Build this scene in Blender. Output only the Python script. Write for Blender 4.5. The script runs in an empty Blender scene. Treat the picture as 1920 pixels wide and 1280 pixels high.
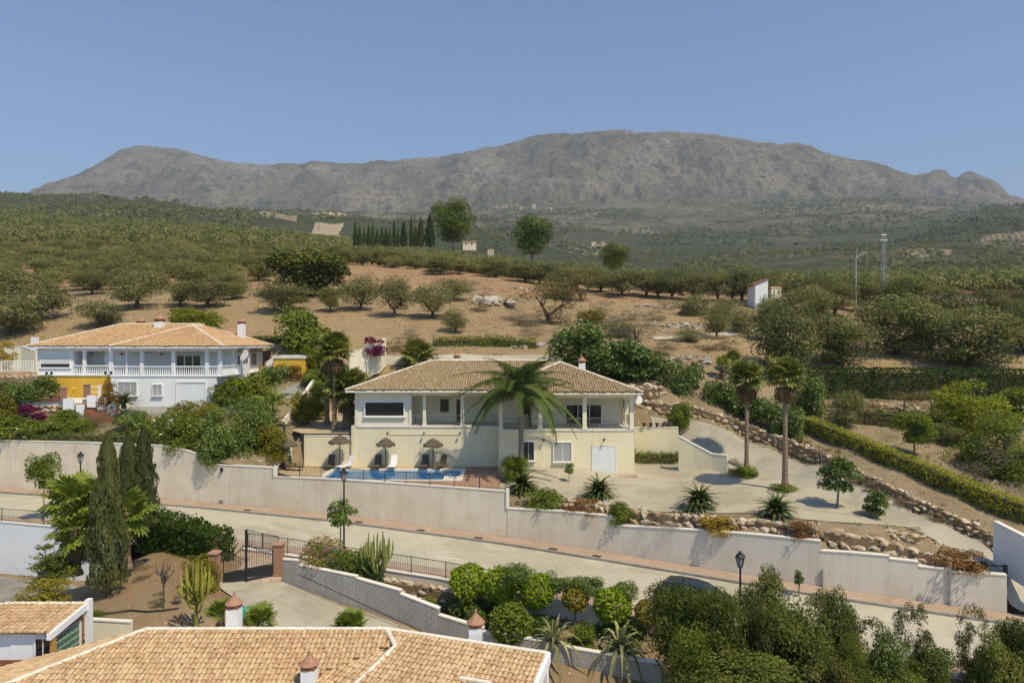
import bpy, bmesh, math, random
import numpy as np
from mathutils import Vector, Matrix

R = math.radians
sc = bpy.context.scene
C = sc.collection
random.seed(7)
RNG = np.random.default_rng(7)

# ---------------------------------------------------------------- camera, sky, sun, exposure
F, CX, HY, CZ = 1297.0, 960.0, 640.0, 11.0          # the drone hovers 11 m above the pool deck (z = 0)
cam = bpy.data.objects.new('camera', bpy.data.cameras.new('camera'))
C.objects.link(cam)
cam.location = (0, 0, CZ)
cam.rotation_euler = (R(90), 0, 0)
cam.data.sensor_width = 36
cam.data.lens = 36 * F / 1920
cam.data.clip_start = 0.5
cam.data.clip_end = 40000
sc.camera = cam

SUN_TO = Vector((0.45, -0.46, 1.0)).normalized()     # towards the sun: from the right, a little behind the viewer
SUN_EL = math.asin(SUN_TO.z)
SUN_AZ = math.atan2(SUN_TO.x, SUN_TO.y)
w = bpy.data.worlds.new('World'); sc.world = w; w.use_nodes = True
nt = w.node_tree
for n in list(nt.nodes): nt.nodes.remove(n)
wo = nt.nodes.new('ShaderNodeOutputWorld'); bg = nt.nodes.new('ShaderNodeBackground')
sky = nt.nodes.new('ShaderNodeTexSky'); sky.sky_type = 'NISHITA'; sky.sun_disc = False
sky.sun_elevation = SUN_EL; sky.sun_rotation = SUN_AZ
sky.altitude = 200; sky.air_density = 1.1; sky.dust_density = 0.6; sky.ozone_density = 6.8
nt.links.new(sky.outputs[0], bg.inputs[0]); nt.links.new(bg.outputs[0], wo.inputs[0])
bg.inputs[1].default_value = 0.145
sun = bpy.data.objects.new('sun', bpy.data.lights.new('sun', 'SUN'))
C.objects.link(sun)
sun.data.energy = 4.35; sun.data.angle = R(0.6); sun.data.color = (1.0, 0.87, 0.635)
sun.rotation_euler = SUN_TO.to_track_quat('Z', 'Y').to_euler()
sun.location = (30, -20, 60)
sc.view_settings.view_transform = 'Standard'
sc.view_settings.look = 'None'
sc.view_settings.exposure = 0.0
sc.view_settings.gamma = 1.0
sc.view_settings.use_curve_mapping = False
sc.render.engine = 'CYCLES'
sc.cycles.max_bounces = 6; sc.cycles.diffuse_bounces = 3; sc.cycles.glossy_bounces = 2
sc.cycles.transmission_bounces = 3; sc.cycles.transparent_max_bounces = 6; sc.cycles.volume_bounces = 0
sc.cycles.use_denoising = True
sc.cycles.use_adaptive_sampling = True
sc.cycles.adaptive_threshold = 0.02
sc.cycles.caustics_reflective = False; sc.cycles.caustics_refractive = False

def PX(px, d): return (px - CX) / F * d
def PZ(py, d): return CZ - (py - HY) / F * d
def P(px, py, d): return Vector((PX(px, d), d, PZ(py, d)))

# ---------------------------------------------------------------- noise
def _h(ix, iy, s):
    n = (ix.astype(np.int64) * 374761393 + iy.astype(np.int64) * 668265263 + s * 1442695041) & 0x7fffffff
    n = ((n ^ (n >> 13)) * 1274126177) & 0x7fffffff
    return ((n ^ (n >> 16)) & 0xffff) / 65535.0
def vnoise(x, y, s=0):
    ix = np.floor(x); iy = np.floor(y); fx = x - ix; fy = y - iy
    fx = fx * fx * (3 - 2 * fx); fy = fy * fy * (3 - 2 * fy)
    a = _h(ix, iy, s); b = _h(ix + 1, iy, s); c = _h(ix, iy + 1, s); d = _h(ix + 1, iy + 1, s)
    return (a * (1 - fx) + b * fx) * (1 - fy) + (c * (1 - fx) + d * fx) * fy
def fbm(x, y, o=4, s=0, ridged=False):
    t = np.zeros_like(x); a = 0.5
    for i in range(o):
        v = vnoise(x * 2 ** i, y * 2 ** i, s + i * 17)
        t = t + a * ((1 - np.abs(2 * v - 1)) if ridged else v); a *= 0.5
    return t

# ---------------------------------------------------------------- object helpers
ORG = {}
def link(o): C.objects.link(o); return o
def tag(o, label=None, cat=None, group=None, kind=None):
    if label: o['label'] = label
    if cat: o['category'] = cat
    if group: o['group'] = group
    if kind: o['kind'] = kind
    return o
def thing(name, label, cat, loc=(0, 0, 0), rz=0, group=None):
    o = bpy.data.objects.new(name, None); link(o)
    o.empty_display_size = 0.2
    o.location = loc; o.rotation_euler = (0, 0, rz)
    ORG[o.name] = Vector(loc)
    return tag(o, label, cat, group)
def put(name, me, parent=None, loc=(0, 0, 0), rot=(0, 0, 0), scale=(1, 1, 1)):
    o = bpy.data.objects.new(name, me); link(o)
    o.parent = parent; o.location = loc; o.rotation_euler = rot; o.scale = scale
    return o
def copy_tree(o, parent=None):
    c = o.copy(); link(c); c.parent = parent
    for ch in o.children: copy_tree(ch, c)
    return c

class MB:
    def __init__(s): s.v = []; s.f = []; s.m = []
    def add(s, vs, fs, m=0):
        b = len(s.v); s.v += [tuple(v) for v in vs]
        s.f += [tuple(i + b for i in f) for f in fs]; s.m += [m] * len(fs); return s
    def box(s, x0, x1, y0, y1, z0, z1, m=0):
        vs = [(x0, y0, z0), (x1, y0, z0), (x1, y1, z0), (x0, y1, z0), (x0, y0, z1), (x1, y0, z1), (x1, y1, z1), (x0, y1, z1)]
        return s.add(vs, [(0, 3, 2, 1), (4, 5, 6, 7), (0, 1, 5, 4), (1, 2, 6, 5), (2, 3, 7, 6), (3, 0, 4, 7)], m)
    def obox(s, c, hx, hy, hz, rot, m=0):          # oriented box, rot is a Matrix
        vs = [Vector(c) + rot @ Vector((a * hx, b * hy, e * hz)) for e in (-1, 1) for (a, b) in ((-1, -1), (1, -1), (1, 1), (-1, 1))]
        return s.add(vs, [(0, 3, 2, 1), (4, 5, 6, 7), (0, 1, 5, 4), (1, 2, 6, 5), (2, 3, 7, 6), (3, 0, 4, 7)], m)
    def seg(s, a, b, t0, t1, z0a, z1a, z0b, z1b, m=0):   # a wall piece from plan point a to b, thickness from offset t0 to t1 (left normal)
        a = Vector(a[:2]); b = Vector(b[:2]); d = (b - a).normalized(); n = Vector((-d.y, d.x))
        vs = []
        for p, z0, z1 in ((a, z0a, z1a), (b, z0b, z1b)):
            for t in (t0, t1):
                q = p + n * t; vs += [(q.x, q.y, z0), (q.x, q.y, z1)]
        return s.add(vs, [(0, 1, 3, 2), (4, 6, 7, 5), (0, 4, 5, 1), (2, 3, 7, 6), (1, 5, 7, 3), (0, 2, 6, 4)], m)
    def tube(s, pts, rad, n=6, m=0, cap=True):
        pts = [Vector(p) for p in pts]
        if not hasattr(rad, '__len__'): rad = [rad] * len(pts)
        b = len(s.v); up0 = None
        for i, p in enumerate(pts):
            d = (pts[min(i + 1, len(pts) - 1)] - pts[max(i - 1, 0)])
            d = d.normalized() if d.length > 1e-9 else Vector((0, 0, 1))
            u = d.cross(Vector((0.13, 0.97, 0.2)))
            if u.length < 1e-3: u = d.cross(Vector((1, 0, 0)))
            u.normalize(); q = d.cross(u)
            for k in range(n):
                a = 2 * math.pi * k / n
                s.v.append(tuple(p + (u * math.cos(a) + q * math.sin(a)) * rad[i]))
        for i in range(len(pts) - 1):
            for k in range(n):
                s.f.append((b + i * n + k, b + i * n + (k + 1) % n, b + (i + 1) * n + (k + 1) % n, b + (i + 1) * n + k)); s.m.append(m)
        if cap:
            s.f.append(tuple(b + k for k in range(n))[::-1]); s.m.append(m)
            s.f.append(tuple(b + (len(pts) - 1) * n + k for k in range(n))); s.m.append(m)
        return s
    def lathe(s, prof, n=12, c=(0, 0, 0), m=0):
        b = len(s.v)
        for (r, z) in prof:
            for k in range(n):
                a = 2 * math.pi * k / n
                s.v.append((c[0] + r * math.cos(a), c[1] + r * math.sin(a), c[2] + z))
        for i in range(len(prof) - 1):
            for k in range(n):
                s.f.append((b + i * n + k, b + i * n + (k + 1) % n, b + (i + 1) * n + (k + 1) % n, b + (i + 1) * n + k)); s.m.append(m)
        s.f.append(tuple(b + k for k in range(n))[::-1]); s.m.append(m)
        s.f.append(tuple(b + (len(prof) - 1) * n + k for k in range(n))); s.m.append(m)
        return s
    def quad(s, *p, m=0): return s.add(p, [tuple(range(len(p)))], m)
    def mesh(s, name, mats, off=None, smooth=False):
        me = bpy.data.meshes.new(name)
        v = s.v if off is None else [(a - off[0], b - off[1], c - off[2]) for a, b, c in s.v]
        me.from_pydata(v, [], s.f)
        if not isinstance(mats, (list, tuple)): mats = [mats]
        for m in mats: me.materials.append(m)
        if len(mats) > 1: me.polygons.foreach_set('material_index', s.m)
        if smooth: me.polygons.foreach_set('use_smooth', [True] * len(me.polygons))
        me.update(); return me
    def part(s, name, mats, parent, kind=None, label=None, world=True, smooth=False):
        off = None
        if world and parent is not None: off = ORG.get(parent.name, Vector((0, 0, 0)))
        o = put(name, s.mesh(name, mats, off, smooth), parent)
        if parent is not None: ORG[o.name] = ORG.get(parent.name, Vector((0, 0, 0)))
        return tag(o, label, None, None, kind)
    def top(s, name, mats, loc, label=None, cat=None, group=None, kind=None, smooth=False):
        o = put(name, s.mesh(name, mats, Vector(loc), smooth), None, loc)
        ORG[o.name] = Vector(loc)
        return tag(o, label, cat, group, kind)

# ---------------------------------------------------------------- materials
def newmat(name):
    m = bpy.data.materials.new(name); m.use_nodes = True
    return m, m.node_tree, m.node_tree.nodes['Principled BSDF']
def nd(t, kind, **kw):
    n = t.nodes.new(kind)
    for k, v in kw.items(): setattr(n, k, v)
    return n
def ramp(t, fac, stops):
    r = t.nodes.new('ShaderNodeValToRGB'); t.links.new(fac, r.inputs[0])
    e = r.color_ramp.elements
    while len(e) > 1: e.remove(e[0])
    for i, (p, c) in enumerate(stops):
        x = e[0] if i == 0 else e.new(p)
        x.position = p; x.color = (*c, 1) if len(c) == 3 else c
    return r
def noise(t, scale, detail=4, rough=0.55, vec=None, dist=0):
    n = t.nodes.new('ShaderNodeTexNoise'); n.inputs['Scale'].default_value = scale
    n.inputs['Detail'].default_value = detail; n.inputs['Roughness'].default_value = rough; n.inputs['Distortion'].default_value = dist
    if vec is not None: t.links.new(vec, n.inputs['Vector'])
    return n
def mixc(t, fac, a, b, mode='MIX'):
    m = t.nodes.new('ShaderNodeMix'); m.data_type = 'RGBA'; m.blend_type = mode
    for sock, v in ((m.inputs[0], fac), (m.inputs[6], a), (m.inputs[7], b)):
        if isinstance(v, (int, float)): sock.default_value = v
        elif isinstance(v, tuple): sock.default_value = (*v, 1)
        else: t.links.new(v, sock)
    return m.outputs[2]
def geo(t): return t.nodes.new('ShaderNodeNewGeometry').outputs['Position']
def bump(t, h, b, dist=0.02, strength=0.5):
    n = t.nodes.new('ShaderNodeBump'); n.inputs['Distance'].default_value = dist; n.inputs['Strength'].default_value = strength
    t.links.new(h, n.inputs['Height']); t.links.new(n.outputs[0], b.inputs['Normal'])
def flat(name, col, rough=0.6, metal=0, var=0.12, scale=3.0, spec=0.3):
    m, t, b = newmat(name)
    g = geo(t); n = noise(t, scale, 5, 0.6, g)
    c0 = tuple(x * (1 - var) for x in col); c1 = tuple(min(1, x * (1 + var)) for x in col)
    r = ramp(t, n.outputs[0], [(0.3, c0), (0.7, c1)])
    t.links.new(r.outputs[0], b.inputs['Base Color'])
    b.inputs['Roughness'].default_value = rough; b.inputs['Metallic'].default_value = metal
    b.inputs['Specular IOR Level'].default_value = spec
    return m
def plaster(name, col, stain=(0.3, 0.27, 0.22), amount=0.35, streak=True, fine=True):
    """painted render: large soft patches, vertical run-off streaks, fine grain"""
    m, t, b = newmat(name)
    g = geo(t)
    n1 = noise(t, 0.5, 5, 0.65, g)
    mp = nd(t, 'ShaderNodeMapping'); mp.inputs['Scale'].default_value = (1.4, 1.4, 0.12); t.links.new(g, mp.inputs[0])
    n2 = noise(t, 1.6, 5, 0.7, mp.outputs[0])
    n3 = noise(t, 14, 3, 0.6, g)
    a = ramp(t, n1.outputs[0], [(0.42, (0, 0, 0)), (0.72, (1, 1, 1))])
    s = ramp(t, n2.outputs[0], [(0.5, (0, 0, 0)), (0.72, (1, 1, 1))])
    f1 = nd(t, 'ShaderNodeMath', operation='MULTIPLY'); t.links.new(a.outputs[0], f1.inputs[0]); f1.inputs[1].default_value = amount
    c = mixc(t, f1.outputs[0], col, stain)
    if streak:
        f2 = nd(t, 'ShaderNodeMath', operation='MULTIPLY'); t.links.new(s.outputs[0], f2.inputs[0]); f2.inputs[1].default_value = amount * 0.6
        c = mixc(t, f2.outputs[0], c, tuple(x * 0.75 for x in stain))
    g3 = ramp(t, n3.outputs[0], [(0.3, (0.93, 0.93, 0.93)), (0.7, (1, 1, 1))])
    c = mixc(t, 1.0, c, g3.outputs[0], 'MULTIPLY')
    t.links.new(c, b.inputs['Base Color'])
    b.inputs['Roughness'].default_value = 0.85; b.inputs['Specular IOR Level'].default_value = 0.2
    bump(t, n3.outputs[0], b, 0.01, 0.4)
    return m
def leafm(name, c0, c1, c2, trans=0.25, rough=0.7, spec=0.12):
    """leaf: a hue that differs from leaf to leaf, from bough to bough and from plant to plant"""
    m, t, b = newmat(name)
    at = nd(t, 'ShaderNodeAttribute', attribute_name='tint')
    oi = nd(t, 'ShaderNodeObjectInfo')
    tc = nd(t, 'ShaderNodeTexCoord'); n = noise(t, 2.5, 2, 0.5, tc.outputs['Object'])
    a1 = nd(t, 'ShaderNodeMath', operation='MULTIPLY_ADD'); t.links.new(at.outputs['Fac'], a1.inputs[0]); a1.inputs[1].default_value = 0.5
    a2 = nd(t, 'ShaderNodeMath', operation='MULTIPLY'); t.links.new(oi.outputs['Random'], a2.inputs[0]); a2.inputs[1].default_value = 0.3
    t.links.new(a2.outputs[0], a1.inputs[2])
    a3 = nd(t, 'ShaderNodeMath', operation='MULTIPLY_ADD'); t.links.new(n.outputs[0], a3.inputs[0]); a3.inputs[1].default_value = 0.4
    t.links.new(a1.outputs[0], a3.inputs[2])
    r = ramp(t, a3.outputs[0], [(0.25, c0), (0.6, c1), (0.95, c2)])
    t.links.new(r.outputs[0], b.inputs['Base Color'])
    b.inputs['Roughness'].default_value = rough; b.inputs['Specular IOR Level'].default_value = spec
    tr = nd(t, 'ShaderNodeBsdfTranslucent'); t.links.new(r.outputs[0], tr.inputs[0])
    mx = nd(t, 'ShaderNodeMixShader'); mx.inputs[0].default_value = trans
    t.links.new(b.outputs[0], mx.inputs[1]); t.links.new(tr.outputs[0], mx.inputs[2])
    t.links.new(mx.outputs[0], t.nodes['Material Output'].inputs[0])
    return m

M = {}
M['cream'] = plaster('cream_render', (0.80, 0.72, 0.50), (0.62, 0.54, 0.36), 0.4)
M['cream_pale'] = plaster('pale_cream_render', (0.80, 0.75, 0.57), (0.6, 0.55, 0.42), 0.3)
M['white'] = plaster('white_render', (0.82, 0.83, 0.83), (0.6, 0.6, 0.58), 0.25)
M['yellow'] = plaster('yellow_render', (0.72, 0.45, 0.06), (0.55, 0.34, 0.05), 0.4)
M['cap'] = plaster('white_coping', (0.76, 0.72, 0.63), (0.55, 0.5, 0.42), 0.4)
M['white_paint'] = flat('white_paint', (0.8, 0.8, 0.79), 0.45, var=0.04)
M['roll'] = flat('white_rolling_door', (0.74, 0.76, 0.78), 0.45, var=0.03)
M['iron'] = flat('black_iron', (0.03, 0.03, 0.032), 0.5, 0.3)
M['galv'] = flat('galvanised_steel', (0.45, 0.46, 0.46), 0.45, 0.5)
M['trunk'] = flat('bark', (0.10, 0.075, 0.05), 0.9, var=0.4, scale=6)
M['palmtrunk'] = flat('palm_bark', (0.23, 0.17, 0.11), 0.9, var=0.35, scale=9)
M['greytrunk'] = flat('grey_bark', (0.22, 0.19, 0.15), 0.9, var=0.3, scale=6)
M['wood'] = flat('stained_wood', (0.12, 0.06, 0.03), 0.6, var=0.3, scale=8)
M['brick'] = flat('brown_brick', (0.26, 0.11, 0.06), 0.85, var=0.3, scale=12)
M['terracotta'] = flat('terracotta', (0.36, 0.195, 0.125), 0.8, var=0.2, scale=10)
M['dish'] = flat('dish_white', (0.7, 0.7, 0.68), 0.4, var=0.05)
def glassm(name, col, rough=0.05):
    m, t, b = newmat(name)
    b.inputs['Base Color'].default_value = (*col, 1); b.inputs['Roughness'].default_value = rough
    b.inputs['Specular IOR Level'].default_value = 0.6
    return m
M['glass'] = glassm('dark_window_glass', (0.012, 0.014, 0.016))
M['glass_grey'] = glassm('grey_window_glass', (0.06, 0.065, 0.07), 0.15)
M['blind'] = glassm('pale_window_blind', (0.30, 0.31, 0.31), 0.4)
M['thin_rail'] = flat('grey_painted_rail', (0.20, 0.19, 0.17), 0.5)

def tilem(name, c0, c1, c2):
    m, t, b = newmat(name)
    at = nd(t, 'ShaderNodeAttribute', attribute_name='tint'); oi = nd(t, 'ShaderNodeObjectInfo')
    g = geo(t); n = noise(t, 9, 4, 0.65, g); n2 = noise(t, 0.6, 3, 0.6, g)
    a1 = nd(t, 'ShaderNodeMath', operation='MULTIPLY_ADD'); t.links.new(at.outputs['Fac'], a1.inputs[0]); a1.inputs[1].default_value = 0.42
    a2 = nd(t, 'ShaderNodeMath', operation='MULTIPLY'); t.links.new(n2.outputs[0], a2.inputs[0]); a2.inputs[1].default_value = 0.45
    t.links.new(a2.outputs[0], a1.inputs[2])
    r = ramp(t, a1.outputs[0], [(0.2, c0), (0.5, c1), (0.85, c2)])
    g3 = ramp(t, n.outputs[0], [(0.3, (0.78, 0.76, 0.74)), (0.6, (1, 1, 1))])
    c = mixc(t, 1.0, r.outputs[0], g3.outputs[0], 'MULTIPLY')
    t.links.new(c, b.inputs['Base Color']); b.inputs['Roughness'].default_value = 0.85; b.inputs['Specular IOR Level'].default_value = 0.2
    return m
M['tile_villa'] = tilem('weathered_roof_tile', (0.31, 0.225, 0.125), (0.40, 0.30, 0.175), (0.48, 0.375, 0.23))
M['tile_white'] = tilem('honey_roof_tile', (0.46, 0.29, 0.15), (0.57, 0.385, 0.21), (0.66, 0.47, 0.27))
M['tile_near'] = tilem('straw_roof_tile', (0.46, 0.30, 0.16), (0.59, 0.42, 0.24), (0.69, 0.52, 0.32))
M['mortar'] = flat('ridge_mortar', (0.68, 0.63, 0.53), 0.9, var=0.2, scale=5)

def ground_mat(name, dry, soil, pale, green=None, scale=1.0, stones=True):
    m, t, b = newmat(name)
    g = geo(t)
    n1 = noise(t, 0.035 * scale, 5, 0.6, g, 0.4); n2 = noise(t, 0.5 * scale, 6, 0.7, g); n3 = noise(t, 6 * scale, 4, 0.7, g)
    r1 = ramp(t, n1.outputs[0], [(0.35, soil), (0.65, dry)])
    f = ramp(t, n2.outputs[0], [(0.35, (0, 0, 0)), (0.7, (1, 1, 1))])
    fm = nd(t, 'ShaderNodeMath', operation='MULTIPLY'); t.links.new(f.outputs[0], fm.inputs[0]); fm.inputs[1].default_value = 0.55
    c = mixc(t, fm.outputs[0], r1.outputs[0], pale)
    if green:
        n4 = noise(t, 0.12 * scale, 5, 0.7, g)
        f4 = ramp(t, n4.outputs[0], [(0.52, (0, 0, 0)), (0.66, (1, 1, 1))])
        c = mixc(t, f4.outputs[0], c, green)
    g3 = ramp(t, n3.outputs[0], [(0.25, (0.62, 0.6, 0.58)), (0.6, (1, 1, 1)), (0.8, (1.12, 1.1, 1.08))])
    c = mixc(t, 1.0, c, g3.outputs[0], 'MULTIPLY')
    if stones:
        v = nd(t, 'ShaderNodeTexVoronoi'); v.inputs['Scale'].default_value = 0.9 * scale; t.links.new(g, v.inputs['Vector'])
        fs = ramp(t, v.outputs['Distance'], [(0.07, (1, 1, 1)), (0.12, (0, 0, 0))])
        c = mixc(t, fs.outputs[0], c, (0.5, 0.45, 0.38))
    t.links.new(c, b.inputs['Base Color']); b.inputs['Roughness'].default_value = 0.95; b.inputs['Specular IOR Level'].default_value = 0.1
    bump(t, n3.outputs[0], b, 0.05, 0.6)
    return m
M['soil'] = ground_mat('dry_orchard_soil', (0.32, 0.235, 0.125), (0.26, 0.18, 0.095), (0.39, 0.30, 0.175))
M['garden'] = ground_mat('garden_earth', (0.28, 0.20, 0.11), (0.20, 0.13, 0.07), (0.36, 0.28, 0.17), None, 2.0)
M['hill'] = None
def concrete(name, col, stain, scale=0.35, joints=None):
    m, t, b = newmat(name)
    g = geo(t)
    n1 = noise(t, scale, 6, 0.65, g, 0.3); n2 = noise(t, 18, 3, 0.6, g)
    r = ramp(t, n1.outputs[0], [(0.3, stain), (0.6, col)])
    g3 = ramp(t, n2.outputs[0], [(0.3, (0.88, 0.88, 0.88)), (0.7, (1, 1, 1))])
    c = mixc(t, 1.0, r.outputs[0], g3.outputs[0], 'MULTIPLY')
    if not joints:
        w_ = noise(t, 0.8, 3, 0.6, g); wm = mixc(t, 0.25, g, w_.outputs['Color'])
        v = nd(t, 'ShaderNodeTexVoronoi', feature='DISTANCE_TO_EDGE'); v.inputs['Scale'].default_value = 0.28; t.links.new(wm, v.inputs['Vector'])
        cr = ramp(t, v.outputs['Distance'], [(0.002, (0.86, 0.85, 0.83)), (0.007, (1, 1, 1))])
        c = mixc(t, 1.0, c, cr.outputs[0], 'MULTIPLY')
        n4 = noise(t, 0.12, 5, 0.75, g, 1.0); p4 = ramp(t, n4.outputs[0], [(0.44, (0.86, 0.85, 0.83)), (0.5, (1, 1, 1))])
        c = mixc(t, 1.0, c, p4.outputs[0], 'MULTIPLY')
    if joints:
        br = nd(t, 'ShaderNodeTexBrick'); br.inputs['Scale'].default_value = 1.0
        br.inputs['Brick Width'].default_value = joints[0]; br.inputs['Row Height'].default_value = joints[1]; br.inputs['Mortar Size'].default_value = joints[2]
        br.inputs['Color1'].default_value = (1, 1, 1, 1); br.inputs['Color2'].default_value = (0.86, 0.84, 0.82, 1); br.inputs['Mortar'].default_value = (0.6, 0.58, 0.55, 1)
        br.offset = joints[3]
        t.links.new(g, br.inputs['Vector'])
        c = mixc(t, 1.0, c, br.outputs[0], 'MULTIPLY')
    t.links.new(c, b.inputs['Base Color']); b.inputs['Roughness'].default_value = 0.9; b.inputs['Specular IOR Level'].default_value = 0.15
    return m
M['road'] = concrete('concrete_road', (0.50, 0.46, 0.35), (0.43, 0.40, 0.31), 0.3)
M['court'] = concrete('printed_concrete', (0.46, 0.41, 0.30), (0.37, 0.335, 0.25), 0.4)
M['court_grey'] = concrete('grey_printed_concrete', (0.42, 0.385, 0.30), (0.345, 0.315, 0.25), 0.4)
M['yard'] = concrete('grey_yard_concrete', (0.30, 0.29, 0.26), (0.24, 0.225, 0.20), 0.5)
M['pavers'] = concrete('red_paving', (0.48, 0.365, 0.27), (0.41, 0.305, 0.225), 0.6, (0.4, 0.2, 0.012, 0.5))
M['decktile'] = concrete('terracotta_deck_tile', (0.46, 0.29, 0.20), (0.40, 0.25, 0.17), 0.8, (0.4, 0.4, 0.015, 0.0))
M['sanddeck'] = concrete('sand_deck', (0.55, 0.44, 0.28), (0.47, 0.37, 0.24), 0.8, (0.5, 0.5, 0.015, 0.0))
M['kerb'] = concrete('kerb_stone', (0.33, 0.31, 0.28), (0.25, 0.23, 0.2), 2.0)
M['marking'] = flat('road_paint', (0.66, 0.64, 0.56), 0.8, var=0.15, scale=4)
M['retain'] = plaster('stained_retaining_render', (0.76, 0.68, 0.535), (0.54, 0.43, 0.29), 0.55)
M['retain_grey'] = plaster('pale_retaining_render', (0.72, 0.665, 0.56), (0.54, 0.455, 0.345), 0.5)
M['blockwall'] = plaster('grey_block', (0.42, 0.41, 0.38), (0.28, 0.26, 0.22), 0.6)
M['joint'] = flat('block_joint', (0.27, 0.26, 0.24), 0.95)

def stonem(name, c0, c1, c2):
    m, t, b = newmat(name)
    tc = nd(t, 'ShaderNodeTexCoord'); oi = nd(t, 'ShaderNodeObjectInfo'); g = geo(t)
    n = noise(t, 3.0, 5, 0.7, g)
    a1 = nd(t, 'ShaderNodeMath', operation='MULTIPLY_ADD'); t.links.new(oi.outputs['Random'], a1.inputs[0]); a1.inputs[1].default_value = 0.55
    a2 = nd(t, 'ShaderNodeMath', operation='MULTIPLY'); t.links.new(n.outputs[0], a2.inputs[0]); a2.inputs[1].default_value = 0.5
    t.links.new(a2.outputs[0], a1.inputs[2])
    r = ramp(t, a1.outputs[0], [(0.2, c0), (0.5, c1), (0.85, c2)])
    t.links.new(r.outputs[0], b.inputs['Base Color']); b.inputs['Roughness'].default_value = 0.9; b.inputs['Specular IOR Level'].default_value = 0.15
    bump(t, n.outputs[0], b, 0.08, 0.7)
    return m
M['stone'] = stonem('tan_rock', (0.34, 0.235, 0.145), (0.47, 0.365, 0.245), (0.60, 0.50, 0.36))
M['stone_grey'] = stonem('grey_rock', (0.24, 0.20, 0.16), (0.36, 0.31, 0.25), (0.48, 0.43, 0.36))
# ================================================================ TERRAIN
def interp_line(pts, px):                      # piecewise linear, px array or float
    xs = [p[0] for p in pts]
    return [np.interp(px, xs, [p[k] for p in pts]) for k in range(1, len(pts[0]))]
# foot of the long retaining wall: (px, py, depth)
WALL = [(-700, 880, 75), (-200, 904, 66.5), (0, 915, 63), (300, 937, 58.8), (400, 945, 57.2), (640, 968, 53), (960, 1010, 48.8),
        (1150, 1040, 45.8), (1540, 1103, 40), (1880, 1152, 36.8), (2200, 1192, 34.4), (2900, 1262, 31.5)]
WX = np.array([PX(p[0], p[2]) for p in WALL]); WY = np.array([p[2] for p in WALL]); WZ = np.array([PZ(p[1], p[2]) for p in WALL])
# smoothed plan line of the wall by X
_xs = np.linspace(WX[0], WX[-1], 400); _ys = np.interp(_xs, WX, WY); _zs = np.interp(_xs, WX, WZ)
for _ in range(14):
    _ys[1:-1] = (_ys[:-2] + 2 * _ys[1:-1] + _ys[2:]) / 4; _zs[1:-1] = (_zs[:-2] + 2 * _zs[1:-1] + _zs[2:]) / 4
def wall_y(x): return np.interp(x, _xs, _ys)
def wall_z(x): return np.interp(x, _xs, _zs)   # pavement level at the wall foot
def wall_frame(x):
    y = float(wall_y(x)); d = Vector((1.0, float(wall_y(x + .25) - wall_y(x - .25)) / .5, 0)).normalized()
    return Vector((x, y, float(wall_z(x)))), d, Vector((d.y, -d.x, 0))     # point, along, towards the viewer
_pxs = 960 + F * _xs / _ys
def wall_d(px): return np.interp(px, _pxs, _ys)

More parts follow.
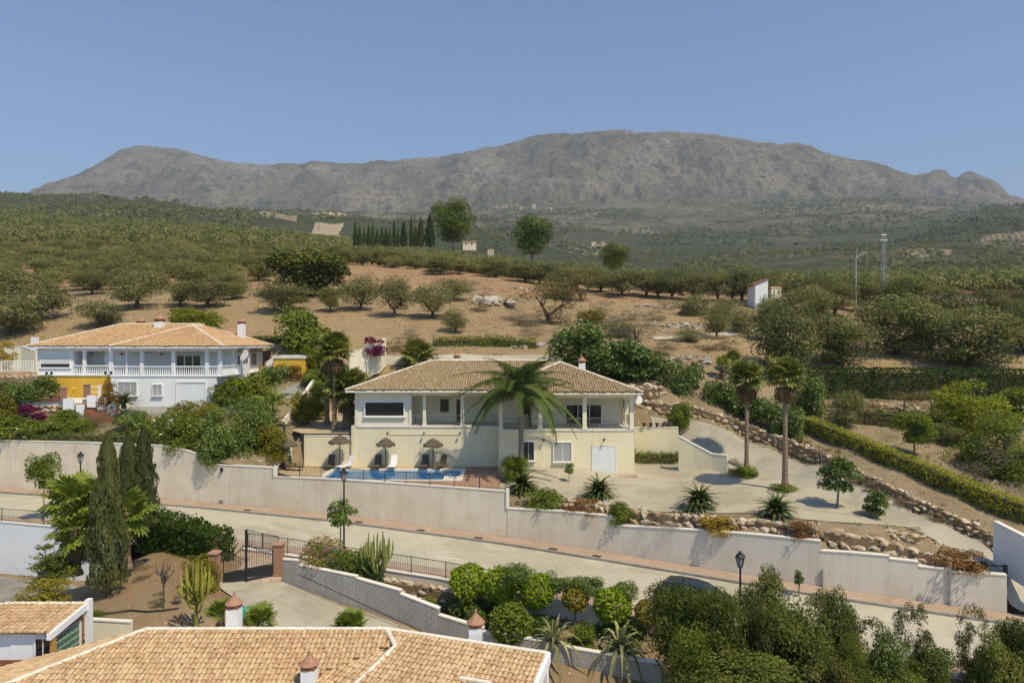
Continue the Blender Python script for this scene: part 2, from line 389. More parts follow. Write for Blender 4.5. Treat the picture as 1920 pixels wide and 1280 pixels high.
# what the land does behind the wall: (px, py, depth)
LAND = [
 (-700,830,76),(-300,826,69),(0,828,63.5),(150,830,61.5),(300,834,59.4),(390,860,57.8),(450,872,56.8),(520,878,55.8),
 (-700,770,85),(-300,768,75),(0,785,68),(0,770,71.5),(150,790,67),(150,772,69.5),(250,768,69.5),(330,768,69.5),(400,769,69),(330,800,64),(430,815,62),(480,830,61),
 (450,765,70),(540,742,72),(590,715,76),(540,790,66),(500,855,58.5),(560,795,66),(600,790,67),(640,775,70),(650,745,75),(600,690,80),
 (600,883,59),(700,883,59),(900,885,58.8),(760,900,55),(950,900,55.5),
 (1000,925,51.5),(960,950,48.9),(1100,905,55.3),(1100,950,47.5),(1200,890,58.5),(1200,868,62.2),(1262,869,61.8),(1200,900,56.4),(1200,945,48),(1150,972,46.2),(1300,895,57.3),(1300,955,46.5),(1400,880,58.5),(1400,930,50.5),(1400,965,44.8),(1400,990,42.4),
 (1470,918,52.4),(1500,985,42.8),(1540,1018,40.5),(1620,990,42.3),(1650,1025,39.8),(1700,1000,42.6),(1760,1040,39.6),(1840,1062,39.4),(1880,1085,37.6),
 (1300,795,64),(1400,830,62),(1500,880,56.7),(1600,930,50),(1700,975,45.7),(1800,1020,42.3),(1860,1053,40.6),(1905,1110,38.4),(1930,1152,36.7),(1890,1135,37.4),(2100,1175,35.6),(2300,1205,34.2),(2900,1263,31.7),
 (1210,740,68),(1250,745,67.5),(1350,775,65),(1450,820,61.5),(1550,868,55.4),(1650,912,50.2),(1750,958,45.9),(1850,1005,42.2),(1920,1020,41),(2200,1110,37),(2500,1130,36),
 (1510,800,62.8),(1600,838,57.2),(1700,880,52),(1800,925,47.5),(1920,982,43),(2200,1060,39),
 (1600,790,65),(1700,830,59),(1760,850,57),(1850,890,53),(1920,930,49),(1800,810,63),(1900,850,59),(2100,900,55),(1700,770,69),(1850,770,69.5),(1600,765,69),(2100,790,68),(2500,900,60),(2900,1000,52),
 (1400,745,70),(1480,748,70),
 (1530,752,72),(1700,752,72),(1920,752,72),(2200,760,72),(2700,760,74),
 (1530,700,79),(1700,685,81),(1920,692,80),(2200,690,82),(2700,690,84),
 (1680,660,88),(1560,675,83),(1800,668,86),(1500,640,95),(1400,605,108),(1600,620,110),(1700,605,125),(1850,592,130),(1920,585,140),(2300,585,140),(2800,585,140),
 (-700,650,88),(-300,650,86),(-100,642,86),(100,626,89),(300,620,90),(500,634,88),(600,640,86),(100,600,97),(250,577,105),(400,575,105),(530,580,103),(740,594,98),(620,585,101),(815,598,97),(855,624,91),
 (0,575,108),(-300,570,110),(-700,570,112),
 (700,650,84),(860,661,81),(1000,664,80.5),(1100,672,79),(950,640,87),(1100,640,87),(1230,635,90),(1310,628,93),(1180,660,82),(1250,690,75),(1330,700,74),(1420,690,77),(1310,745,68),(1320,665,81),
 (700,540,128),(600,540,130),(900,590,107),(930,565,118),(1000,575,116),(1050,602,104),(1150,575,124),(1090,565,128),(1250,585,116),(1340,630,95),
 (650,500,168),(700,498,172),(850,508,166),(1000,530,150),(1160,552,136),(1300,562,130),(1400,565,132),
 (550,505,165),(450,520,152),(300,530,140),(100,545,128),(-200,545,128),(-700,545,130),
 (500,480,215),(300,490,195),(100,500,175),(0,500,175),(-300,500,175),(-700,500,180),
 (700,497,230),(850,512,230),(1000,535,220),(1160,556,210),(1300,563,210),(1500,560,190),(1700,560,190),(1900,555,200),(2300,555,200),(2800,555,200),
 (500,455,310),(300,456,300),(100,456,290),(-300,455,290),(-700,455,300),(700,490,320),(1000,532,340),(1300,548,340),(1600,530,330),(1850,528,330),(2400,528,330),
 (500,440,470),(300,425,480),(100,420,470),(-300,418,480),(620,446,560),(700,462,620),(1000,502,700),(1300,508,700),(1600,502,620),(1850,500,600),(2400,490,600),
 (500,420,800),(300,402,850),(100,388,850),(-300,385,850),(-700,385,850),(650,428,1000),(800,440,1050),(1000,478,1150),(1300,480,1150),(1600,476,1000),(1750,462,1000),(1900,455,1000),(2400,450,1000),
 (0,377,1100),(120,379,1120),(300,393,1250),(500,409,1400),(700,412,1500),(1000,448,1700),(1300,455,1700),(1550,445,1600),(1700,440,1500),(1850,425,1500),(1900,402,1800),(2000,388,2000),(2400,380,2000),
 (-400,372,1150),(-800,372,1150),(700,402,2300),(1000,418,2400),(1300,414,2400),(1600,408,2400),(1800,400,2400),(1900,396,2500),(400,399,2300),(100,395,2300),(-400,395,2300),
 (-800,400,3300),(0,398,3300),(250,396,3300),(400,402,3300),(560,398,3300),(700,404,3300),(900,392,3300),(1000,386,3300),(1150,380,3300),(1300,372,3300),(1450,376,3300),(1600,366,3300),(1750,370,3300),(1900,386,3300),(2400,388,3300),(3000,388,3300),
]
WTOPS = [[(951, 952), (1050, 957), (1154, 967)], [(1155, 984), (1300, 992), (1420, 1001), (1538, 1013)], [(1540, 1031), (1668, 1043), (1722, 1056), (1780, 1067), (1886, 1077)]]
for run in WTOPS:
    for px in range(int(run[0][0]) + 8, int(run[-1][0]), 45):
        LAND.append((px, float(np.interp(px, [r[0] for r in run], [r[1] for r in run])) + 2.5, float(wall_d(px)) + .35))
_L = np.array(LAND, float)
def _feat(px, d): return np.stack([np.asarray(px, float) / 260.0, np.log(np.asarray(d, float)) * 4.2], -1)
_A = _feat(_L[:, 0], _L[:, 2])
def _kern(a, b): return np.sqrt(((a[:, None, :] - b[None, :, :]) ** 2).sum(-1) + 1e-6)
_n = len(_A)
_K = np.zeros((_n + 3, _n + 3)); _K[:_n, :_n] = _kern(_A, _A) - np.eye(_n) * 0.03
_K[:_n, _n] = 1; _K[:_n, _n + 1:] = _A; _K[_n, :_n] = 1; _K[_n + 1:, :_n] = _A.T
_W = np.linalg.solve(_K, np.concatenate([_L[:, 1], [0, 0, 0]]))
def land_py(px, d):
    px = np.asarray(px, float); d = np.asarray(d, float); sh = px.shape
    f = _feat(px.ravel(), d.ravel()); out = np.empty(len(f))
    for i in range(0, len(f), 20000):
        g = f[i:i + 20000]
        out[i:i + 20000] = _kern(g, _A) @ _W[:_n] + _W[_n] + g @ _W[_n + 1:]
    return out.reshape(sh)
STAMPS = []                                        # (polygon in plan, level or None, drop)
def in_poly(x, y, poly):
    r = np.zeros(np.shape(x), bool); j = len(poly) - 1
    for i in range(len(poly)):
        xi, yi = poly[i][:2]; xj, yj = poly[j][:2]
        if yi != yj:
            c = ((yi > y) != (yj > y)) & (x < (xj - xi) * (y - yi) / (yj - yi) + xi); r ^= c
        j = i
    return r
def land_raw(x, y):
    x = np.asarray(x, float); y = np.asarray(y, float)
    return CZ - (land_py(960 + F * x / y, y) - HY) / F * y
def stamp(z, x, y):
    for poly, lev, drop in STAMPS:
        k = in_poly(x, y, poly)
        z = np.where(k, (z if lev is None else lev) - drop, z)
    return z
def land(x, y): 
    return stamp(land_raw(x, y), np.asarray(x, float), np.asarray(y, float))
def gz(x, y): return float(land(np.array([x]), np.array([y]))[0])
_D = np.exp(np.linspace(math.log(30), math.log(3300), 1500))
def hit(px, py, dmin=0):
    """the ground point behind the wall that a line of sight meets"""
    lo = max(dmin, float(wall_d(px)) + 0.15)
    d = _D[_D > lo]; x = PX(px, d)
    z = land(x, d); g = HY - (z - CZ) / d * F
    k = np.nonzero(g <= py)[0]
    i = k[0] if len(k) else len(d) - 1
    dd = d[i]
    if i > 0 and g[i - 1] > py: dd = np.interp(-py, [-g[i - 1], -g[i]], [d[i - 1], d[i]])
    x = PX(px, dd)
    return Vector((x, dd, gz(x, dd)))

# ---------------- the plots before the road (below it): plan RBF on x, y
LOW = [(-60,60,-6.0),(-40,52,-5.85),(-30,48,-5.85),(-28,42,-5.85),(-40,40,-5.85),(-60,40,-5.9),(-32,35,-5.8),(-45,25,-5.8),
 (-24.5,44,-3.0),(-22,46,-2.4),(-22.8,39,-3.1),(-25.5,41,-4.1),(-25.8,38,-4.2),(-26,35,-4.6),(-19.3,38,-2.45),(-18.5,42.5,-2.3),(-20,34,-2.6),(-14.5,34,-2.6),(-16.5,38,-2.45),(-23.5,31,-3.4),
 (-15.5,39.5,-2.5),(-14.5,43,-2.45),(-12.4,38.6,-3.15),(-9.3,38.0,-3.85),(-6.3,36.7,-4.25),(-4.1,35.6,-4.6),(-9.5,36.3,-4.0),(-8,33,-4.7),(-12,33,-3.9),(-5,32,-4.9),(-12,28,-4),(0,28,-5.4),(-5,33.4,-4.7),(-2,33,-5.1),(0,32.8,-5.3),(5,31.3,-5.7),(-2,30.5,-5.3),(8,29.6,-5.9),(-20,26,-4),(5,28,-5.8),
 (-8,40,-2.9),(-5,38.7,-3.5),(-2,37,-3.9),(0,36,-4.0),(3,35.3,-4.1),(6,34.4,-4.1),(9,33.0,-4.2),(-1,38,-3.8),(4,36.5,-3.6),(9,34,-3.7),(12,31,-3.9),(14,28,-4.4),(18,28,-3.8),(18,25,-4.6),(22,27,-3.7),(26,26,-3.7),(25,22,-4.8),(10,25,-4.8),(0,20,-5),(-20,15,-6),(20,15,-6),(40,25,-4),(50,20,-5),
 (-20,52,-3),(-5,47,-3.4),(8,42,-3.8),(20,35,-4),(35,30,-4.2),(60,25,-5)]
_B = np.array(LOW, float)
_bn = len(_B); _BK = np.zeros((_bn + 3, _bn + 3)); _BK[:_bn, :_bn] = _kern(_B[:, :2], _B[:, :2])
_BK[:_bn, _bn] = 1; _BK[:_bn, _bn + 1:] = _B[:, :2]; _BK[_bn, :_bn] = 1; _BK[_bn + 1:, :_bn] = _B[:, :2].T
_BW = np.linalg.solve(_BK, np.concatenate([_B[:, 2], [0, 0, 0]]))
def low(x, y):
    x = np.asarray(x, float); y = np.asarray(y, float); g = np.stack([x.ravel(), y.ravel()], -1)
    return (_kern(g, _B[:, :2]) @ _BW[:_bn] + _BW[_bn] + g @ _BW[_bn + 1:]).reshape(x.shape)
def lz(x, y): return float(low(np.array([x]), np.array([y]))[0])
def lhit(px, py, dmin=20, dmax=58):
    d = np.linspace(dmin, dmax, 400); x = PX(px, d); g = HY - (low(x, d) - CZ) / d * F
    k = np.nonzero(g <= py)[0]; i = k[0] if len(k) else len(d) - 1
    return Vector((x[i], d[i], lz(x[i], d[i])))

def grid_mesh(name, X, Y, Z, mats, kind='structure', midx=None, smooth=True):
    r, c = X.shape
    me = bpy.data.meshes.new(name)
    i = np.arange(r * c).reshape(r, c)
    q = np.stack([i[:-1, :-1], i[:-1, 1:], i[1:, 1:], i[1:, :-1]], -1).reshape(-1, 4)
    me.vertices.add(r * c); me.vertices.foreach_set('co', np.stack([X, Y, Z], -1).astype(np.float32).ravel())
    me.loops.add(q.size); me.loops.foreach_set('vertex_index', q.astype(np.int32).ravel())
    me.polygons.add(len(q)); me.polygons.foreach_set('loop_start', (np.arange(len(q)) * 4).astype(np.int32))
    if midx is not None: me.polygons.foreach_set('material_index', midx.astype(np.int32).ravel())
    me.polygons.foreach_set('use_smooth', np.full(len(q), smooth))
    for m in (mats if isinstance(mats, list) else [mats]): me.materials.append(m)
    me.update(); me.validate()
    o = put(name, me); o['kind'] = kind
    return o

def drape(name, poly, off, mat, zf=None, step=1.0, kind='structure', thick=0, register=True, drop=0.12):
    """a paved sheet laid over the land inside a plan polygon"""
    zf = zf or land_raw
    bm = bmesh.new(); bm.faces.new([bm.verts.new((p[0], p[1], 0)) for p in poly])
    xs = [p[0] for p in poly]; ys = [p[1] for p in poly]
    for ax, lo, hi in ((0, min(xs), max(xs)), (1, min(ys), max(ys))):
        v = math.ceil(lo / step) * step
        while v < hi:
            co = (v, 0, 0) if ax == 0 else (0, v, 0); no = (1, 0, 0) if ax == 0 else (0, 1, 0)
            bmesh.ops.bisect_plane(bm, geom=bm.verts[:] + bm.edges[:] + bm.faces[:], plane_co=co, plane_no=no); v += step
    bmesh.ops.recalc_face_normals(bm, faces=bm.faces)
    x = np.array([q.co.x for q in bm.verts]); y = np.array([q.co.y for q in bm.verts]); z = zf(x, y)
    for q, h in zip(bm.verts, z): q.co.z = float(h) + off
    for f in bm.faces:
        if f.normal.z < 0: f.normal_flip()
        f.smooth = True
    if thick:
        r = bmesh.ops.extrude_face_region(bm, geom=bm.faces[:])
        for e in r['geom']:
            if isinstance(e, bmesh.types.BMVert): e.co.z -= thick
        bmesh.ops.recalc_face_normals(bm, faces=bm.faces)
    me = bpy.data.meshes.new(name); bm.to_mesh(me); bm.free(); me.materials.append(mat)
    o = put(name, me); o['kind'] = kind
    if register: STAMPS.append((poly, None, drop))
    return o

# ---------------- paved sheets behind the wall (before the land is meshed, so that it dips below them)
def wl(x, off=0.3): return (x, float(wall_y(x)) + off)
COURT = [(-1.0, 58.45), (10.4, 58.45), (10.4, 62.5), (14.6, 62.0), (15.0, 59.8), (17.4, 58.0), (19.3, 57.2), (21.6, 55.0), (23.0, 50.6), (24.3, 47.0), (25.0, 44.0), (22.0, 43.6), (18.5, 44.2), (15.5, 45.4), (12.0, 46.5), (8.5, 47.6), (5.0, 49.0), (1.5, 51.6), (-1.0, 52.2)]
drape('court_paving', COURT, 0.0, M['court'])
DRIVE = [(13.2, 66.0), (17.0, 64.6), (20.0, 63.2), (22.6, 60.2), (24.6, 56.0), (25.6, 51.0), (26.7, 46.6), (28.2, 42.6), (29.2, 39.4), (30.2, 36.2), (26.6, 36.75), (26.75, 38.6), (26.3, 41.0), (25.0, 44.0), (24.3, 47.0), (23.0, 50.6), (21.6, 55.0), (19.3, 57.2), (16.6, 61.4), (13.4, 62.2)]
drape('driveway', DRIVE, 0.004, M['court_grey'])
NYARD = [(-42.0, 69.6), (-28.2, 69.9), (-24.5, 70.6), (-21.6, 73.5), (-19.6, 78.0), (-21.8, 78.6), (-24.6, 73.6), (-27.0, 72.2), (-29.5, 71.9), (-29.5, 70.2), (-40.2, 70.15), (-42.2, 70.4), (-42.2, 67.5), (-36.0, 67.6), (-29.0, 67.4)]
drape('neighbour_yard', [(-40.5, 71.0), (-29.4, 71.0), (-25.5, 71.6), (-22.0, 75.0), (-19.5, 80.0), (-21.5, 80.2), (-24.6, 76.6), (-27.0, 74.6), (-29.4, 74.0), (-40.5, 74.0), (-42.5, 68.2), (-36.0, 67.8), (-29.0, 67.8)][-3:] + [(-26.0, 68.6), (-22.5, 72.0), (-19.0, 77.0), (-20.8, 78.2), (-24.4, 74.0), (-28.5, 72.6), (-29.4, 70.4), (-40.6, 70.4)], 0.0, M['yard'])
PATH = [(20.0, 95.5), (26.5, 92.8), (30.0, 96.5), (36.5, 104.5), (38.0, 103.2), (31.6, 95.0), (27.5, 90.8), (20.6, 92.8)]
drape('farm_track', [(18.2, 91.2), (24.5, 93.6), (31.0, 99.5), (40.0, 108.5), (41.8, 107.2), (32.6, 97.6), (25.6, 91.6), (18.6, 89.2)], 0.01, M['road'])
STRIP = [(-16.0, 82.2), (-6, 80.9), (3.5, 80.4), (9, 79.0), (9, 77.4), (3.5, 78.6), (-6, 79.1), (-16, 80.2)]
drape('rear_lane', STRIP, 0.01, M['road'])
# level platforms
POOLDECK = [wl(-18.7), wl(-13), wl(-7), wl(-1.0), (-1.0, 61.0), (-14.1, 61.0), (-18.6, 61.2), (-20.4, 60.4), (-20.2, 56.6)]
UPPER = [(-18.6, 61.3), (-14.0, 61.3), (-14.0, 72.0), (-16.0, 76.0), (-19.2, 76.0), (-20.5, 68.0), (-20.2, 63.5)]
STAMPS.append((POOLDECK, 0.0, 1.6))
STAMPS.append(([(-14.6, 59.0), (10.9, 58.0), (10.9, 62.5), (-14.6, 62.5)], -.6, 0.0))
STAMPS.append(([(-13.2, 62.5), (9.9, 62.5), (9.9, 74), (-13.2, 74)], 3.0, 0.0))
STAMPS.append(([(-50, 71), (-29.3, 71), (-29.3, 84), (-50, 84)], 4.2, 0.0))
drape('upper_patio', UPPER, 2.85, M['sanddeck'], zf=lambda x, y: np.zeros_like(x) + np.clip(y - 66, 0, 20) * 0.08)
STAMPS[-1] = (UPPER, 2.65, 0.0)
TERR = [(-50.5, 68.6), (-41.0, 68.3), (-40.8, 71.7), (-50.5, 71.7)]
drape('neighbour_terrace', TERR, 5.2, M['cap'], zf=lambda x, y: np.zeros_like(x), thick=0.9)
STAMPS[-1] = (TERR, 4.2, 0.0)

# ---------------- near land sheet and hill sheets, to the horizon
def build_land():
    px = np.arange(-680, 2890, 11.0); t = np.exp(np.linspace(0, math.log(3.5), 150))
    d0 = wall_d(px) + 0.2
    Pn = np.repeat(px[None], len(t), 0); Dn = d0[None] * t[:, None]
    Dn = np.minimum(Dn, 128.0) ; Dn[-1] = 128.0
    for j in range(Dn.shape[1]):
        c = Dn[:, j]; k = int(np.argmax(c >= 127.99)); 
        Dn[:, j] = np.concatenate([np.linspace(d0[j], 60 if d0[j] < 55 else d0[j] + 12, 75), np.linspace(60 if d0[j] < 55 else d0[j] + 12, 128, 76)[1:]])
    X = (Pn - CX) / F * Dn; Z = land(X, Dn)
    mid = (Dn[:-1, :-1] < 77).astype(int)
    Z = Z + (fbm(X * 0.5, Dn * 0.5, 3, 3) - 0.45) * np.clip((Dn - 76) / 20, 0, 1) * 0.5
    grid_mesh('ground', X, Dn, Z, [M['soil'], M['strip']], midx=mid)
    px = np.arange(-800, 3000, 9.0); d = np.exp(np.linspace(math.log(127.0), math.log(3320), 330))
    Pn, Dn = np.meshgrid(px, d); X = (Pn - CX) / F * Dn; Z = land_raw(X, Dn)
    Z[0] -= 0.8
    amp = np.clip((Dn - 300) / 900, 0, 1)
    Z = Z + (fbm(X / 190, Dn / 190, 4, 9) - 0.46) * 75 * amp * np.clip((3250 - Dn) / 600, 0.15, 1) + (fbm(X * 0.1, Dn * 0.1, 3, 5) - .45) * 0.8
    grid_mesh('hills', X, Dn, Z, M['hill'])
    return X, Dn, Z
SIL = [(-500,420),(-100,402),(30,390),(95,352),(120,340),(150,329),(170,318),(190,305),(210,294),(230,284),(250,278),(270,276),(300,279),(330,283),(350,288),(400,302),(450,312),(480,316),(520,313),(560,311),(600,307),(640,308),(680,309),(700,307),(760,303),(820,302),(850,294),(870,290),(900,282),(920,278),(980,263),(1020,256),(1050,254),(1080,253),(1100,250),(1140,246),(1170,244),(1180,245),(1192,250),(1250,250),(1300,251),(1330,255),(1390,261),(1420,269),(1460,273),(1500,275),(1520,281),(1540,288),(1600,300),(1640,305),(1660,312),(1680,322),(1700,331),(1712,333),(1730,330),(1742,327),(1750,322),(1765,320),(1775,324),(1782,334),(1794,337),(1800,331),(1812,327),(1828,329),(1845,338),(1862,349),(1880,366),(1897,380),(1960,400),(2100,405),(2600,410)]
def build_mountains():
    px = np.arange(-500, 2500, 4.0); t = np.linspace(0, 1.45, 190)
    Pn, T = np.meshgrid(px, t)
    sil = np.interp(Pn, [s[0] for s in SIL], [s[1] for s in SIL])
    ridge = 5200 + 500 * np.sin(Pn / 310.0) + 700 * np.clip((Pn - 1690) / 30, 0, 1)
    D = 3250 + (ridge - 3250) * T
    X = (Pn - CX) / F * D
    foot = CZ - (np.interp(Pn, [0, 560, 700, 1000, 1300, 1600, 1900], [402, 402, 406, 392, 382, 376, 392]) - HY) / F * 3250 - 40
    top = CZ - (sil - HY) / F * ridge
    s = np.clip(T, 0, 1); prof = 0.28 * s + 0.72 * (s * s * (3 - 2 * s)) * (0.8 + 0.2 * s)
    Z = foot + (top - foot) * prof
    env = np.clip(s * 4, 0, 1) * np.clip((1 - s) * 2.2, 0, 1)
    wx = X + 260 * (fbm(X / 900, D / 900, 3, 71) - .5); wy = D + 260 * (fbm(X / 900, D / 900, 3, 72) - .5)
    Z = Z + env * ((fbm(wx / 620, wy / 900, 5, 21, True) - 0.62) * 340 + (fbm(X / 110, D / 160, 5, 31, True) - .62) * 110)
    Z = Z + (fbm(X / 60, D / 60, 3, 41) - 0.45) * 26 * np.clip(s * 3, 0, 1)
    Z = np.where(T > 1, Z - (T - 1) * 1800, Z)
    grid_mesh('mountains', X, D, Z, M['mountain'])
def make_far_mats():
    m, t, b = newmat('far_hillside'); g = geo(t)
    n1 = noise(t, 0.004, 5, 0.6, g, 0.5); n2 = noise(t, 0.02, 5, 0.7, g); n3 = noise(t, 0.09, 4, 0.7, g)
    r1 = ramp(t, n1.outputs[0], [(0.40, (0.05, 0.062, 0.03)), (0.58, (0.085, 0.088, 0.046)), (0.72, (0.17, 0.135, 0.08))])
    f2 = ramp(t, n2.outputs[0], [(0.46, (0, 0, 0)), (0.62, (1, 1, 1))])
    c = mixc(t, f2.outputs[0], r1.outputs[0], (0.075, 0.082, 0.042))
    v = nd(t, 'ShaderNodeTexVoronoi'); v.inputs['Scale'].default_value = 0.11; v.inputs['Randomness'].default_value = 0.75; t.links.new(g, v.inputs['Vector'])
    fv = ramp(t, v.outputs['Distance'], [(0.30, (1, 1, 1)), (0.42, (0, 0, 0))])
    c = mixc(t, fv.outputs[0], c, (0.04, 0.048, 0.024))
    f3 = ramp(t, n3.outputs[0], [(0.3, (0.7, 0.7, 0.7)), (0.7, (1.2, 1.2, 1.2))])
    c = mixc(t, 1.0, c, f3.outputs[0], 'MULTIPLY')
    n5 = noise(t, 0.0035, 3, 0.5, g, 0.8); f5 = ramp(t, n5.outputs[0], [(0.66, (0, 0, 0)), (0.70, (1, 1, 1))])
    mp = nd(t, 'ShaderNodeMapping'); mp.inputs['Rotation'].default_value = (0, 0, 0.6); t.links.new(g, mp.inputs[0])
    wv = nd(t, 'ShaderNodeTexWave'); wv.inputs['Scale'].default_value = 0.035; wv.inputs['Distortion'].default_value = 2.0; t.links.new(mp.outputs[0], wv.inputs['Vector'])
    tc_ = mixc(t, wv.outputs['Fac'], (0.09, 0.09, 0.05), (0.33, 0.26, 0.16))
    c = mixc(t, f5.outputs[0], c, tc_)
    sx = nd(t, 'ShaderNodeSeparateXYZ'); t.links.new(g, sx.inputs[0])
    near = nd(t, 'ShaderNodeMapRange'); near.inputs['From Min'].default_value = 200; near.inputs['From Max'].default_value = 420; t.links.new(sx.outputs[1], near.inputs[0])
    n6 = noise(t, 0.4, 5, 0.7, g)
    so = ramp(t, n6.outputs[0], [(0.35, (0.25, 0.15, 0.08)), (0.65, (0.36, 0.245, 0.14))])
    c = mixc(t, near.outputs[0], so.outputs[0], c)
    far = nd(t, 'ShaderNodeMapRange'); far.inputs['From Min'].default_value = 1300; far.inputs['From Max'].default_value = 2500; t.links.new(sx.outputs[1], far.inputs[0])
    n7 = noise(t, 0.006, 6, 0.7, g, 0.5); rk = ramp(t, n7.outputs[0], [(0.36, (0.085, 0.09, 0.05)), (0.5, (0.145, 0.135, 0.085)), (0.64, (0.235, 0.20, 0.135))])
    n8 = noise(t, 0.05, 5, 0.75, g); f8 = ramp(t, n8.outputs[0], [(0.42, (0.45, 0.47, 0.43)), (0.56, (1, 1, 1)), (0.75, (1.25, 1.2, 1.15))])
    c = mixc(t, far.outputs[0], c, mixc(t, 1.0, rk.outputs[0], f8.outputs[0], 'MULTIPLY'))
    t.links.new(c, b.inputs['Base Color']); b.inputs['Roughness'].default_value = 0.95; b.inputs['Specular IOR Level'].default_value = 0.05
    bump(t, n3.outputs[0], b, 4.0, 0.6)
    M['hill'] = m
    m, t, b = newmat('limestone_mountain'); g = geo(t)
    n1 = noise(t, 0.0016, 6, 0.65, g, 0.6); n2 = noise(t, 0.012, 6, 0.75, g); n3 = noise(t, 0.045, 5, 0.75, g)
    r1 = ramp(t, n1.outputs[0], [(0.36, (0.115, 0.10, 0.062)), (0.5, (0.19, 0.165, 0.11)), (0.64, (0.265, 0.23, 0.165))])
    f2 = ramp(t, n2.outputs[0], [(0.50, (0, 0, 0)), (0.66, (1, 1, 1))])
    c = mixc(t, f2.outputs[0], r1.outputs[0], (0.07, 0.07, 0.04))
    sx = nd(t, 'ShaderNodeSeparateXYZ'); t.links.new(g, sx.inputs[0])
    hz = nd(t, 'ShaderNodeMapRange'); hz.inputs['From Min'].default_value = 620; hz.inputs['From Max'].default_value = 860; hz.inputs['To Min'].default_value = 0.75; hz.inputs['To Max'].default_value = 0.0
    t.links.new(sx.outputs[2], hz.inputs[0])
    c = mixc(t, hz.outputs[0], c, (0.085, 0.09, 0.05))
    f3 = ramp(t, n3.outputs[0], [(0.40, (0.34, 0.37, 0.33)), (0.50, (1, 1, 1)), (0.70, (1.35, 1.32, 1.28))])
    c = mixc(t, 1.0, c, f3.outputs[0], 'MULTIPLY')
    t.links.new(c, b.inputs['Base Color']); b.inputs['Roughness'].default_value = 0.95; b.inputs['Specular IOR Level'].default_value = 0.05
    bump(t, n2.outputs[0], b, 30.0, 1.0)
    M['mountain'] = m
M['strip'] = ground_mat('dry_grass_earth', (0.28, 0.22, 0.13), (0.22, 0.155, 0.09), (0.36, 0.29, 0.18), (0.20, 0.17, 0.09), 1.6)
make_far_mats()
HX, HD, HZ = build_land()
build_mountains()

# ---------------- low ground
def build_low():
    xs = np.arange(-70, 62, 0.6); t = np.linspace(0, 1, 110)
    Xn, T = np.meshgrid(xs, t); Yw = wall_y(Xn) + 0.1
    Y = -15 + (Yw + 15) * T ** 0.7
    Z = low(Xn, Y) + (fbm(Xn * .7, Y * .7, 3, 77) - .45) * 0.12
    # stay under the road
    off = Yw - Y; rz = wall_z(Xn)
    Z = np.where(off < 11.4, np.minimum(Z, rz - 0.5), Z)
    grid_mesh('low_ground', Xn, Y, Z, M['garden'])
build_low()

# ---------------- the road: pavement by the wall, carriageway, kerbs, pavement with railing
def strip(name, o0, o1, h, mat, x0=-64, x1=48, n=160, skirt=0.0, kind='structure'):
    X, Y, Z = [], [], []
    prof = [(o0, h), (o1, h)]
    if skirt: prof = [(o0, h - skirt), (o0, h), (o1, h), (o1, h - skirt)]
    for x in np.linspace(x0, x1, n):
        p, d, q = wall_frame(float(x))
        r = [p + q * o + Vector((0, 0, z)) for o, z in prof]
        X.append([v.x for v in r]); Y.append([v.y for v in r]); Z.append([v.z for v in r])
    return grid_mesh(name, np.array(X), np.array(Y), np.array(Z), mat, kind, smooth=False)
ROAD_W0, ROAD_W1, ROAD_W2 = 1.55, 7.9, 9.6
strip('pavement_by_wall', 0.02, ROAD_W0 - 0.14, 0.13, M['pavers'])
strip('kerb_by_wall', ROAD_W0 - 0.14, ROAD_W0, 0.135, M['kerb'], skirt=0.2)
strip('road', ROAD_W0, ROAD_W1, 0.0, M['road'])
strip('kerb_by_railing', ROAD_W1, ROAD_W1 + 0.14, 0.125, M['kerb'], skirt=0.2)
strip('pavement_by_railing', ROAD_W1 + 0.14, ROAD_W2, 0.12, M['pavers'], skirt=0.6)
def road_pt(x, off, h=0.0):
    p, d, q = wall_frame(x); return p + q * off + Vector((0, 0, h)), d, q
mk = MB()
x = -40.0
while x < 30:
    for off in (5.55,):
        a, _, _ = road_pt(x, off - .05, .004); b, _, _ = road_pt(x + 1.6, off - .05, .004); c, _, _ = road_pt(x + 1.6, off + .05, .004); e, _, _ = road_pt(x, off + .05, .004)
        mk.quad(e, c, b, a)
    x += 4.6
mk.top('road_markings', M['marking'], (0, 0, 0), kind='structure')
for i, x in enumerate((-37.0, -20.5, -11.0, -6.2, -2.0, 3.2, 6.0)):
    a, d, q = road_pt(x, 1.15, .137); m = MB()
    m.obox(a, .3, .17, .006, Matrix.Rotation(math.atan2(d.y, d.x), 3, 'Z'))
    for k in range(4): m.obox(a + d * (-.22 + .146 * k) + Vector((0, 0, .007)), .025, .14, .006, Matrix.Rotation(math.atan2(d.y, d.x), 3, 'Z'))
    m.top('drain_cover', M['iron'], a, ['dark drain cover in the pavement behind the left palms', 'dark drain cover in the red pavement beyond the gate apron', 'dark drain cover in red pavement behind the thin street tree', 'dark drain cover in red pavement above the tall cactus', 'dark drain cover in red pavement above the brick post', 'dark drain cover in red pavement above the ball trees', 'dark drain cover in red pavement near the wall joint'][i], 'drain cover', 'drain covers along the pavement')
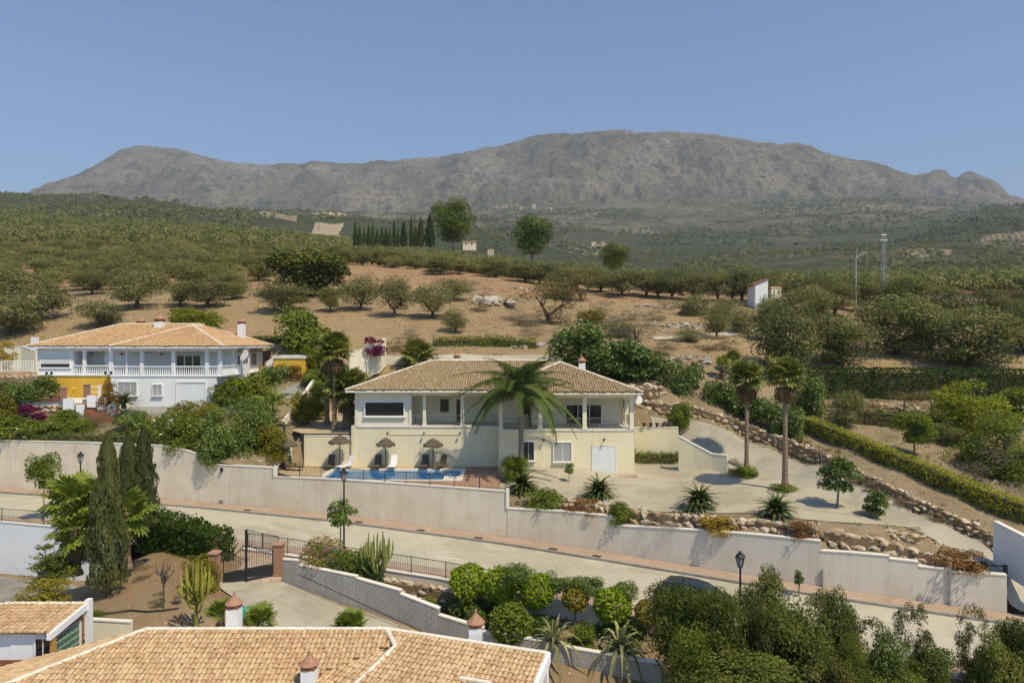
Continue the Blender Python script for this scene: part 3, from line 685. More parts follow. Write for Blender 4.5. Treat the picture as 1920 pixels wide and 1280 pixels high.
# ================================================================ RETAINING WALL ALONG THE ROAD
def wall_top(px, py): return float(PZ(py, wall_d(px)))
def long_wall(name, label, tops, mat, thick=0.3, grp='white capped retaining walls along the road'):
    """tops: list of runs [(px, py) ...]; a new run is a step in the coping"""
    x0 = PX(tops[0][0][0], float(wall_d(tops[0][0][0])))
    t = thing(name, label, 'wall', (x0, float(wall_y(x0)), float(wall_z(x0))), 0, grp)
    body, cap = MB(), MB()
    for run in tops:
        n = max(2, int(abs(run[-1][0] - run[0][0]) / 25) + 1)
        pxs = np.linspace(run[0][0], run[-1][0], n)
        pys = np.interp(pxs, [r[0] for r in run], [r[1] for r in run])
        pts = [(PX(p, float(wall_d(p))), float(wall_d(p)), wall_top(p, q)) for p, q in zip(pxs, pys)]
        for a, b in zip(pts[:-1], pts[1:]):
            za, zb = float(wall_z(a[0])) - .6, float(wall_z(b[0])) - .6
            body.seg(a, b, 0, thick, za, a[2] - .06, zb, b[2] - .06)
            cap.seg(a, b, -.035, thick + .035, a[2] - .06, a[2], b[2] - .06, b[2])
    body.part('wall_body', mat, t); cap.part('coping', M['cap'], t)
    return t, cap
t, _ = long_wall('retaining_wall', 'tall stained beige wall with curved top below the white house garden', [[(-500, 812), (0, 825), (150, 828), (300, 834), (345, 842), (375, 852), (395, 862), (403, 872)]], M['retain'])
t, _ = long_wall('retaining_wall', 'beige retaining wall with railing below the swimming pool', [[(403, 870), (518, 876)], [(518.1, 893), (640, 898), (760, 906), (860, 913), (950, 920)]], M['retain'])
m = MB(); d = float(wall_d(516)); m.seg((PX(513, d), d), (PX(519, d), d), -.05, .36, PZ(893, d), PZ(874, d), PZ(893, d), PZ(874, d)); m.part('end_post', M['cap'], t)
t, _ = long_wall('retaining_wall', 'grey beige wall section below the sago palm rockery', [[(951, 952), (1050, 957), (1154, 967)]], M['retain'])
m = MB(); d = float(wall_d(953)); m.seg((PX(949, d), d), (PX(955, d), d), -.05, .36, PZ(953, d), PZ(917, d), PZ(953, d), PZ(917, d)); m.part('end_post', M['cap'], t)
t, _ = long_wall('retaining_wall', 'long pale wall section behind the right street lamp', [[(1154.1, 984), (1300, 992), (1420, 1001), (1538, 1013)]], M['retain_grey'])
t, _ = long_wall('retaining_wall', 'stepped pale wall ending at the driveway entrance', [[(1538.1, 1031), (1600, 1035), (1668, 1041)], [(1668.1, 1046), (1722, 1052)], [(1722.1, 1060), (1780, 1067)], [(1780.1, 1069), (1888, 1077)]], M['retain_grey'])
for px, ty, lab in ((1543, 1068, 'thin grey pipe on the wall behind the sapling'), (1781, 1055, 'tall galvanised post standing against the pale wall')):
    p, d, q = wall_frame(PX(px, float(wall_d(px)))); p = p + q * .09
    m = MB(); z1 = PZ(ty, p.y); m.tube([p, (p.x, p.y, z1)], .05 if px > 1600 else .06, 8)
    m.tube([(p.x, p.y, z1 - .01), (p.x, p.y, z1 + .05)], .075, 8); m.tube([p + Vector((0, 0, .13)), p + Vector((0, 0, .17))], .1, 8)
    for k in (.35, .75):
        zz = p.z + (z1 - p.z) * k; m.box(p.x - .07, p.x + .07, p.y, p.y + .1, zz - .03, zz + .03)
    m.top('post', M['galv'], p, lab, 'post')
for px, py, lab in ((292, 872, 'small dark light on the beige wall behind the cypresses'), (417, 880, 'small dark light on beige wall just right of the curve')):
    p, d, q = wall_frame(PX(px, float(wall_d(px)))); z = PZ(py, p.y); p = Vector((p.x, p.y, z)) + q * .1
    m = MB(); m.box(p.x - .1, p.x + .1, p.y - .1, p.y + .06, z - .05, z + .17); m.lathe([(.05, -.22), (.12, -.05), (.12, 0)], 8, p); m.top('wall_light', M['iron'], p, lab, 'light', 'lights on the road wall')
for px, py, lab in ((290, 922, 'small grey outlet box low on the beige wall beside cypress'), (415, 940, 'small grey outlet box at the wall joint')):
    p, d, q = wall_frame(PX(px, float(wall_d(px)))); z = PZ(py, p.y)
    m = MB(); R3 = Matrix.Rotation(math.atan2(d.y, d.x), 3, 'Z'); c = Vector((p.x, p.y, z)) + q * .03
    m.obox(c, .2, .03, .14, R3); m.obox(c + q * .03, .16, .012, .10, R3); m.top('meter_box', M['kerb'], c, lab, 'box')

# ---------------- railing builder
def railing(name, label, pts, h=1.0, post=2.4, mat=None, group=None, bar=0.12, rb=0.009, rail=0.022):
    mat = mat or M['iron']; pts = [Vector(p) for p in pts]
    t = thing(name, label, 'railing', pts[0], 0, group)
    tr, bars = MB(), MB()
    up = Vector((0, 0, 1))
    for a, b in zip(pts[:-1], pts[1:]):
        L = (b - a).length
        if L < .05: continue
        tr.tube([a + up * h, b + up * h], rail, 6); tr.tube([a + up * .12, b + up * .12], rail * .75, 6)
        n = max(1, round(L / post))
        for k in range(n + (b is pts[-1])):
            q = a.lerp(b, k / n); m = MB(); m.tube([q - up * .02, q + up * (h + .03)], rail * 1.35, 6)
            m.part('post', mat, t)
        n = max(1, round(L / bar))
        for k in range(1, n):
            q = a.lerp(b, k / n); bars.tube([q + up * .12, q + up * h], rb, 4, cap=False)
    tr.part('rail', mat, t)
    bars.part('bars', mat, t, 'stuff')
    return t
def wallpts(pxs, pys, off=.15, dz=0):
    r = []
    for px, py in zip(pxs, pys):
        d = float(wall_d(px)); p, al, q = wall_frame(PX(px, d)); r.append(Vector((p.x, p.y, PZ(py, d) + dz)) - q * off)
    return r
railing('pool_railing', 'black iron railing on the wall in front of the pool', wallpts([520, 600, 680, 760, 850, 946], [893, 896, 901, 906, 912.5, 919.5]), 0.82, 2.2)
# near edge of the pavement: kerb wall, railing, brick posts
def near_pt(px, h=0.0, off=ROAD_W2 - .2):
    best = None
    for x in np.linspace(-64, 48, 1600):
        p, d, q = road_pt(float(x), off, h); u = 960 + F * p.x / p.y
        if best is None or abs(u - px) < best[0]: best = (abs(u - px), p)
    return best[1]
def low_wall(name, label, x0, x1, mat, down=1.6, off=ROAD_W2, top=.28, cat='wall'):
    b, c = MB(), MB(); n = max(2, int(abs(x1 - x0) / 1.0)); xs = np.linspace(x0, x1, n)
    P0, _, _ = road_pt(float(x0), off)
    t = thing(name, label, cat, P0)
    for xa, xb in zip(xs[:-1], xs[1:]):
        a, d, q = road_pt(float(xa), off); e, _, _ = road_pt(float(xb), off)
        b.seg(a, e, -.26, 0, a.z - down, a.z + top - .05, e.z - down, e.z + top - .05)
        c.seg(a, e, -.30, .03, a.z + top - .05, a.z + top, e.z + top - .05, e.z + top)
    b.part('wall_body', mat, t); c.part('coping', M['cap'], t); return t
low_wall('kerb_wall', 'white capped low wall under the railing beside the road', -13.9, 9.2, M['retain_grey'])
t = low_wall('yard_wall', 'tall white wall below the road at the left edge', -62, -23.6, M['white'], 4.4, ROAD_W2, .3)
PIL = near_pt(790)
def ptsbetween(pa, pb, n=4): 
    xa, xb = pa, pb
    r = []
    for x in np.linspace(xa, xb, n):
        p, d, q = road_pt(float(x), ROAD_W2 + .13, .28); r.append(p)
    return r
railing('road_railing', 'iron railing between gate pillar and domed brick post', ptsbetween(-13.6, -5.75), 0.95, 2.4, group='railings along the road')
railing('road_railing', 'iron railing from domed brick post to the parked car', ptsbetween(-5.3, 9.0, 7), 0.95, 2.4, group='railings along the road')
railing('road_railing', 'iron railing on the white wall at the left edge', ptsbetween(-50, -31.2, 6), 0.95, 2.8, group='railings along the road')
railing('gate_side_railing', 'short iron railing behind the open gate', [P(463, 1026, 44.5), P(522, 1040, 43.6)], 1.15, 1.1)
def brick_post(name, label, base, w, h, dome=False):
    t = thing(name, label, 'post', base)
    n = max(3, round(h / .14)); hb = h / n
    if dome:
        MB().lathe([(w * .36, 0), (w * .36, h * .98)], 12, base).part('core', M['joint'], t)
        for k in range(n): MB().lathe([(w * .47, 0), (w * .5, .015), (w * .5, hb - .03), (w * .47, hb - .015)], 14, base + Vector((0, 0, k * hb))).part('brick', M['terracotta'], t)
        MB().lathe([(w * .42, 0), (w * .55, .03), (w * .55, .07), (w * .46, .16), (w * .25, .25), (w * .05, .29)], 14, base + Vector((0, 0, h - .02)), 0).part('cap', M['terracotta'], t, smooth=True)
    else:
        m = MB(); m.box(base.x - w * .44, base.x + w * .44, base.y - w * .44, base.y + w * .44, base.z, base.z + h * .99); m.part('core', M['joint'], t)
        for k in range(n):
            m = MB(); e = w * .5 - (.006 if k % 2 else 0); m.box(base.x - e, base.x + e, base.y - e, base.y + e, base.z + k * hb + .008, base.z + (k + 1) * hb - .008); m.part('brick', M['terracotta'], t)
        m = MB(); z = base.z + h
        m.add([(base.x + sx * w * .6, base.y + sy * w * .6, z) for sx, sy in ((-1, -1), (1, -1), (1, 1), (-1, 1))] + [(base.x + sx * w * .6, base.y + sy * w * .6, z + .08) for sx, sy in ((-1, -1), (1, -1), (1, 1), (-1, 1))] + [(base.x, base.y, z + .22)],
              [(0, 3, 2, 1), (0, 1, 5, 4), (1, 2, 6, 5), (2, 3, 7, 6), (3, 0, 4, 7), (4, 5, 8), (5, 6, 8), (6, 7, 8), (7, 4, 8)])
        m.part('cap', M['terracotta'], t)
p, d, q = road_pt(-5.52, ROAD_W2 + .13, -.1)
brick_post('brick_post', 'round terracotta post with domed cap between two railings', p, .5, 1.25, True)

# ---------------- gate, pillars, drive, stepped block wall
G0, G1 = P(410, 1096, 38.4), P(518, 1076, 39.6)
brick_post('gate_pillar', 'square terracotta gate pillar at the end of the block wall', P(522, 1082, 39.9) - Vector((0, 0, .1)), .55, 2.0)
brick_post('gate_pillar', 'square terracotta gate pillar half hidden by the hedge', P(402, 1098, 38.2) - Vector((0, 0, .1)), .5, 1.9)
def gate_leaf(label, a, b, ha, hb_):
    t = thing('gate_leaf', label, 'gate', a, 0, 'double driveway gate')
    d = (b - a); L = d.length; ang = math.atan2(d.y, d.x); R3 = Matrix.Rotation(ang, 3, 'Z'); up = Vector((0, 0, 1))
    def top(u): return ha + (hb_ - ha) * (1 - math.cos(u * math.pi / 2)) if ha < hb_ else hb_ + (ha - hb_) * (1 - math.cos((1 - u) * math.pi / 2))
    f = MB(); f.tube([a, a + up * top(0)], .035, 6); f.tube([b, b + up * top(1)], .035, 6); f.tube([a + up * .62, b + up * .62], .03, 6); f.tube([a + up * .05, b + up * .05], .03, 6)
    f.tube([a.lerp(b, u) + up * (top(u) - .12) for u in np.linspace(0, 1, 9)], .025, 6)
    f.part('frame', M['iron'], t)
    m = MB(); m.obox(a.lerp(b, .5) + up * .34, L * .5 - .03, .012, .27, R3); m.part('kick_panel', M['iron'], t)
    n = int(L / .125)
    for k in range(1, n):
        u = k / n; m = MB(); q = a.lerp(b, u); m.tube([q + up * .62, q + up * (top(u) + .08)], .013, 4); m.part('bar', M['iron'], t)
    m = MB(); m.obox(b.lerp(a, .12) + up * 1.05, .05, .05, .09, R3); m.part('lock', M['galv'], t)
mid = G0.lerp(G1, .47)
gate_leaf('iron gate leaf rising towards the dark centre post', G0 + Vector((.25, .05, 0)), mid - Vector((.04, 0, 0)), 1.45, 2.1)
gate_leaf('iron gate leaf sloping down to the terracotta pillar', mid + Vector((.04, 0, 0)), G1 - Vector((.2, 0, 0)), 2.1, 1.45)
m = MB(); m.tube([mid - Vector((0, 0, .1)), mid + Vector((0, 0, 2.75))], .075, 8); m.tube([mid + Vector((0, 0, 2.75)), mid + Vector((0, 0, 2.8))], .1, 8); m.top('gate_post', M['iron'], mid, 'slim dark centre post of the driveway gate', 'post')
GW = [(523, 1047, 39.9), (640, 1062, 38.6), (748, 1105, 37.2), (820, 1142, 36.2), (905, 1172, 35.0), (1240, 1242, 32.3)]
GDRIVE = [(G0.x - .1, G0.y + .05), (G1.x + .3, G1.y + .1), (PX(640, 38.3), 38.3), (PX(748, 36.9), 36.9), (PX(820, 35.9), 35.9), (PX(905, 34.6), 34.6), (-2, 31.2), (-9.2, 30.4), (PX(560, 33), 33), (PX(470, 35.6), 35.6), (PX(415, 37.6), 37.6)]
drape('gate_driveway', GDRIVE, 0.09, M['court_grey'], zf=low, register=False)
ap0 = [near_pt(415, 0, ROAD_W2 - .1), near_pt(528, 0, ROAD_W2 - .1)]
APRON = [(ap0[0].x, ap0[0].y + .05), (ap0[1].x, ap0[1].y + .05), (G1.x + .3, G1.y), (G0.x - .1, G0.y)]
def apz(x, y):
    return np.interp(y, [38.2, 39.7, 45.0, 48], [-2.62, -2.45, -2.28, -2.24])
drape('gate_apron', APRON, 0.0, M['pavers'], zf=apz, register=False, thick=.5)
def block_wall():
    runs = [((523, 1047), (560, 1050)), ((560, 1058), (668, 1080)), ((668, 1083), (750, 1106)), ((750, 1112), (822, 1140)), ((822, 1152), (905, 1177)), ((905, 1183), (1060, 1208)), ((1060, 1212), (1240, 1243))]
    xs = [g[0] for g in GW]
    dep = lambda px: float(np.interp(px, xs, [g[2] for g in GW]))
    p0 = P(523, 1090, 39.9)
    t = thing('block_wall', 'stepped grey block wall with white coping beside the gate drive', 'wall', p0)
    core, cap = MB(), MB(); blocks = []
    for (x0, y0), (x1, y1) in runs:
        a = P(x0, y0, dep(x0)); b = P(x1, y1, dep(x1)); zt = max(a.z, b.z) * .0 + (a.z + b.z) / 2
        za, zb = a.z, b.z
        gb = lambda p: lz(p.x, p.y) - .5
        core.seg(a, b, 0.012, .2, gb(a), za - .05, gb(b), zb - .05)
        cap.seg(a, b, -.04, .25, za - .05, za + .015, zb - .05, zb + .015)
        d = (b - a); L = Vector((d.x, d.y)).length; ang = math.atan2(d.y, d.x); n = max(1, round(L / .42)); rows = int((za - gb(a)) / .2)
        for r in range(rows):
            for k in range(n + (r % 2)):
                u0 = max(0, (k - .5 * (r % 2)) / n); u1 = min(1, (k + 1 - .5 * (r % 2)) / n)
                if u1 - u0 < .02: continue
                q = a.lerp(b, (u0 + u1) / 2); z = za + (zb - za) * (u0 + u1) / 2 - .06 - .2 * (r + .5)
                px = 960 + F * q.x / q.y; py = HY - (z - CZ) / q.y * F
                if py > 1285: continue
                blocks.append((px, py, q, z, ang, L * (u1 - u0), math.atan2(zb - za, L)))
    core.part('wall_body', M['joint'], t); cap.part('coping', M['cap'], t)
    me = MB().box(-.5, .5, -.02, .02, -.095, .095).mesh('block', M['blockwall'])
    rest = MB()
    blocks.sort(key=lambda b: (b[0] > 1020 and b[1] > 1225, b[0] + b[1] * .2))
    for i, (px, py, q, z, ang, w, tilt) in enumerate(blocks):
        R3 = Matrix.Rotation(ang, 3, 'Z') @ Matrix.Rotation(-tilt, 3, 'Y')
        if i < 300:
            o = put('block', me, t, Vector((q.x, q.y, z)) - p0, R3.to_euler(), (w - .014, 1, 1))
        else: rest.obox((q.x, q.y, z), (w - .014) / 2, .02, .095, R3)
    if rest.v: rest.part('blockwork', M['blockwall'], t, 'stuff')
    # handrail fixed along the wall face
    h = MB(); a = P(560, 1074, 39.2) + Vector((-.02, -.12, 0)); b = P(815, 1192, 36.0) + Vector((-.02, -.12, 0)); h.tube([a, b], .022, 6)
    for k in range(6): q = a.lerp(b, .05 + k * .18); h.tube([q, q + Vector((.05, .12, -.02))], .016, 5)
    h.part('handrail', M['iron'], t)
block_wall()

# ---------------- stones
def rock_mesh(seed, mat, flat_=.8):
    rg = np.random.default_rng(seed); bm = bmesh.new(); bmesh.ops.create_icosphere(bm, subdivisions=2, radius=.5)
    off = rg.normal(0, 1, (9, 3))
    for v in bm.verts:
        n = v.co.normalized(); k = 1.0
        for o in off: 
            dd = max(0, n.dot(Vector(o).normalized()) - .45); k -= dd * .62
        k += rg.normal(0, .055)
        v.co = Vector((n.x * .5 * k * 1.15, n.y * .5 * k, n.z * .5 * k * flat_ * 1.1))
    me = bpy.data.meshes.new('stone'); bm.to_mesh(me); bm.free(); me.materials.append(mat); return me
ROCKS = [rock_mesh(i, M['stone'], random.uniform(.7, 1)) for i in range(9)]
ROCKG = [rock_mesh(40 + i, M['stone_grey'], random.uniform(.7, 1)) for i in range(7)]
def rock_wall(name, label, line, height, size, rows, lean=.18, meshes=ROCKS, cat='rock wall', seed=1, jitter=.35, back=True):
    """line: ground points along the wall foot, stones stacked in courses leaning back (left normal)"""
    rg = random.Random(seed); line = [Vector(p) for p in line]
    t = thing(name, label, cat, line[0])
    core = MB()
    acc = 0; cum = [0]
    for a, b in zip(line[:-1], line[1:]): cum.append(cum[-1] + (b - a).length)
    def at(s):
        for i in range(len(line) - 1):
            if s <= cum[i + 1] or i == len(line) - 2:
                u = (s - cum[i]) / max(1e-6, cum[i + 1] - cum[i]); d = (line[i + 1] - line[i]); d.z = 0; d.normalize()
                return line[i].lerp(line[i + 1], u), d
    for r in range(rows):
        s = rg.uniform(0, size * .5)
        while s < cum[-1]:
            sz = size * rg.uniform(1 - jitter, 1 + jitter * 1.1) * (1.08 if r == 0 else 1)
            h = height(s / cum[-1]) if callable(height) else height
            p, d = at(min(cum[-1], s + sz / 2)); n = Vector((-d.y, d.x, 0))
            rh = h / rows
            c = p + n * (lean * (r + .5) * rh + rg.uniform(-.06, .06) + size * .25) + Vector((0, 0, rh * (r + .5) + rg.uniform(-.06, .06)))
            o = put('stone', rg.choice(meshes), t, c - line[0], (rg.uniform(-.3, .3), rg.uniform(-.3, .3), math.atan2(d.y, d.x) + rg.uniform(-.35, .35)), (sz * 1.22, size * rg.uniform(.8, 1.2), rh * rg.uniform(1.1, 1.75)))
            s += sz * .93
    if back:
        for i in range(len(line) - 1):
            a, b = line[i], line[i + 1]; u0 = cum[i] / cum[-1]; u1 = cum[i + 1] / cum[-1]
            ha = height(u0) if callable(height) else height; hb = height(u1) if callable(height) else height
            core.seg(a, b, size * .3, size * .9, a.z - .3, a.z + ha * .8, b.z - .3, b.z + hb * .8)
        core.part('earth_core', M['garden'], t)
    return t
# boulder edge of the court above the retaining wall
BE = [(1120, 958), (1200, 985), (1290, 992), (1380, 1000), (1470, 1008), (1530, 1013)]
def ln(pts, dz=0, dep=None):
    r = []
    for i, p in enumerate(pts):
        if len(p) == 3: v = P(*p)
        else: v = hit(*p)
        r.append(v + Vector((0, 0, dz)))
    return r
def behind_wall(pxs, off, dz):
    r = []
    for px in pxs:
        p, d, q = wall_frame(PX(px, float(wall_d(px)))); b = p - q * off; r.append(Vector((b.x, b.y, 0)))
    return [Vector((v.x, v.y, gz(v.x, v.y) + dz)) for v in r]
rock_wall('boulder_edging', 'double row of tan boulders edging the court above the pale wall', behind_wall([1165, 1230, 1300, 1370, 1440, 1530], .75, -.15), .95, .68, 2, seed=3)
rock_wall('boulder_edging', 'tan boulder bank at the court corner above the stepped wall', behind_wall([1545, 1600, 1650, 1700, 1750], .75, -.25), lambda u: 1.2 - .3 * u, .78, 2, seed=4)
rock_wall('boulder_edging', 'small rocks behind the wall under the sago palm', behind_wall([958, 1000, 1050, 1110, 1160], .8, -.1), .55, .6, 1, seed=5)
RW = [(1205, 762, 66.6), (1240, 778, 66.0), (1290, 795, 65.0), (1400, 838, 61.8), (1500, 888, 56.6), (1560, 918, 53.0), (1640, 955, 48.6), (1720, 992, 45.2), (1800, 1028, 42.2), (1862, 1056, 40.3)]
def RWL():
    r = []
    for px, py, d in RW:
        x = PX(px, d); z = float(land_raw(np.array([x]), np.array([d]))[0]); r.append(Vector((x, d, z)))
    return r
_rw = RWL()
RWX = [Vector((13.6, 66.2, 0)), Vector((17.2, 64.9, 0)), Vector((20.3, 63.4, 0)), Vector((22.9, 60.4, 0)), Vector((24.9, 56.1, 0)), Vector((25.9, 51.1, 0)), Vector((27.0, 46.7, 0)), Vector((28.4, 42.7, 0)), Vector((28.6, 41.2, 0))]
for v in RWX: v.z = float(land_raw(np.array([v.x]), np.array([v.y]))[0]) - .1
rock_wall('drive_rock_wall', 'long dry stone wall climbing beside the driveway', RWX, lambda u: 1.25 - .35 * u, .62, 3, seed=8, lean=.3)
RB = [Vector((10.9, 67.2, 0)), Vector((11.9, 67.0, 0)), Vector((13.0, 66.6, 0)), Vector((14.2, 66.4, 0))]
for v in RB: v.z = float(land_raw(np.array([v.x]), np.array([v.y]))[0]) - .2
rock_wall('rear_rock_wall', 'tall rock wall behind the right corner of the cream villa', RB, 2.6, .75, 4, seed=9, lean=.15)
# rock wall under the railing
rock_wall('terrace_rock_wall', 'brown rock wall below the road railing beside tall cactus', [P(705, 1122, 39.5), P(770, 1134, 38.8), P(850, 1150, 37.9), P(960, 1178, 37.0)], lambda u: 1.25, .5, 4, seed=11, lean=.2)
rock_wall('terrace_rock_wall', 'shaded rock wall behind the clipped ball trees', [P(960, 1190, 37.1), P(1060, 1200, 36.3), P(1150, 1215, 35.4), P(1240, 1225, 34.6)], 1.1, .55, 3, seed=12, lean=.2, meshes=ROCKG)
# the dry stone wall below the neighbour's terrace
rock_wall('garden_stone_wall', 'cream dry stone wall below the terracotta planter', [P(60, 785, 67.6), P(85, 784, 67.9), P(110, 783, 68.1), P(128, 783, 68.2)], 1.3, .55, 3, seed=13, lean=.12)
rock_wall('garden_stone_wall', 'rough stone bank left of the yellow terrace wall', [P(-60, 745, 70), P(-20, 742, 70.2), P(20, 740, 70.4), P(62, 738, 70.6)], 2.0, .7, 4, seed=14, lean=.3)
# loose rocks: outcrops on the hill
def outcrop(name, label, px, py, wpx, n, seed, meshes=ROCKG, sz=(.5, 1.3), cat='rocks'):
    rg = random.Random(seed); c = hit(px, py); t = thing(name, label, cat, c); s = c.y / F
    for k in range(n):
        x = c.x + rg.gauss(0, .3) * wpx * s; y = c.y + rg.uniform(-1, 1) * wpx * s * .25; r = rg.uniform(*sz)
        put('stone', rg.choice(meshes), t, Vector((x, y, gz(x, y) + r * .1)) - c, (rg.uniform(-.4, .4), rg.uniform(-.4, .4), rg.uniform(0, 6)), (r * 1.3, r, r * .8))
outcrop('rock_outcrop', 'big weathered grey boulder on the bare slope', 932, 572, 60, 7, 1, sz=(2.2, 4.0), cat='boulder')
outcrop('rock_outcrop', 'white rock pile behind the cream villa roof', 1005, 648, 75, 26, 2)
outcrop('rock_outcrop', 'pale rocks beside the bend of the farm track', 1270, 612, 75, 26, 3)
outcrop('rock_outcrop', 'scattered rocks on the bank above the round shrubs', 1300, 675, 90, 34, 4, sz=(.4, 1.0))
outcrop('rock_outcrop', 'pale stones edging the small terrace under the olive row', 1220, 575, 70, 18, 5, sz=(.5, 1.1))
outcrop('rock_outcrop', 'small stone scatter right of the large boulder', 1010, 545, 60, 9, 6, sz=(.6, 1.4))
outcrop('rock_outcrop', 'rockery stones along the garden hedge at right', 1680, 765, 90, 22, 7, ROCKS, sz=(.35, .8))
outcrop('rock_outcrop', 'stones on the verge at the end of the court', 1700, 1008, 90, 18, 8, ROCKS, sz=(.3, .6))

# right edge white wall and posts
def plain_wall(name, label, pts, h, mat, thick=.25, capm='cap', down=.5, cat='wall', group=None):
    t = thing(name, label, cat, pts[0], 0, group); b, c = MB(), MB()
    for i, (a, e) in enumerate(zip(pts[:-1], pts[1:])):
        ha = h[i] if hasattr(h, '__len__') else h; hb = h[i + 1] if hasattr(h, '__len__') else h
        b.seg(a, e, 0, thick, a.z - down, a.z + ha - .07, e.z - down, e.z + hb - .07)
        if capm: c.seg(a, e, -.03, thick + .03, a.z + ha - .07, a.z + ha, e.z + hb - .07, e.z + hb)
    b.part('wall_body', mat, t)
    if capm: c.part('coping', M[capm], t)
    return t
plain_wall('entrance_wall', 'white boundary wall at the right edge beside the driveway', [P(1862, 1048, 40.2), P(1925, 1085, 37.4), P(2000, 1130, 34.9)], [2.25, 2.25, 2.25], M['white'])
# black bollard gate motor by the wall
b0 = P(1845, 1074, 39.0); m = MB(); m.box(b0.x - .12, b0.x + .12, b0.y - .12, b0.y + .12, b0.z - .3, b0.z + .6); m.box(b0.x - .14, b0.x + .14, b0.y - .14, b0.y + .14, b0.z + .6, b0.z + .66)
m.tube([b0 + Vector((0, 0, .45)), P(1885, 1080, 37.6) + Vector((0, 0, .55))], .04, 6); m.box(*(lambda q: (q.x - .08, q.x + .08, q.y - .08, q.y + .08, q.z - .4, q.z + .75))(P(1885, 1084, 37.6)))
m.top('barrier', M['iron'], b0, 'low black barrier arm at the driveway entrance', 'barrier')
# curved cream wall between drive and court, back wall
plain_wall('curved_wall', 'low cream wall curving beside the driveway mouth', [P(1272, 870, 59.5), P(1300, 880, 59.0), P(1335, 889, 58.3), P(1363, 890, 57.6)], [2.45, 2.2, 1.75, 1.65], M['cream'], .3)
plain_wall('back_wall', 'cream retaining wall right of the cream villa', [P(1190, 862, 62.6), P(1272, 862, 62.0)], 2.95, M['cream'], .3, cat='wall')
for k in range(5):
    p = P(1208 + k * 12, 800, 62.35); MB().lathe([(.1, 0), (.17, .3), (.19, .32), (.19, .36), (.15, .36), (.14, .3)], 10, p).top('plant_pot', M['wood'], p, ['first', 'second', 'third', 'fourth', 'fifth'][k] + ' small dark pot from the left on the cream back wall', 'pot', 'pots on the back wall')
# cream walls round the pool deck
plain_wall('patio_wall', 'cream wall behind the left parasols below the patio', [P(570, 876, 61.2), P(662, 877, 61.0)], 2.85, M['cream'], .3, cat='wall')
plain_wall('patio_wall', 'short cream wall left of the garden steps', [P(533, 874, 60.6), P(548, 875, 61.2)], [1.7, 2.3], M['cream'], .3, cat='wall')
def steps(name, label, x0, x1, y0, z0, n, run, rise, mt, mr, cat='steps'):
    t = thing(name, label, cat, (x0, y0, z0))
    for k in range(n):
        m = MB(); m.box(x0, x1, y0 + k * run, y0 + (n + .2) * run, z0 + k * rise - (0.3 if k == 0 else 0), z0 + (k + 1) * rise - .04); m.part('riser', mr, t)
        m = MB(); m.box(x0 - .0, x1 + .0, y0 + k * run - .03, y0 + (k + 1) * run - .03, z0 + (k + 1) * rise - .04, z0 + (k + 1) * rise); m.part('tread', mt, t)
steps('garden_steps', 'brown steps rising between cream walls left of the pool', PX(551, 61.4), PX(569, 61.4), 61.3, 0.0, 15, .3, .19, M['wood'], M['brick'])
plain_wall('garden_border_wall', 'sloping cream garden border beside the pool steps', [P(480, 878, 57.8), P(536, 856, 60.4), P(548, 850, 61.3)], .25, M['cream_pale'], .25)
# curved white block wall with bougainvillea
plain_wall('bougainvillea_wall', 'curved white block wall under the magenta bougainvillea', [P(655, 705, 76), P(690, 698, 77), P(712, 690, 78), P(724, 678, 79.5)], [2.6, 2.9, 2.9, 2.7], M['cream_pale'], .3)
plain_wall('ramp_wall', 'white boundary wall climbing between the two gardens', [P(532, 812, 65.5), P(560, 790, 68), P(585, 745, 73), P(600, 715, 77)], [1.1, 1.9, 1.5, 1.0], M['cream_pale'], .25)
# yellow annex behind the neighbour
def annex():
    d = 77.6; t = thing('annex', 'small yellow outbuilding with white parapet beside white house', 'building', P(512, 705, d))
    x0, x1 = PX(512, d), PX(572, d); m = MB(); m.box(x0, x1, d, d + 5, PZ(725, d), PZ(672, d)); m.part('wall', M['yellow'], t)
    m = MB(); m.box(x0 - .1, x1 + .1, d - .1, d + 5.1, PZ(672, d), PZ(667, d)); m.part('parapet', M['cap'], t)
    m = MB(); m.box(x0 + .7, x0 + 1.5, d - .04, d + .04, PZ(720, d), PZ(690, d)); m.part('door', M['white_paint'], t)
annex()
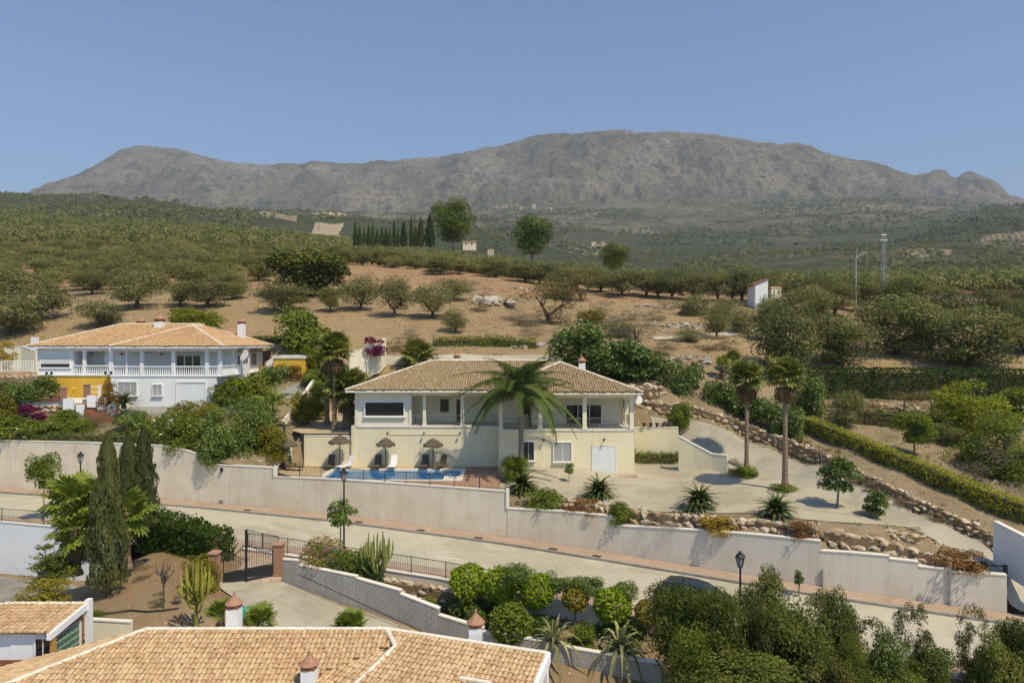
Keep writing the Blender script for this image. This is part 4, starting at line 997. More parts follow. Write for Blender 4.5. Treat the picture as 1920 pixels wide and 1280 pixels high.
# ================================================================ ROOF TILES
def set_tint(me, vals):
    a = me.attributes.new('tint', 'FLOAT', 'FACE'); a.data.foreach_set('value', np.asarray(vals, np.float32))
def tile_profile(w, l, seg=4):
    """one barrel tile: half round, along +y (up slope), from 0 to l, slightly raised at the lower end"""
    vs, fs = [], []
    for y, k, zz in ((-.03, 1.0, .03), (l, .82, .0)):
        for i in range(seg + 1):
            a = math.pi * i / seg; vs.append((-math.cos(a) * w * .5 * k, y, math.sin(a) * w * .34 * k + zz))
    for i in range(seg): fs.append((i, i + 1, seg + 2 + i, seg + 1 + i))
    vs.append((0, -.03, .0)); c = len(vs) - 1
    fs.append(tuple([0, seg] + list(range(seg - 1, 0, -1))))
    return np.array(vs), fs
def tile_cells(poly, w, l):
    """tile positions on a sloping polygon (3-D points, first edge is the eave): origin, axes, list of cells"""
    p = [Vector(q) for q in poly]; n = Vector((0, 0, 0))
    for i in range(len(p)): a, b = p[i], p[(i + 1) % len(p)]; n += Vector(((a.y - b.y) * (a.z + b.z), (a.z - b.z) * (a.x + b.x), (a.x - b.x) * (a.y + b.y)))
    n.normalize()
    if n.z < 0: n = -n
    up = (Vector((0, 0, 1)) - n * n.z).normalized(); ax = up.cross(n).normalized()
    o = p[0]
    uv = [((q - o).dot(ax), (q - o).dot(up)) for q in p]
    u0, u1 = min(a for a, b in uv), max(a for a, b in uv); v0, v1 = min(b for a, b in uv), max(b for a, b in uv)
    us = np.arange(u0 + w * .5, u1, w); vs = np.arange(v0, v1 - .05, l)
    U, V = np.meshgrid(us, vs); U = U.ravel(); V = V.ravel()
    k = in_poly(U, V + l * .45, uv)
    return o, ax, up, n, list(zip(U[k], V[k]))
def roof_plane(parent, poly, mat, w=.22, l=.38, lift=.03, seg=4, single=0, rng=random.Random(5), base=True, limit=None, sortkey=None, jit=.02):
    """tiles on one roof slope; the first `single` cells by sortkey become parts of their own"""
    o, ax, up, n, cells = tile_cells(poly, w, l)
    tv, tf = tile_profile(w, l * 1.12, seg)
    R3 = Matrix((ax, up, n)).transposed()
    Rn = np.array(R3)
    if base:
        m = MB(); m.add([Vector(q) for q in poly], [tuple(range(len(poly)))]); m.part('roof_deck', mat, parent)
    if limit: cells = [c for c in cells if limit(o + ax * c[0] + up * c[1])]
    if sortkey: cells.sort(key=lambda c: sortkey(o + ax * c[0] + up * c[1]))
    org = ORG[parent.name]
    variants = []
    if single:
        for k in range(6):
            me = bpy.data.meshes.new('tile'); me.from_pydata([tuple(v) for v in tv], [], tf); me.materials.append(mat)
            set_tint(me, [rng.random()] * len(tf)); variants.append(me)
    VV, FF, TT = [], [], []; b = 0
    for i, (u, v) in enumerate(cells):
        q = o + ax * (u + rng.uniform(-jit, jit)) + up * (v + rng.uniform(-jit, jit) * 2) + n * (lift + rng.uniform(0, .012))
        if i < single:
            e = R3.to_euler(); put('tile', rng.choice(variants), parent, q - org, e)
        else:
            VV.append(tv @ Rn.T + np.array(q - org)); FF += [tuple(j + b for j in f) for f in tf]; TT += [rng.random()] * len(tf); b += len(tv)
    if VV:
        me = bpy.data.meshes.new('roof_tiles'); me.from_pydata(np.concatenate(VV).tolist(), [], FF); me.materials.append(mat); set_tint(me, TT)
        ob = put('roof_tiles', me, parent); ob['kind'] = 'stuff'
def ridge_caps(parent, pts, r=.12, l=.36, mat=None, name='ridge_tile', single=False, bed=True):
    mat = mat or M['mortar']; rg = random.Random(3)
    allm = MB()
    for a, b in zip(pts[:-1], pts[1:]):
        a, b = Vector(a), Vector(b); d = b - a; L = d.length; n = max(1, round(L / l)); d.normalize(); s = d.cross(Vector((0, 0, 1))).normalized(); u = s.cross(d)
        for k in range(n):
            m = MB() if single else allm; vs = []
            for e, kk in ((k / n, 1.08), ((k + 1.06) / n, .88)):
                c = a + d * L * e + u * rg.uniform(0, .012)
                for i in range(6):
                    an = math.pi * i / 5; vs.append(c + s * math.cos(an) * r * kk + u * (math.sin(an) * r * .75 * kk + .03))
            m.add(vs, [(i, i + 1, 7 + i, 6 + i) for i in range(5)] + [(0, 5, 4, 3, 2, 1)])
            if single: m.part(name, mat, parent)
    if not single: allm.part('ridge_caps', mat, parent)
def chimney(parent, c, w, z0, z1, cap=True, wall=None, top=False, label=None, cw=None):
    """white shaft with a little tiled terracotta hood and finial"""
    wall = wall or M['white']
    m = MB(); m.box(c[0] - w / 2, c[0] + w / 2, c[1] - w / 2, c[1] + w / 2, z0, z1); ch = m.part('chimney', wall, parent)
    if cap:
        k = cw or w * .62
        MB().box(c[0] - k * .8, c[0] + k * .8, c[1] - k * .8, c[1] + k * .8, z1, z1 + w * .3).part('cap_collar', M['brick'], ch)
        MB().lathe([(k * 1.15, w * .3), (k * 1.2, w * .36), (k * .72, w * .66), (k * .22, w * .98), (k * .22, w * 1.05), (k * .1, w * 1.08), (k * .16, w * 1.2), (k * .02, w * 1.4)], 10, (c[0], c[1], z1)).part('cap', M['terracotta'], ch)
    return ch
def hip_roof_L(t, xl, xb, xr, ya, yb, yk, z0, k, mat, w=.22, l=.38, over_tiles=True):
    """main hip roof over [xl,xr]x[ya,yk] with a hipped wing over [xb,xr]x[yb,yk]"""
    ha = (yk - ya) / 2; hb = (xr - xb) / 2
    zr = lambda x, y: z0 + k * max(min(x - xl, xr - x, y - ya, yk - y), min(x - xb, xr - x, y - yb, yk - y))
    A = lambda x, y, h: (x, y, z0 + k * h)
    ym = ya + ha; xm = xb + hb
    yB1 = yb + hb; yB2 = yk - hb
    vx = xb + (ym - ya)                       # where the valley reaches the main ridge
    vx = min(vx, xm); vy = ya + (vx - xb)
    front = [A(xl, ya, 0), A(xb, ya, 0), A(vx, vy, vx - xb), A(min(vx, xm), ym, ha) if vy < ym else A(vx, ym, ha), A(xl + ha, ym, ha)]
    roof_plane(t, front, mat, w, l)
    roof_plane(t, [A(xl, yk, 0), A(xl, ya, 0), A(xl + ha, ym, ha)], mat, w, l)
    roof_plane(t, [A(xb, yb, 0), A(xr, yb, 0), A(xm, yB1, hb)], mat, w, l)
    roof_plane(t, [A(xb, ya, 0), A(xb, yb, 0), A(xm, yB1, hb), A(vx, vy, vx - xb)], mat, w, l)
    roof_plane(t, [A(xr, yb, 0), A(xr, yk, 0), A(xm, max(yB1, yB2), hb), A(xm, yB1, hb)], mat, w, l)
    m = MB(); m.add([A(xl, yk, 0), A(xl + ha, ym, ha), A(xm, ym, ha), A(xr, yk, 0)], [(0, 1, 2, 3)]); m.part('roof_deck', mat, t)
    ridge_caps(t, [A(xl, ya, .05), A(xl + ha, ym, ha + .05), A(xm - .3, ym, ha + .05)])
    ridge_caps(t, [A(xl, yk, .05), A(xl + ha, ym, ha + .05)])
    ridge_caps(t, [A(xb, yb, .05), A(xm, yB1, hb + .05)]); ridge_caps(t, [A(xr, yb, .05), A(xm, yB1, hb + .05)])
    ridge_caps(t, [A(xm, yB1, hb + .05), A(xm, max(yB2, ym), hb + .05)]); ridge_caps(t, [A(xr, yk, .05), A(xm, max(yB1 + .1, yB2), hb + .05)])
    e = MB(); h = .2                           # eave slab
    for (x0, x1, y0, y1) in ((xl, xb, ya, ya + .9), (xb, xr, yb, yb + .9), (xl, xl + .9, ya + .9, yk), (xb, xb + .9, yb + .9, ya), (xr - .9, xr, yb + .9, yk)):
        e.box(x0, x1, y0, y1, z0 - h, z0 - .015)
    e.part('eave', M['cream_pale'] if mat is M['tile_villa'] else M['white'], t)
    e = MB(); e.box(xl + .5, xr - .5, ya + .92, yk - .5, z0 - .12, z0 - .03); e.box(xb + .92, xr - .92, yb + .92, ya + .9, z0 - .12, z0 - .03); e.part('ceiling', M['cream_pale'] if mat is M['tile_villa'] else M['white'], t)

def window(t, x0, x1, z0, z1, y, fr=.06, pane='glass', mull=1, sill=True, frame_mat=None, depth=.13, name='window', grille=None, bars=0):
    fm = frame_mat or M['white_paint']
    m = MB(); m.box(x0, x1, y - .012, y + .02, z0, z1); wn = m.part(name, M[pane], t)
    f = MB(); f.box(x0 - fr, x1 + fr, y - depth, y + .015, z1, z1 + fr); f.box(x0 - fr, x1 + fr, y - depth, y + .015, z0 - fr, z0); f.box(x0 - fr, x0, y - depth, y + .015, z0, z1); f.box(x1, x1 + fr, y - depth, y + .015, z0, z1)
    for k in range(1, mull): xx = x0 + (x1 - x0) * k / mull; f.box(xx - .03, xx + .03, y - .05, y + .012, z0, z1)
    f.part('frame', fm, wn)
    if sill: MB().box(x0 - fr - .06, x1 + fr + .06, y - depth - .08, y + .01, z0 - fr - .06, z0 - fr - .002).part('sill', M['cap'], wn)
    if grille:
        g = MB(); n = max(3, int((x1 - x0) / .13))
        if grille == 'bars':
            for k in range(n + 1): xx = x0 + (x1 - x0) * k / n; g.tube([(xx, y - .09, z0), (xx, y - .09, z1)], .012, 4)
            for zz in (z0 + .1, z1 - .1, (z0 + z1) / 2): g.tube([(x0, y - .09, zz), (x1, y - .09, zz)], .012, 4)
        else:
            s = .17; W, H = x1 - x0, z1 - z0; k = -H
            while k < W:
                for sg in (0, 1):
                    a0, a1 = max(0, k), min(W, k + H)
                    if a1 - a0 > .03:
                        za, zb = (a0 - k), (a1 - k)
                        if sg: za, zb = H - za, H - zb
                        g.tube([(x0 + a0, y - .09, z0 + za), (x0 + a1, y - .09, z0 + zb)], .008, 4)
                k += s
        g.part('grille', M['white_paint'] if grille != 'bars' else M['iron'], wn, 'stuff')
    return wn
def wall_lamp(t, x, y, z):
    m = MB(); m.box(x - .04, x + .04, y - .05, y, z - .12, z + .06); m.tube([(x, y - .03, z), (x + .03, y - .3, z + .12)], .02, 5); m.lathe([(.03, .06), (.1, -.05), (.11, -.09), (.02, -.1)], 8, (x + .03, y - .32, z + .1)); m.part('wall_lamp', M['iron'], t)

# ================================================================ CREAM VILLA
def cream_villa():
    YL, YR = 60.9, 58.5; zf = 3.5; ze = 6.55
    t = thing('villa', 'cream villa with tan hipped tile roof above the pool', 'house', (-1.5, 65, 0))
    xr = 10.35; xl = -14.0; xb = -1.13
    m = MB(); m.box(xl, xb + .2, YL, 74, -1.2, zf - .06); m.box(xb, xr, YR, 74, -1.2, zf - .06 - .004); m.part('basement_wall', M['cream'], t)
    m = MB(); m.box(xl + .3, xb, YL - .06, 73.6, zf - .06, zf + .06); m.box(xb - .03, xr + .05, YR - .06, 73.5, zf - .055, zf + .065); m.part('floor_slab', M['cap'], t)
    # dado: low parapet pier on the left end of the basement
    m = MB(); m.box(xl - .12, xl + .18, YL - .12, YL + .3, -.2, zf + .1); m.part('corner_pier', M['cream'], t)
    # upper walls
    y2 = 64.2
    x_room = PX(770, 61); u = MB()
    u.box(-13.75, x_room, 61.05, 73.2, zf + .06, ze); u.part('upper_room', M['cream_pale'], t)
    u = MB(); u.box(x_room - .02, PX(935, 64), y2, 73.1, zf + .065, ze - .004); u.part('porch_wall', M['cream_pale'], t)
    yw = 62.2
    u = MB(); u.box(PX(995, yw), xr - .35, yw, 73.0, zf + .068, ze - .006); u.box(PX(935, 64) - .1, PX(995, yw) + .1, 63.3, 72.9, zf + .07, ze - .008); u.part('living_room_wall', M['cream_pale'], t)
    m = MB(); m.box(-13.85, -13.6, 60.98, 61.2, zf + .07, ze - .002); m.box(x_room - .16, x_room + .06, 60.98, 61.3, zf + .07, ze - .002); m.box(-13.85, x_room + .06, 60.99, 61.15, zf + .07, zf + .32); m.part('corner_trim', M['cap'], t)
    # openings
    w1 = window(t, PX(685, 61), PX(757, 61), PZ(779, 61), PZ(754, 61), 61.03, .1, 'glass', 1, True)
    window(t, PX(827, y2), PX(840, y2), PZ(770, y2), PZ(749, y2), y2 - .02, .06, 'glass', 2, True, M['wood'])
    window(t, PX(983, 63.3), PX(993, 63.3), PZ(775, 63.3), PZ(752, 63.3), 63.28, .05, 'glass', 1, False, M['wood'])
    m = MB(); m.box(PX(856, y2), PX(863, y2), y2 - .06, y2 + .02, zf + .07, zf + 2.1); d = m.part('door', M['wood'], t); MB().box(PX(857, y2), PX(857.6, y2), y2 - .12, y2 - .05, zf + 1.0, zf + 1.1).part('handle', M['galv'], d)
    x0, x1 = PX(1062, yw), PX(1127, yw); m = MB(); m.box(x0, x1, yw - .012, yw + .02, zf + .1, PZ(759, yw)); d = m.part('sliding_door', M['glass'], t)
    f = MB(); f.box(x0 - .06, x1 + .06, yw - .06, yw + .01, PZ(759, yw), PZ(759, yw) + .07); f.box(x0 - .06, x0, yw - .06, yw + .01, zf + .07, PZ(759, yw)); f.box(x1, x1 + .06, yw - .06, yw + .01, zf + .07, PZ(759, yw)); f.box(x0, x1, yw - .05, yw + .01, zf + .07, zf + .13)
    for k in (1, 2): f.box(x0 + (x1 - x0) * k / 3 - .04, x0 + (x1 - x0) * k / 3 + .04, yw - .05, yw + .01, zf + .13, PZ(759, yw))
    f.part('frame', M['white_paint'], d)
    window(t, PX(981, YR), PX(1001, YR), PZ(862, YR), PZ(828, YR), YR - .02, .07, 'glass_grey', 2, True, None, .12, 'window', 'bars')
    window(t, PX(1038, YR), PX(1071, YR), PZ(864, YR), PZ(829, YR), YR - .02, .07, 'blind', 2, True, None, .12, 'window', 'lattice')
    x0, x1, z1 = PX(1111, YR), PX(1154, YR), PZ(836, YR)
    g = MB(); n = 14
    for k in range(n): g.box(x0, x1, YR - .03, YR + .02, -.28 + (z1 + .28) * k / n + .004, -.28 + (z1 + .28) * (k + 1) / n - .012)
    gd = g.part('garage_door', M['roll'], t)
    f = MB(); f.box(x0 - .09, x0, YR - .05, YR + .02, -.3, z1 + .09); f.box(x1, x1 + .09, YR - .05, YR + .02, -.3, z1 + .09); f.box(x0, x1, YR - .05, YR + .02, z1, z1 + .09); f.part('frame', M['cap'], gd)
    # porch beam and columns
    b = MB(); b.box(x_room, xb - .05, 60.98, 61.25, ze - .32, ze - .01); b.box(xb - .1, xr + .02, YR + .0, YR + .28, ze - .32, ze - .012); b.box(xr - .26, xr + .02, YR + .28, yw, ze - .318, ze - .014); b.part('porch_beam', M['cream_pale'], t)
    for px, y, w in ((796, 61.12, .28), (867, 61.12, .3), (939, YR + .14, .32), (1013, YR + .14, .32), (1096, YR + .14, .34), (1184, YR + .14, .34)):
        x = PX(px, y); m = MB(); m.box(x - w / 2, x + w / 2, y - w / 2, y + w / 2, zf + .06, ze - .3); c = m.part('column', M['cream_pale'], t)
        MB().box(x - w / 2 - .05, x + w / 2 + .05, y - w / 2 - .05, y + w / 2 + .05, zf + .065, zf + .25).part('plinth', M['cap'], c)
    x = xr - .13; m = MB(); m.box(x - .17, x + .17, yw - .5, yw - .16, zf + .06, ze - .3); m.part('column', M['cream_pale'], t)
    # iron railing
    r, bars = MB(), MB()
    segs = [((x_room + .1, 61.1), (xb - .1, 61.1)), ((xb - .02, YR + .1), (xr - .1, YR + .1)), ((xr - .1, YR + .1), (xr - .1, yw))]
    for (ax, ay), (bx, by) in segs:
        a, c = Vector((ax, ay, zf + .06)), Vector((bx, by, zf + .06)); up = Vector((0, 0, 1))
        r.tube([a + up * .95, c + up * .95], .02, 5); r.tube([a + up * .1, c + up * .1], .014, 5)
        n = int((c - a).length / .13)
        for k in range(n): q = a.lerp(c, k / n); bars.tube([q + up * .1, q + up * .95], .008, 4, cap=False)
    r.part('rail', M['thin_rail'], t); bars.part('rail_bars', M['thin_rail'], t, 'stuff')
    m = MB(); m.box(xb, xr + .1, YR - 1.15, YR - .02, -.6, -.2); m.part('plinth_paving', M['pavers'], t)
    for px in (727, 795, 862): wall_lamp(t, PX(px, YL), YL, PZ(812, YL))
    for px in (1019, 1132): wall_lamp(t, PX(px, YR), YR, PZ(824, YR))
    m = MB(); m.tube([(PX(731, YL), YL - .04, PZ(814, YL)), (PX(862, YL), YL - .04, PZ(814, YL))], .02, 5); m.part('cable', M['cream_pale'], t)
    hip_roof_L(t, -14.55, -2.0, 10.95, 60.25, 57.75, 73.7, 6.75, .352, M['tile_villa'])
    chimney(t, (PX(1091, 66), 66, 0), 0.6, 7.2, 8.95, True, M['white'])
    chimney(t, (PX(857, 71), 71, 0), 0.6, 7.6, 9.3, True, M['white'])
    m = MB(); q = Vector((PX(1194, 60), 59.6, PZ(750, 59.6))); m.lathe([(.02, 0), (.22, .03), (.36, .1), (.40, .16)], 14, (0, 0, 0)); 
    Rt = Matrix.Rotation(R(70), 3, 'X') @ Matrix.Rotation(R(0), 3, 'Z'); m.v = [tuple(q + Rt @ Vector(v)) for v in m.v]; m.tube([q, q + Vector((-.2, .25, -.1))], .025, 5); m.part('satellite_dish', M['dish'], t)
    # porch furniture
    tb = thing('porch_table', 'dark table in front of the sliding glass door', 'table', (PX(1080, 60.6), 60.6, zf + .065))
    o = Vector((PX(1080, 60.6), 60.6, zf + .065)); MB().box(o.x - .6, o.x + .6, o.y - .35, o.y + .35, o.z + .7, o.z + .75).part('table_top', M['wood'], tb)
    for sx in (-1, 1):
        for sy in (-1, 1): MB().tube([(o.x + sx * .5, o.y + sy * .28, o.z), (o.x + sx * .5, o.y + sy * .28, o.z + .7)], .03, 5).part('leg', M['wood'], tb)
    for k, px in enumerate((1100, 1114)):
        o = Vector((PX(px, 60.7), 60.7, zf + .065)); c = thing('porch_chair', ['dark chair beside the table on the upper porch', 'dark chair beside the right column on the porch'][k], 'chair', o)
        MB().box(o.x - .22, o.x + .22, o.y - .22, o.y + .22, o.z + .42, o.z + .46).part('seat', M['iron'], c); MB().box(o.x - .22, o.x + .22, o.y + .2, o.y + .24, o.z + .46, o.z + .92).part('backrest', M['iron'], c)
        for sx in (-1, 1):
            for sy in (-1, 1): MB().tube([(o.x + sx * .2, o.y + sy * .2, o.z), (o.x + sx * .2, o.y + sy * .2, o.z + .42)], .018, 4).part('leg', M['iron'], c)
cream_villa()

# ================================================================ WHITE HOUSE
def white_house():
    z0, zf, ze = 4.25, 7.5, 10.3
    YF, YA = 70.2, 72.2; xl, xr = -49.6, -29.5; xb = PX(208, YF)
    t = thing('white_house', 'white two storey house with orange hipped tile roof', 'house', (-40, 76, z0))
    m = MB(); m.box(xb, xr - .5, YF, 83.4, z0 - .8, zf - .06); m.part('ground_floor_wall', M['white'], t)
    m = MB(); m.box(PX(66, YA), xb + .1, YA - .2, 83.3, z0 - 1, zf - .07); m.part('terrace_wall', M['yellow'], t)
    m = MB(); m.box(PX(64, YA), xb, YA - .3, 83.2, zf - .07, zf + .03); m.box(xb - .05, xr + .0, YF - .08, 83.1, zf - .06, zf + .04); m.part('floor_slab', M['white'], t)
    y2 = 73.6
    xroom = PX(138, YA); m = MB(); m.box(PX(70, YA), xroom, YA, 83.0, zf + .04, ze); m.part('shutter_room', M['white'], t)
    m = MB(); m.box(xroom - .1, PX(213, 75.2), 75.2, 82.9, zf + .045, ze - .003); m.part('porch_wall', M['white'], t)
    m = MB(); m.box(PX(213, 75.2) - .02, xr - 1.9, y2, 82.8, zf + .05, ze - .005); m.part('balcony_wall', M['white'], t)
    m = MB(); m.box(xr - 2.0, xr - .55, y2 + .7, 83.45, z0 - .5, ze - .008); m.part('side_wall', M['white'], t)
    # bay on the flank
    m = MB(); m.box(xr - .56, xr + .05, 75.2, 77.6, PZ(712, 75.2), PZ(655, 75.2)); bay = m.part('bay', M['white'], t)
    b = MB(); b.box(xr - .1, xr + .09, 75.8, 77.0, 8.6, 9.7); b.part('window', M['glass_grey'], bay)
    b = MB(); b.box(xr - .3, xr - .1, 75.2 - .02, 75.2 + .02, 8.5, 9.5); b.part('window', M['glass_grey'], bay)
    for y0_, y1_ in ((74.9, 77.9), (79.3, 81.6)):
        h = MB(); n = 10
        for k in range(n):
            yy = y0_ + (y1_ - y0_) * (k + .5) / n; h.tube([(xr - .5, yy, 10.0), (xr + .25, yy, 9.85)], .1, 6)
        h.part('window_hood', M['tile_white'], t)
    m = MB(); m.box(xr - .54, xr - .5, 79.8, 81.2, 8.3, 9.6); wn = m.part('window', M['glass_grey'], t)
    f = MB()
    for k in range(6): zz = 8.25 + k * .27; f.tube([(xr - .44, 79.7, zz), (xr - .44, 81.3, zz)], .02, 4)
    f.part('grille', M['white_paint'], wn)
    # shutter window
    x0, x1 = PX(77, YA), PX(131, YA); m = MB(); n = 14; za, zb = PZ(682, YA), PZ(664, YA)
    m2 = MB(); m2.box(x0, x1, YA - .02, YA + .02, PZ(688, YA), za); w = m2.part('window', M['glass'], t)
    for k in range(n): m.box(x0, x1, YA - .05, YA + .01, za + (zb - za) * k / n + .004, za + (zb - za) * (k + 1) / n - .008)
    m.part('roller_shutter', M['roll'], w)
    f = MB(); f.box(x0 - .1, x1 + .1, YA - .07, YA + .02, zb, zb + .1); f.box(x0 - .1, x0, YA - .07, YA + .02, PZ(689, YA), zb); f.box(x1, x1 + .1, YA - .07, YA + .02, PZ(689, YA), zb); f.box(x0 - .15, x1 + .15, YA - .12, YA + .02, PZ(691, YA), PZ(689, YA)); f.part('frame', M['white_paint'], w)
    # balcony doors
    x0, x1 = PX(331, y2), PX(377, y2); m = MB(); m.box(x0, x1, y2 - .03, y2 + .02, zf + .1, PZ(667, y2)); d = m.part('balcony_door', M['glass'], t)
    f = MB()
    for k in range(4): xx = x0 + (x1 - x0) * k / 3; f.box(xx - .06, xx + .06, y2 - .06, y2, zf + .06, PZ(667, y2))
    f.box(x0 - .06, x1 + .06, y2 - .061, y2, PZ(667, y2), PZ(667, y2) + .12); f.part('frame', M['white_paint'], d)
    for px0, px1, yy, zt in ((144, 158, 75.2, 664), (196, 206, 75.2, 664), (249, 260, y2, 663), (268, 287, y2, 661)):
        m = MB(); m.box(PX(px0, yy), PX(px1, yy), yy - .03, yy + .02, zf + .08, PZ(zt, yy)); d = m.part('door', M['roll'], t)
        MB().box(PX(px0, yy) - .06, PX(px1, yy) + .06, yy - .045, yy + .01, PZ(zt, yy), PZ(zt, yy) + .07).part('lintel', M['kerb'], d)
    for px, yy in ((174, 75.2), (230, y2), (304, y2)): wall_lamp(t, PX(px, yy), yy, PZ(664, yy))
    # ground floor openings
    window(t, PX(222, YF), PX(257, YF), PZ(741, YF), PZ(716, YF), YF - .02, .05, 'blind', 3, True, None, .12, 'window', 'lattice')
    window(t, PX(287, YF), PX(304, YF), PZ(741, YF), PZ(721, YF), YF - .02, .05, 'blind', 2, True, None, .12, 'window', 'lattice')
    x0, x1, z1 = PX(333, YF), PX(385, YF), PZ(717, YF); g = MB(); g.box(x0, x1, YF - .01, YF + .02, z0, z1)
    for k in range(3): g.box(x0 + (x1 - x0) * k / 3 + .03, x0 + (x1 - x0) * (k + 1) / 3 - .03, YF - .04, YF, z0 + .05, z1 - .15)
    gd = g.part('garage_door', M['roll'], t); f = MB(); f.box(x0 - .14, x0, YF - .1, YF + .02, z0 - .1, z1 + .14); f.box(x1, x1 + .14, YF - .1, YF + .02, z0 - .1, z1 + .14); f.box(x0, x1, YF - .1, YF + .02, z1, z1 + .14); f.part('frame', M['white'], gd)
    m = MB(); m.box(PX(403, YF), PX(411, YF), YF - .03, YF + .02, PZ(738, YF), PZ(721, YF)); m.part('window', M['glass_grey'], t)
    # porch columns, beam, balustrade
    cols = ((159, YA + .1, .3), (210, YF + .15, .42), (238, YF + .15, .16), (267, YF + .15, .34), (326, YF + .15, .34), (389, YF + .15, .36))
    for px, y, w in cols:
        x = PX(px, y); m = MB(); m.box(x - w / 2, x + w / 2, y - w / 2, y + w / 2, zf + .04, ze - .01); m.part('column', M['white'], t)
    m = MB(); m.box(xr - .4, xr - .05, YF + .05, YF + .4, zf + .04, ze - .01); m.part('column', M['white'], t)
    b = MB(); b.box(xroom, xb, YA - .02, YA + .25, ze - .3, ze - .004); b.box(xb - .05, xr - .02, YF, YF + .28, ze - .3, ze - .006); b.box(xr - .3, xr - .02, YF + .28, y2 + .8, ze - .298, ze - .007); b.part('porch_beam', M['white'], t)
    r, bl = MB(), MB()
    for (ax, ay), (bx, by) in (((xroom, YA + .05), (xb - .1, YA + .05)), ((xb + .2, YF + .12), (xr - .4, YF + .12)), ((xr - .2, YF + .4), (xr - .2, y2 + .7))):
        a, c = Vector((ax, ay, zf + .04)), Vector((bx, by, zf + .04)); L = (c - a).length; ang = math.atan2(c.y - a.y, c.x - a.x); R3 = Matrix.Rotation(ang, 3, 'Z')
        r.obox(a.lerp(c, .5) + Vector((0, 0, .92)), L / 2, .09, .06, R3); r.obox(a.lerp(c, .5) + Vector((0, 0, .08)), L / 2, .08, .06, R3)
        n = int(L / .22)
        for k in range(n): q = a.lerp(c, (k + .5) / n); bl.lathe([(.05, .14), (.075, .3), (.04, .55), (.05, .8), (.06, .86)], 6, q)
    r.part('balustrade_rail', M['white'], t); bl.part('balusters', M['white'], t, 'stuff')
    hip_roof_L(t, -50.3, -40.5, -28.95, 71.6, 69.5, 84.2, 10.5, .385, M['tile_white'])
    chimney(t, (PX(264, 81), 81, 0), .7, 11.5, PZ(606, 81), True); chimney(t, (PX(299, 77), 77, 0), .85, 11.5, PZ(603, 77), True); chimney(t, (PX(453, 80), 80, 0), .7, 11, PZ(607, 80), True)
    m = MB(); m.box(PX(58, 74) , PX(66, 74), 74, 74.6, 10, PZ(632, 74)); m.part('chimney', M['white'], t)
    for px, py, y, r_ in ((461, 667, 74.9, .62), (510, 684, 79, .7)):
        q = P(px, py, y); m = MB(); m.lathe([(.03, 0), (r_ * .5, .05), (r_ * .85, .17), (r_, .26)], 16); Rt = Matrix.Rotation(R(-28), 3, 'Z') @ Matrix.Rotation(R(68), 3, 'X')
        m.v = [tuple(q + Rt @ Vector(v)) for v in m.v]; m.tube([q, (q.x - .15, q.y + .3, q.z - .5), (q.x - .15, q.y + .3, q.z - 1.4)], .03, 5); m.part('satellite_dish', M['dish'], t, smooth=False)
white_house()

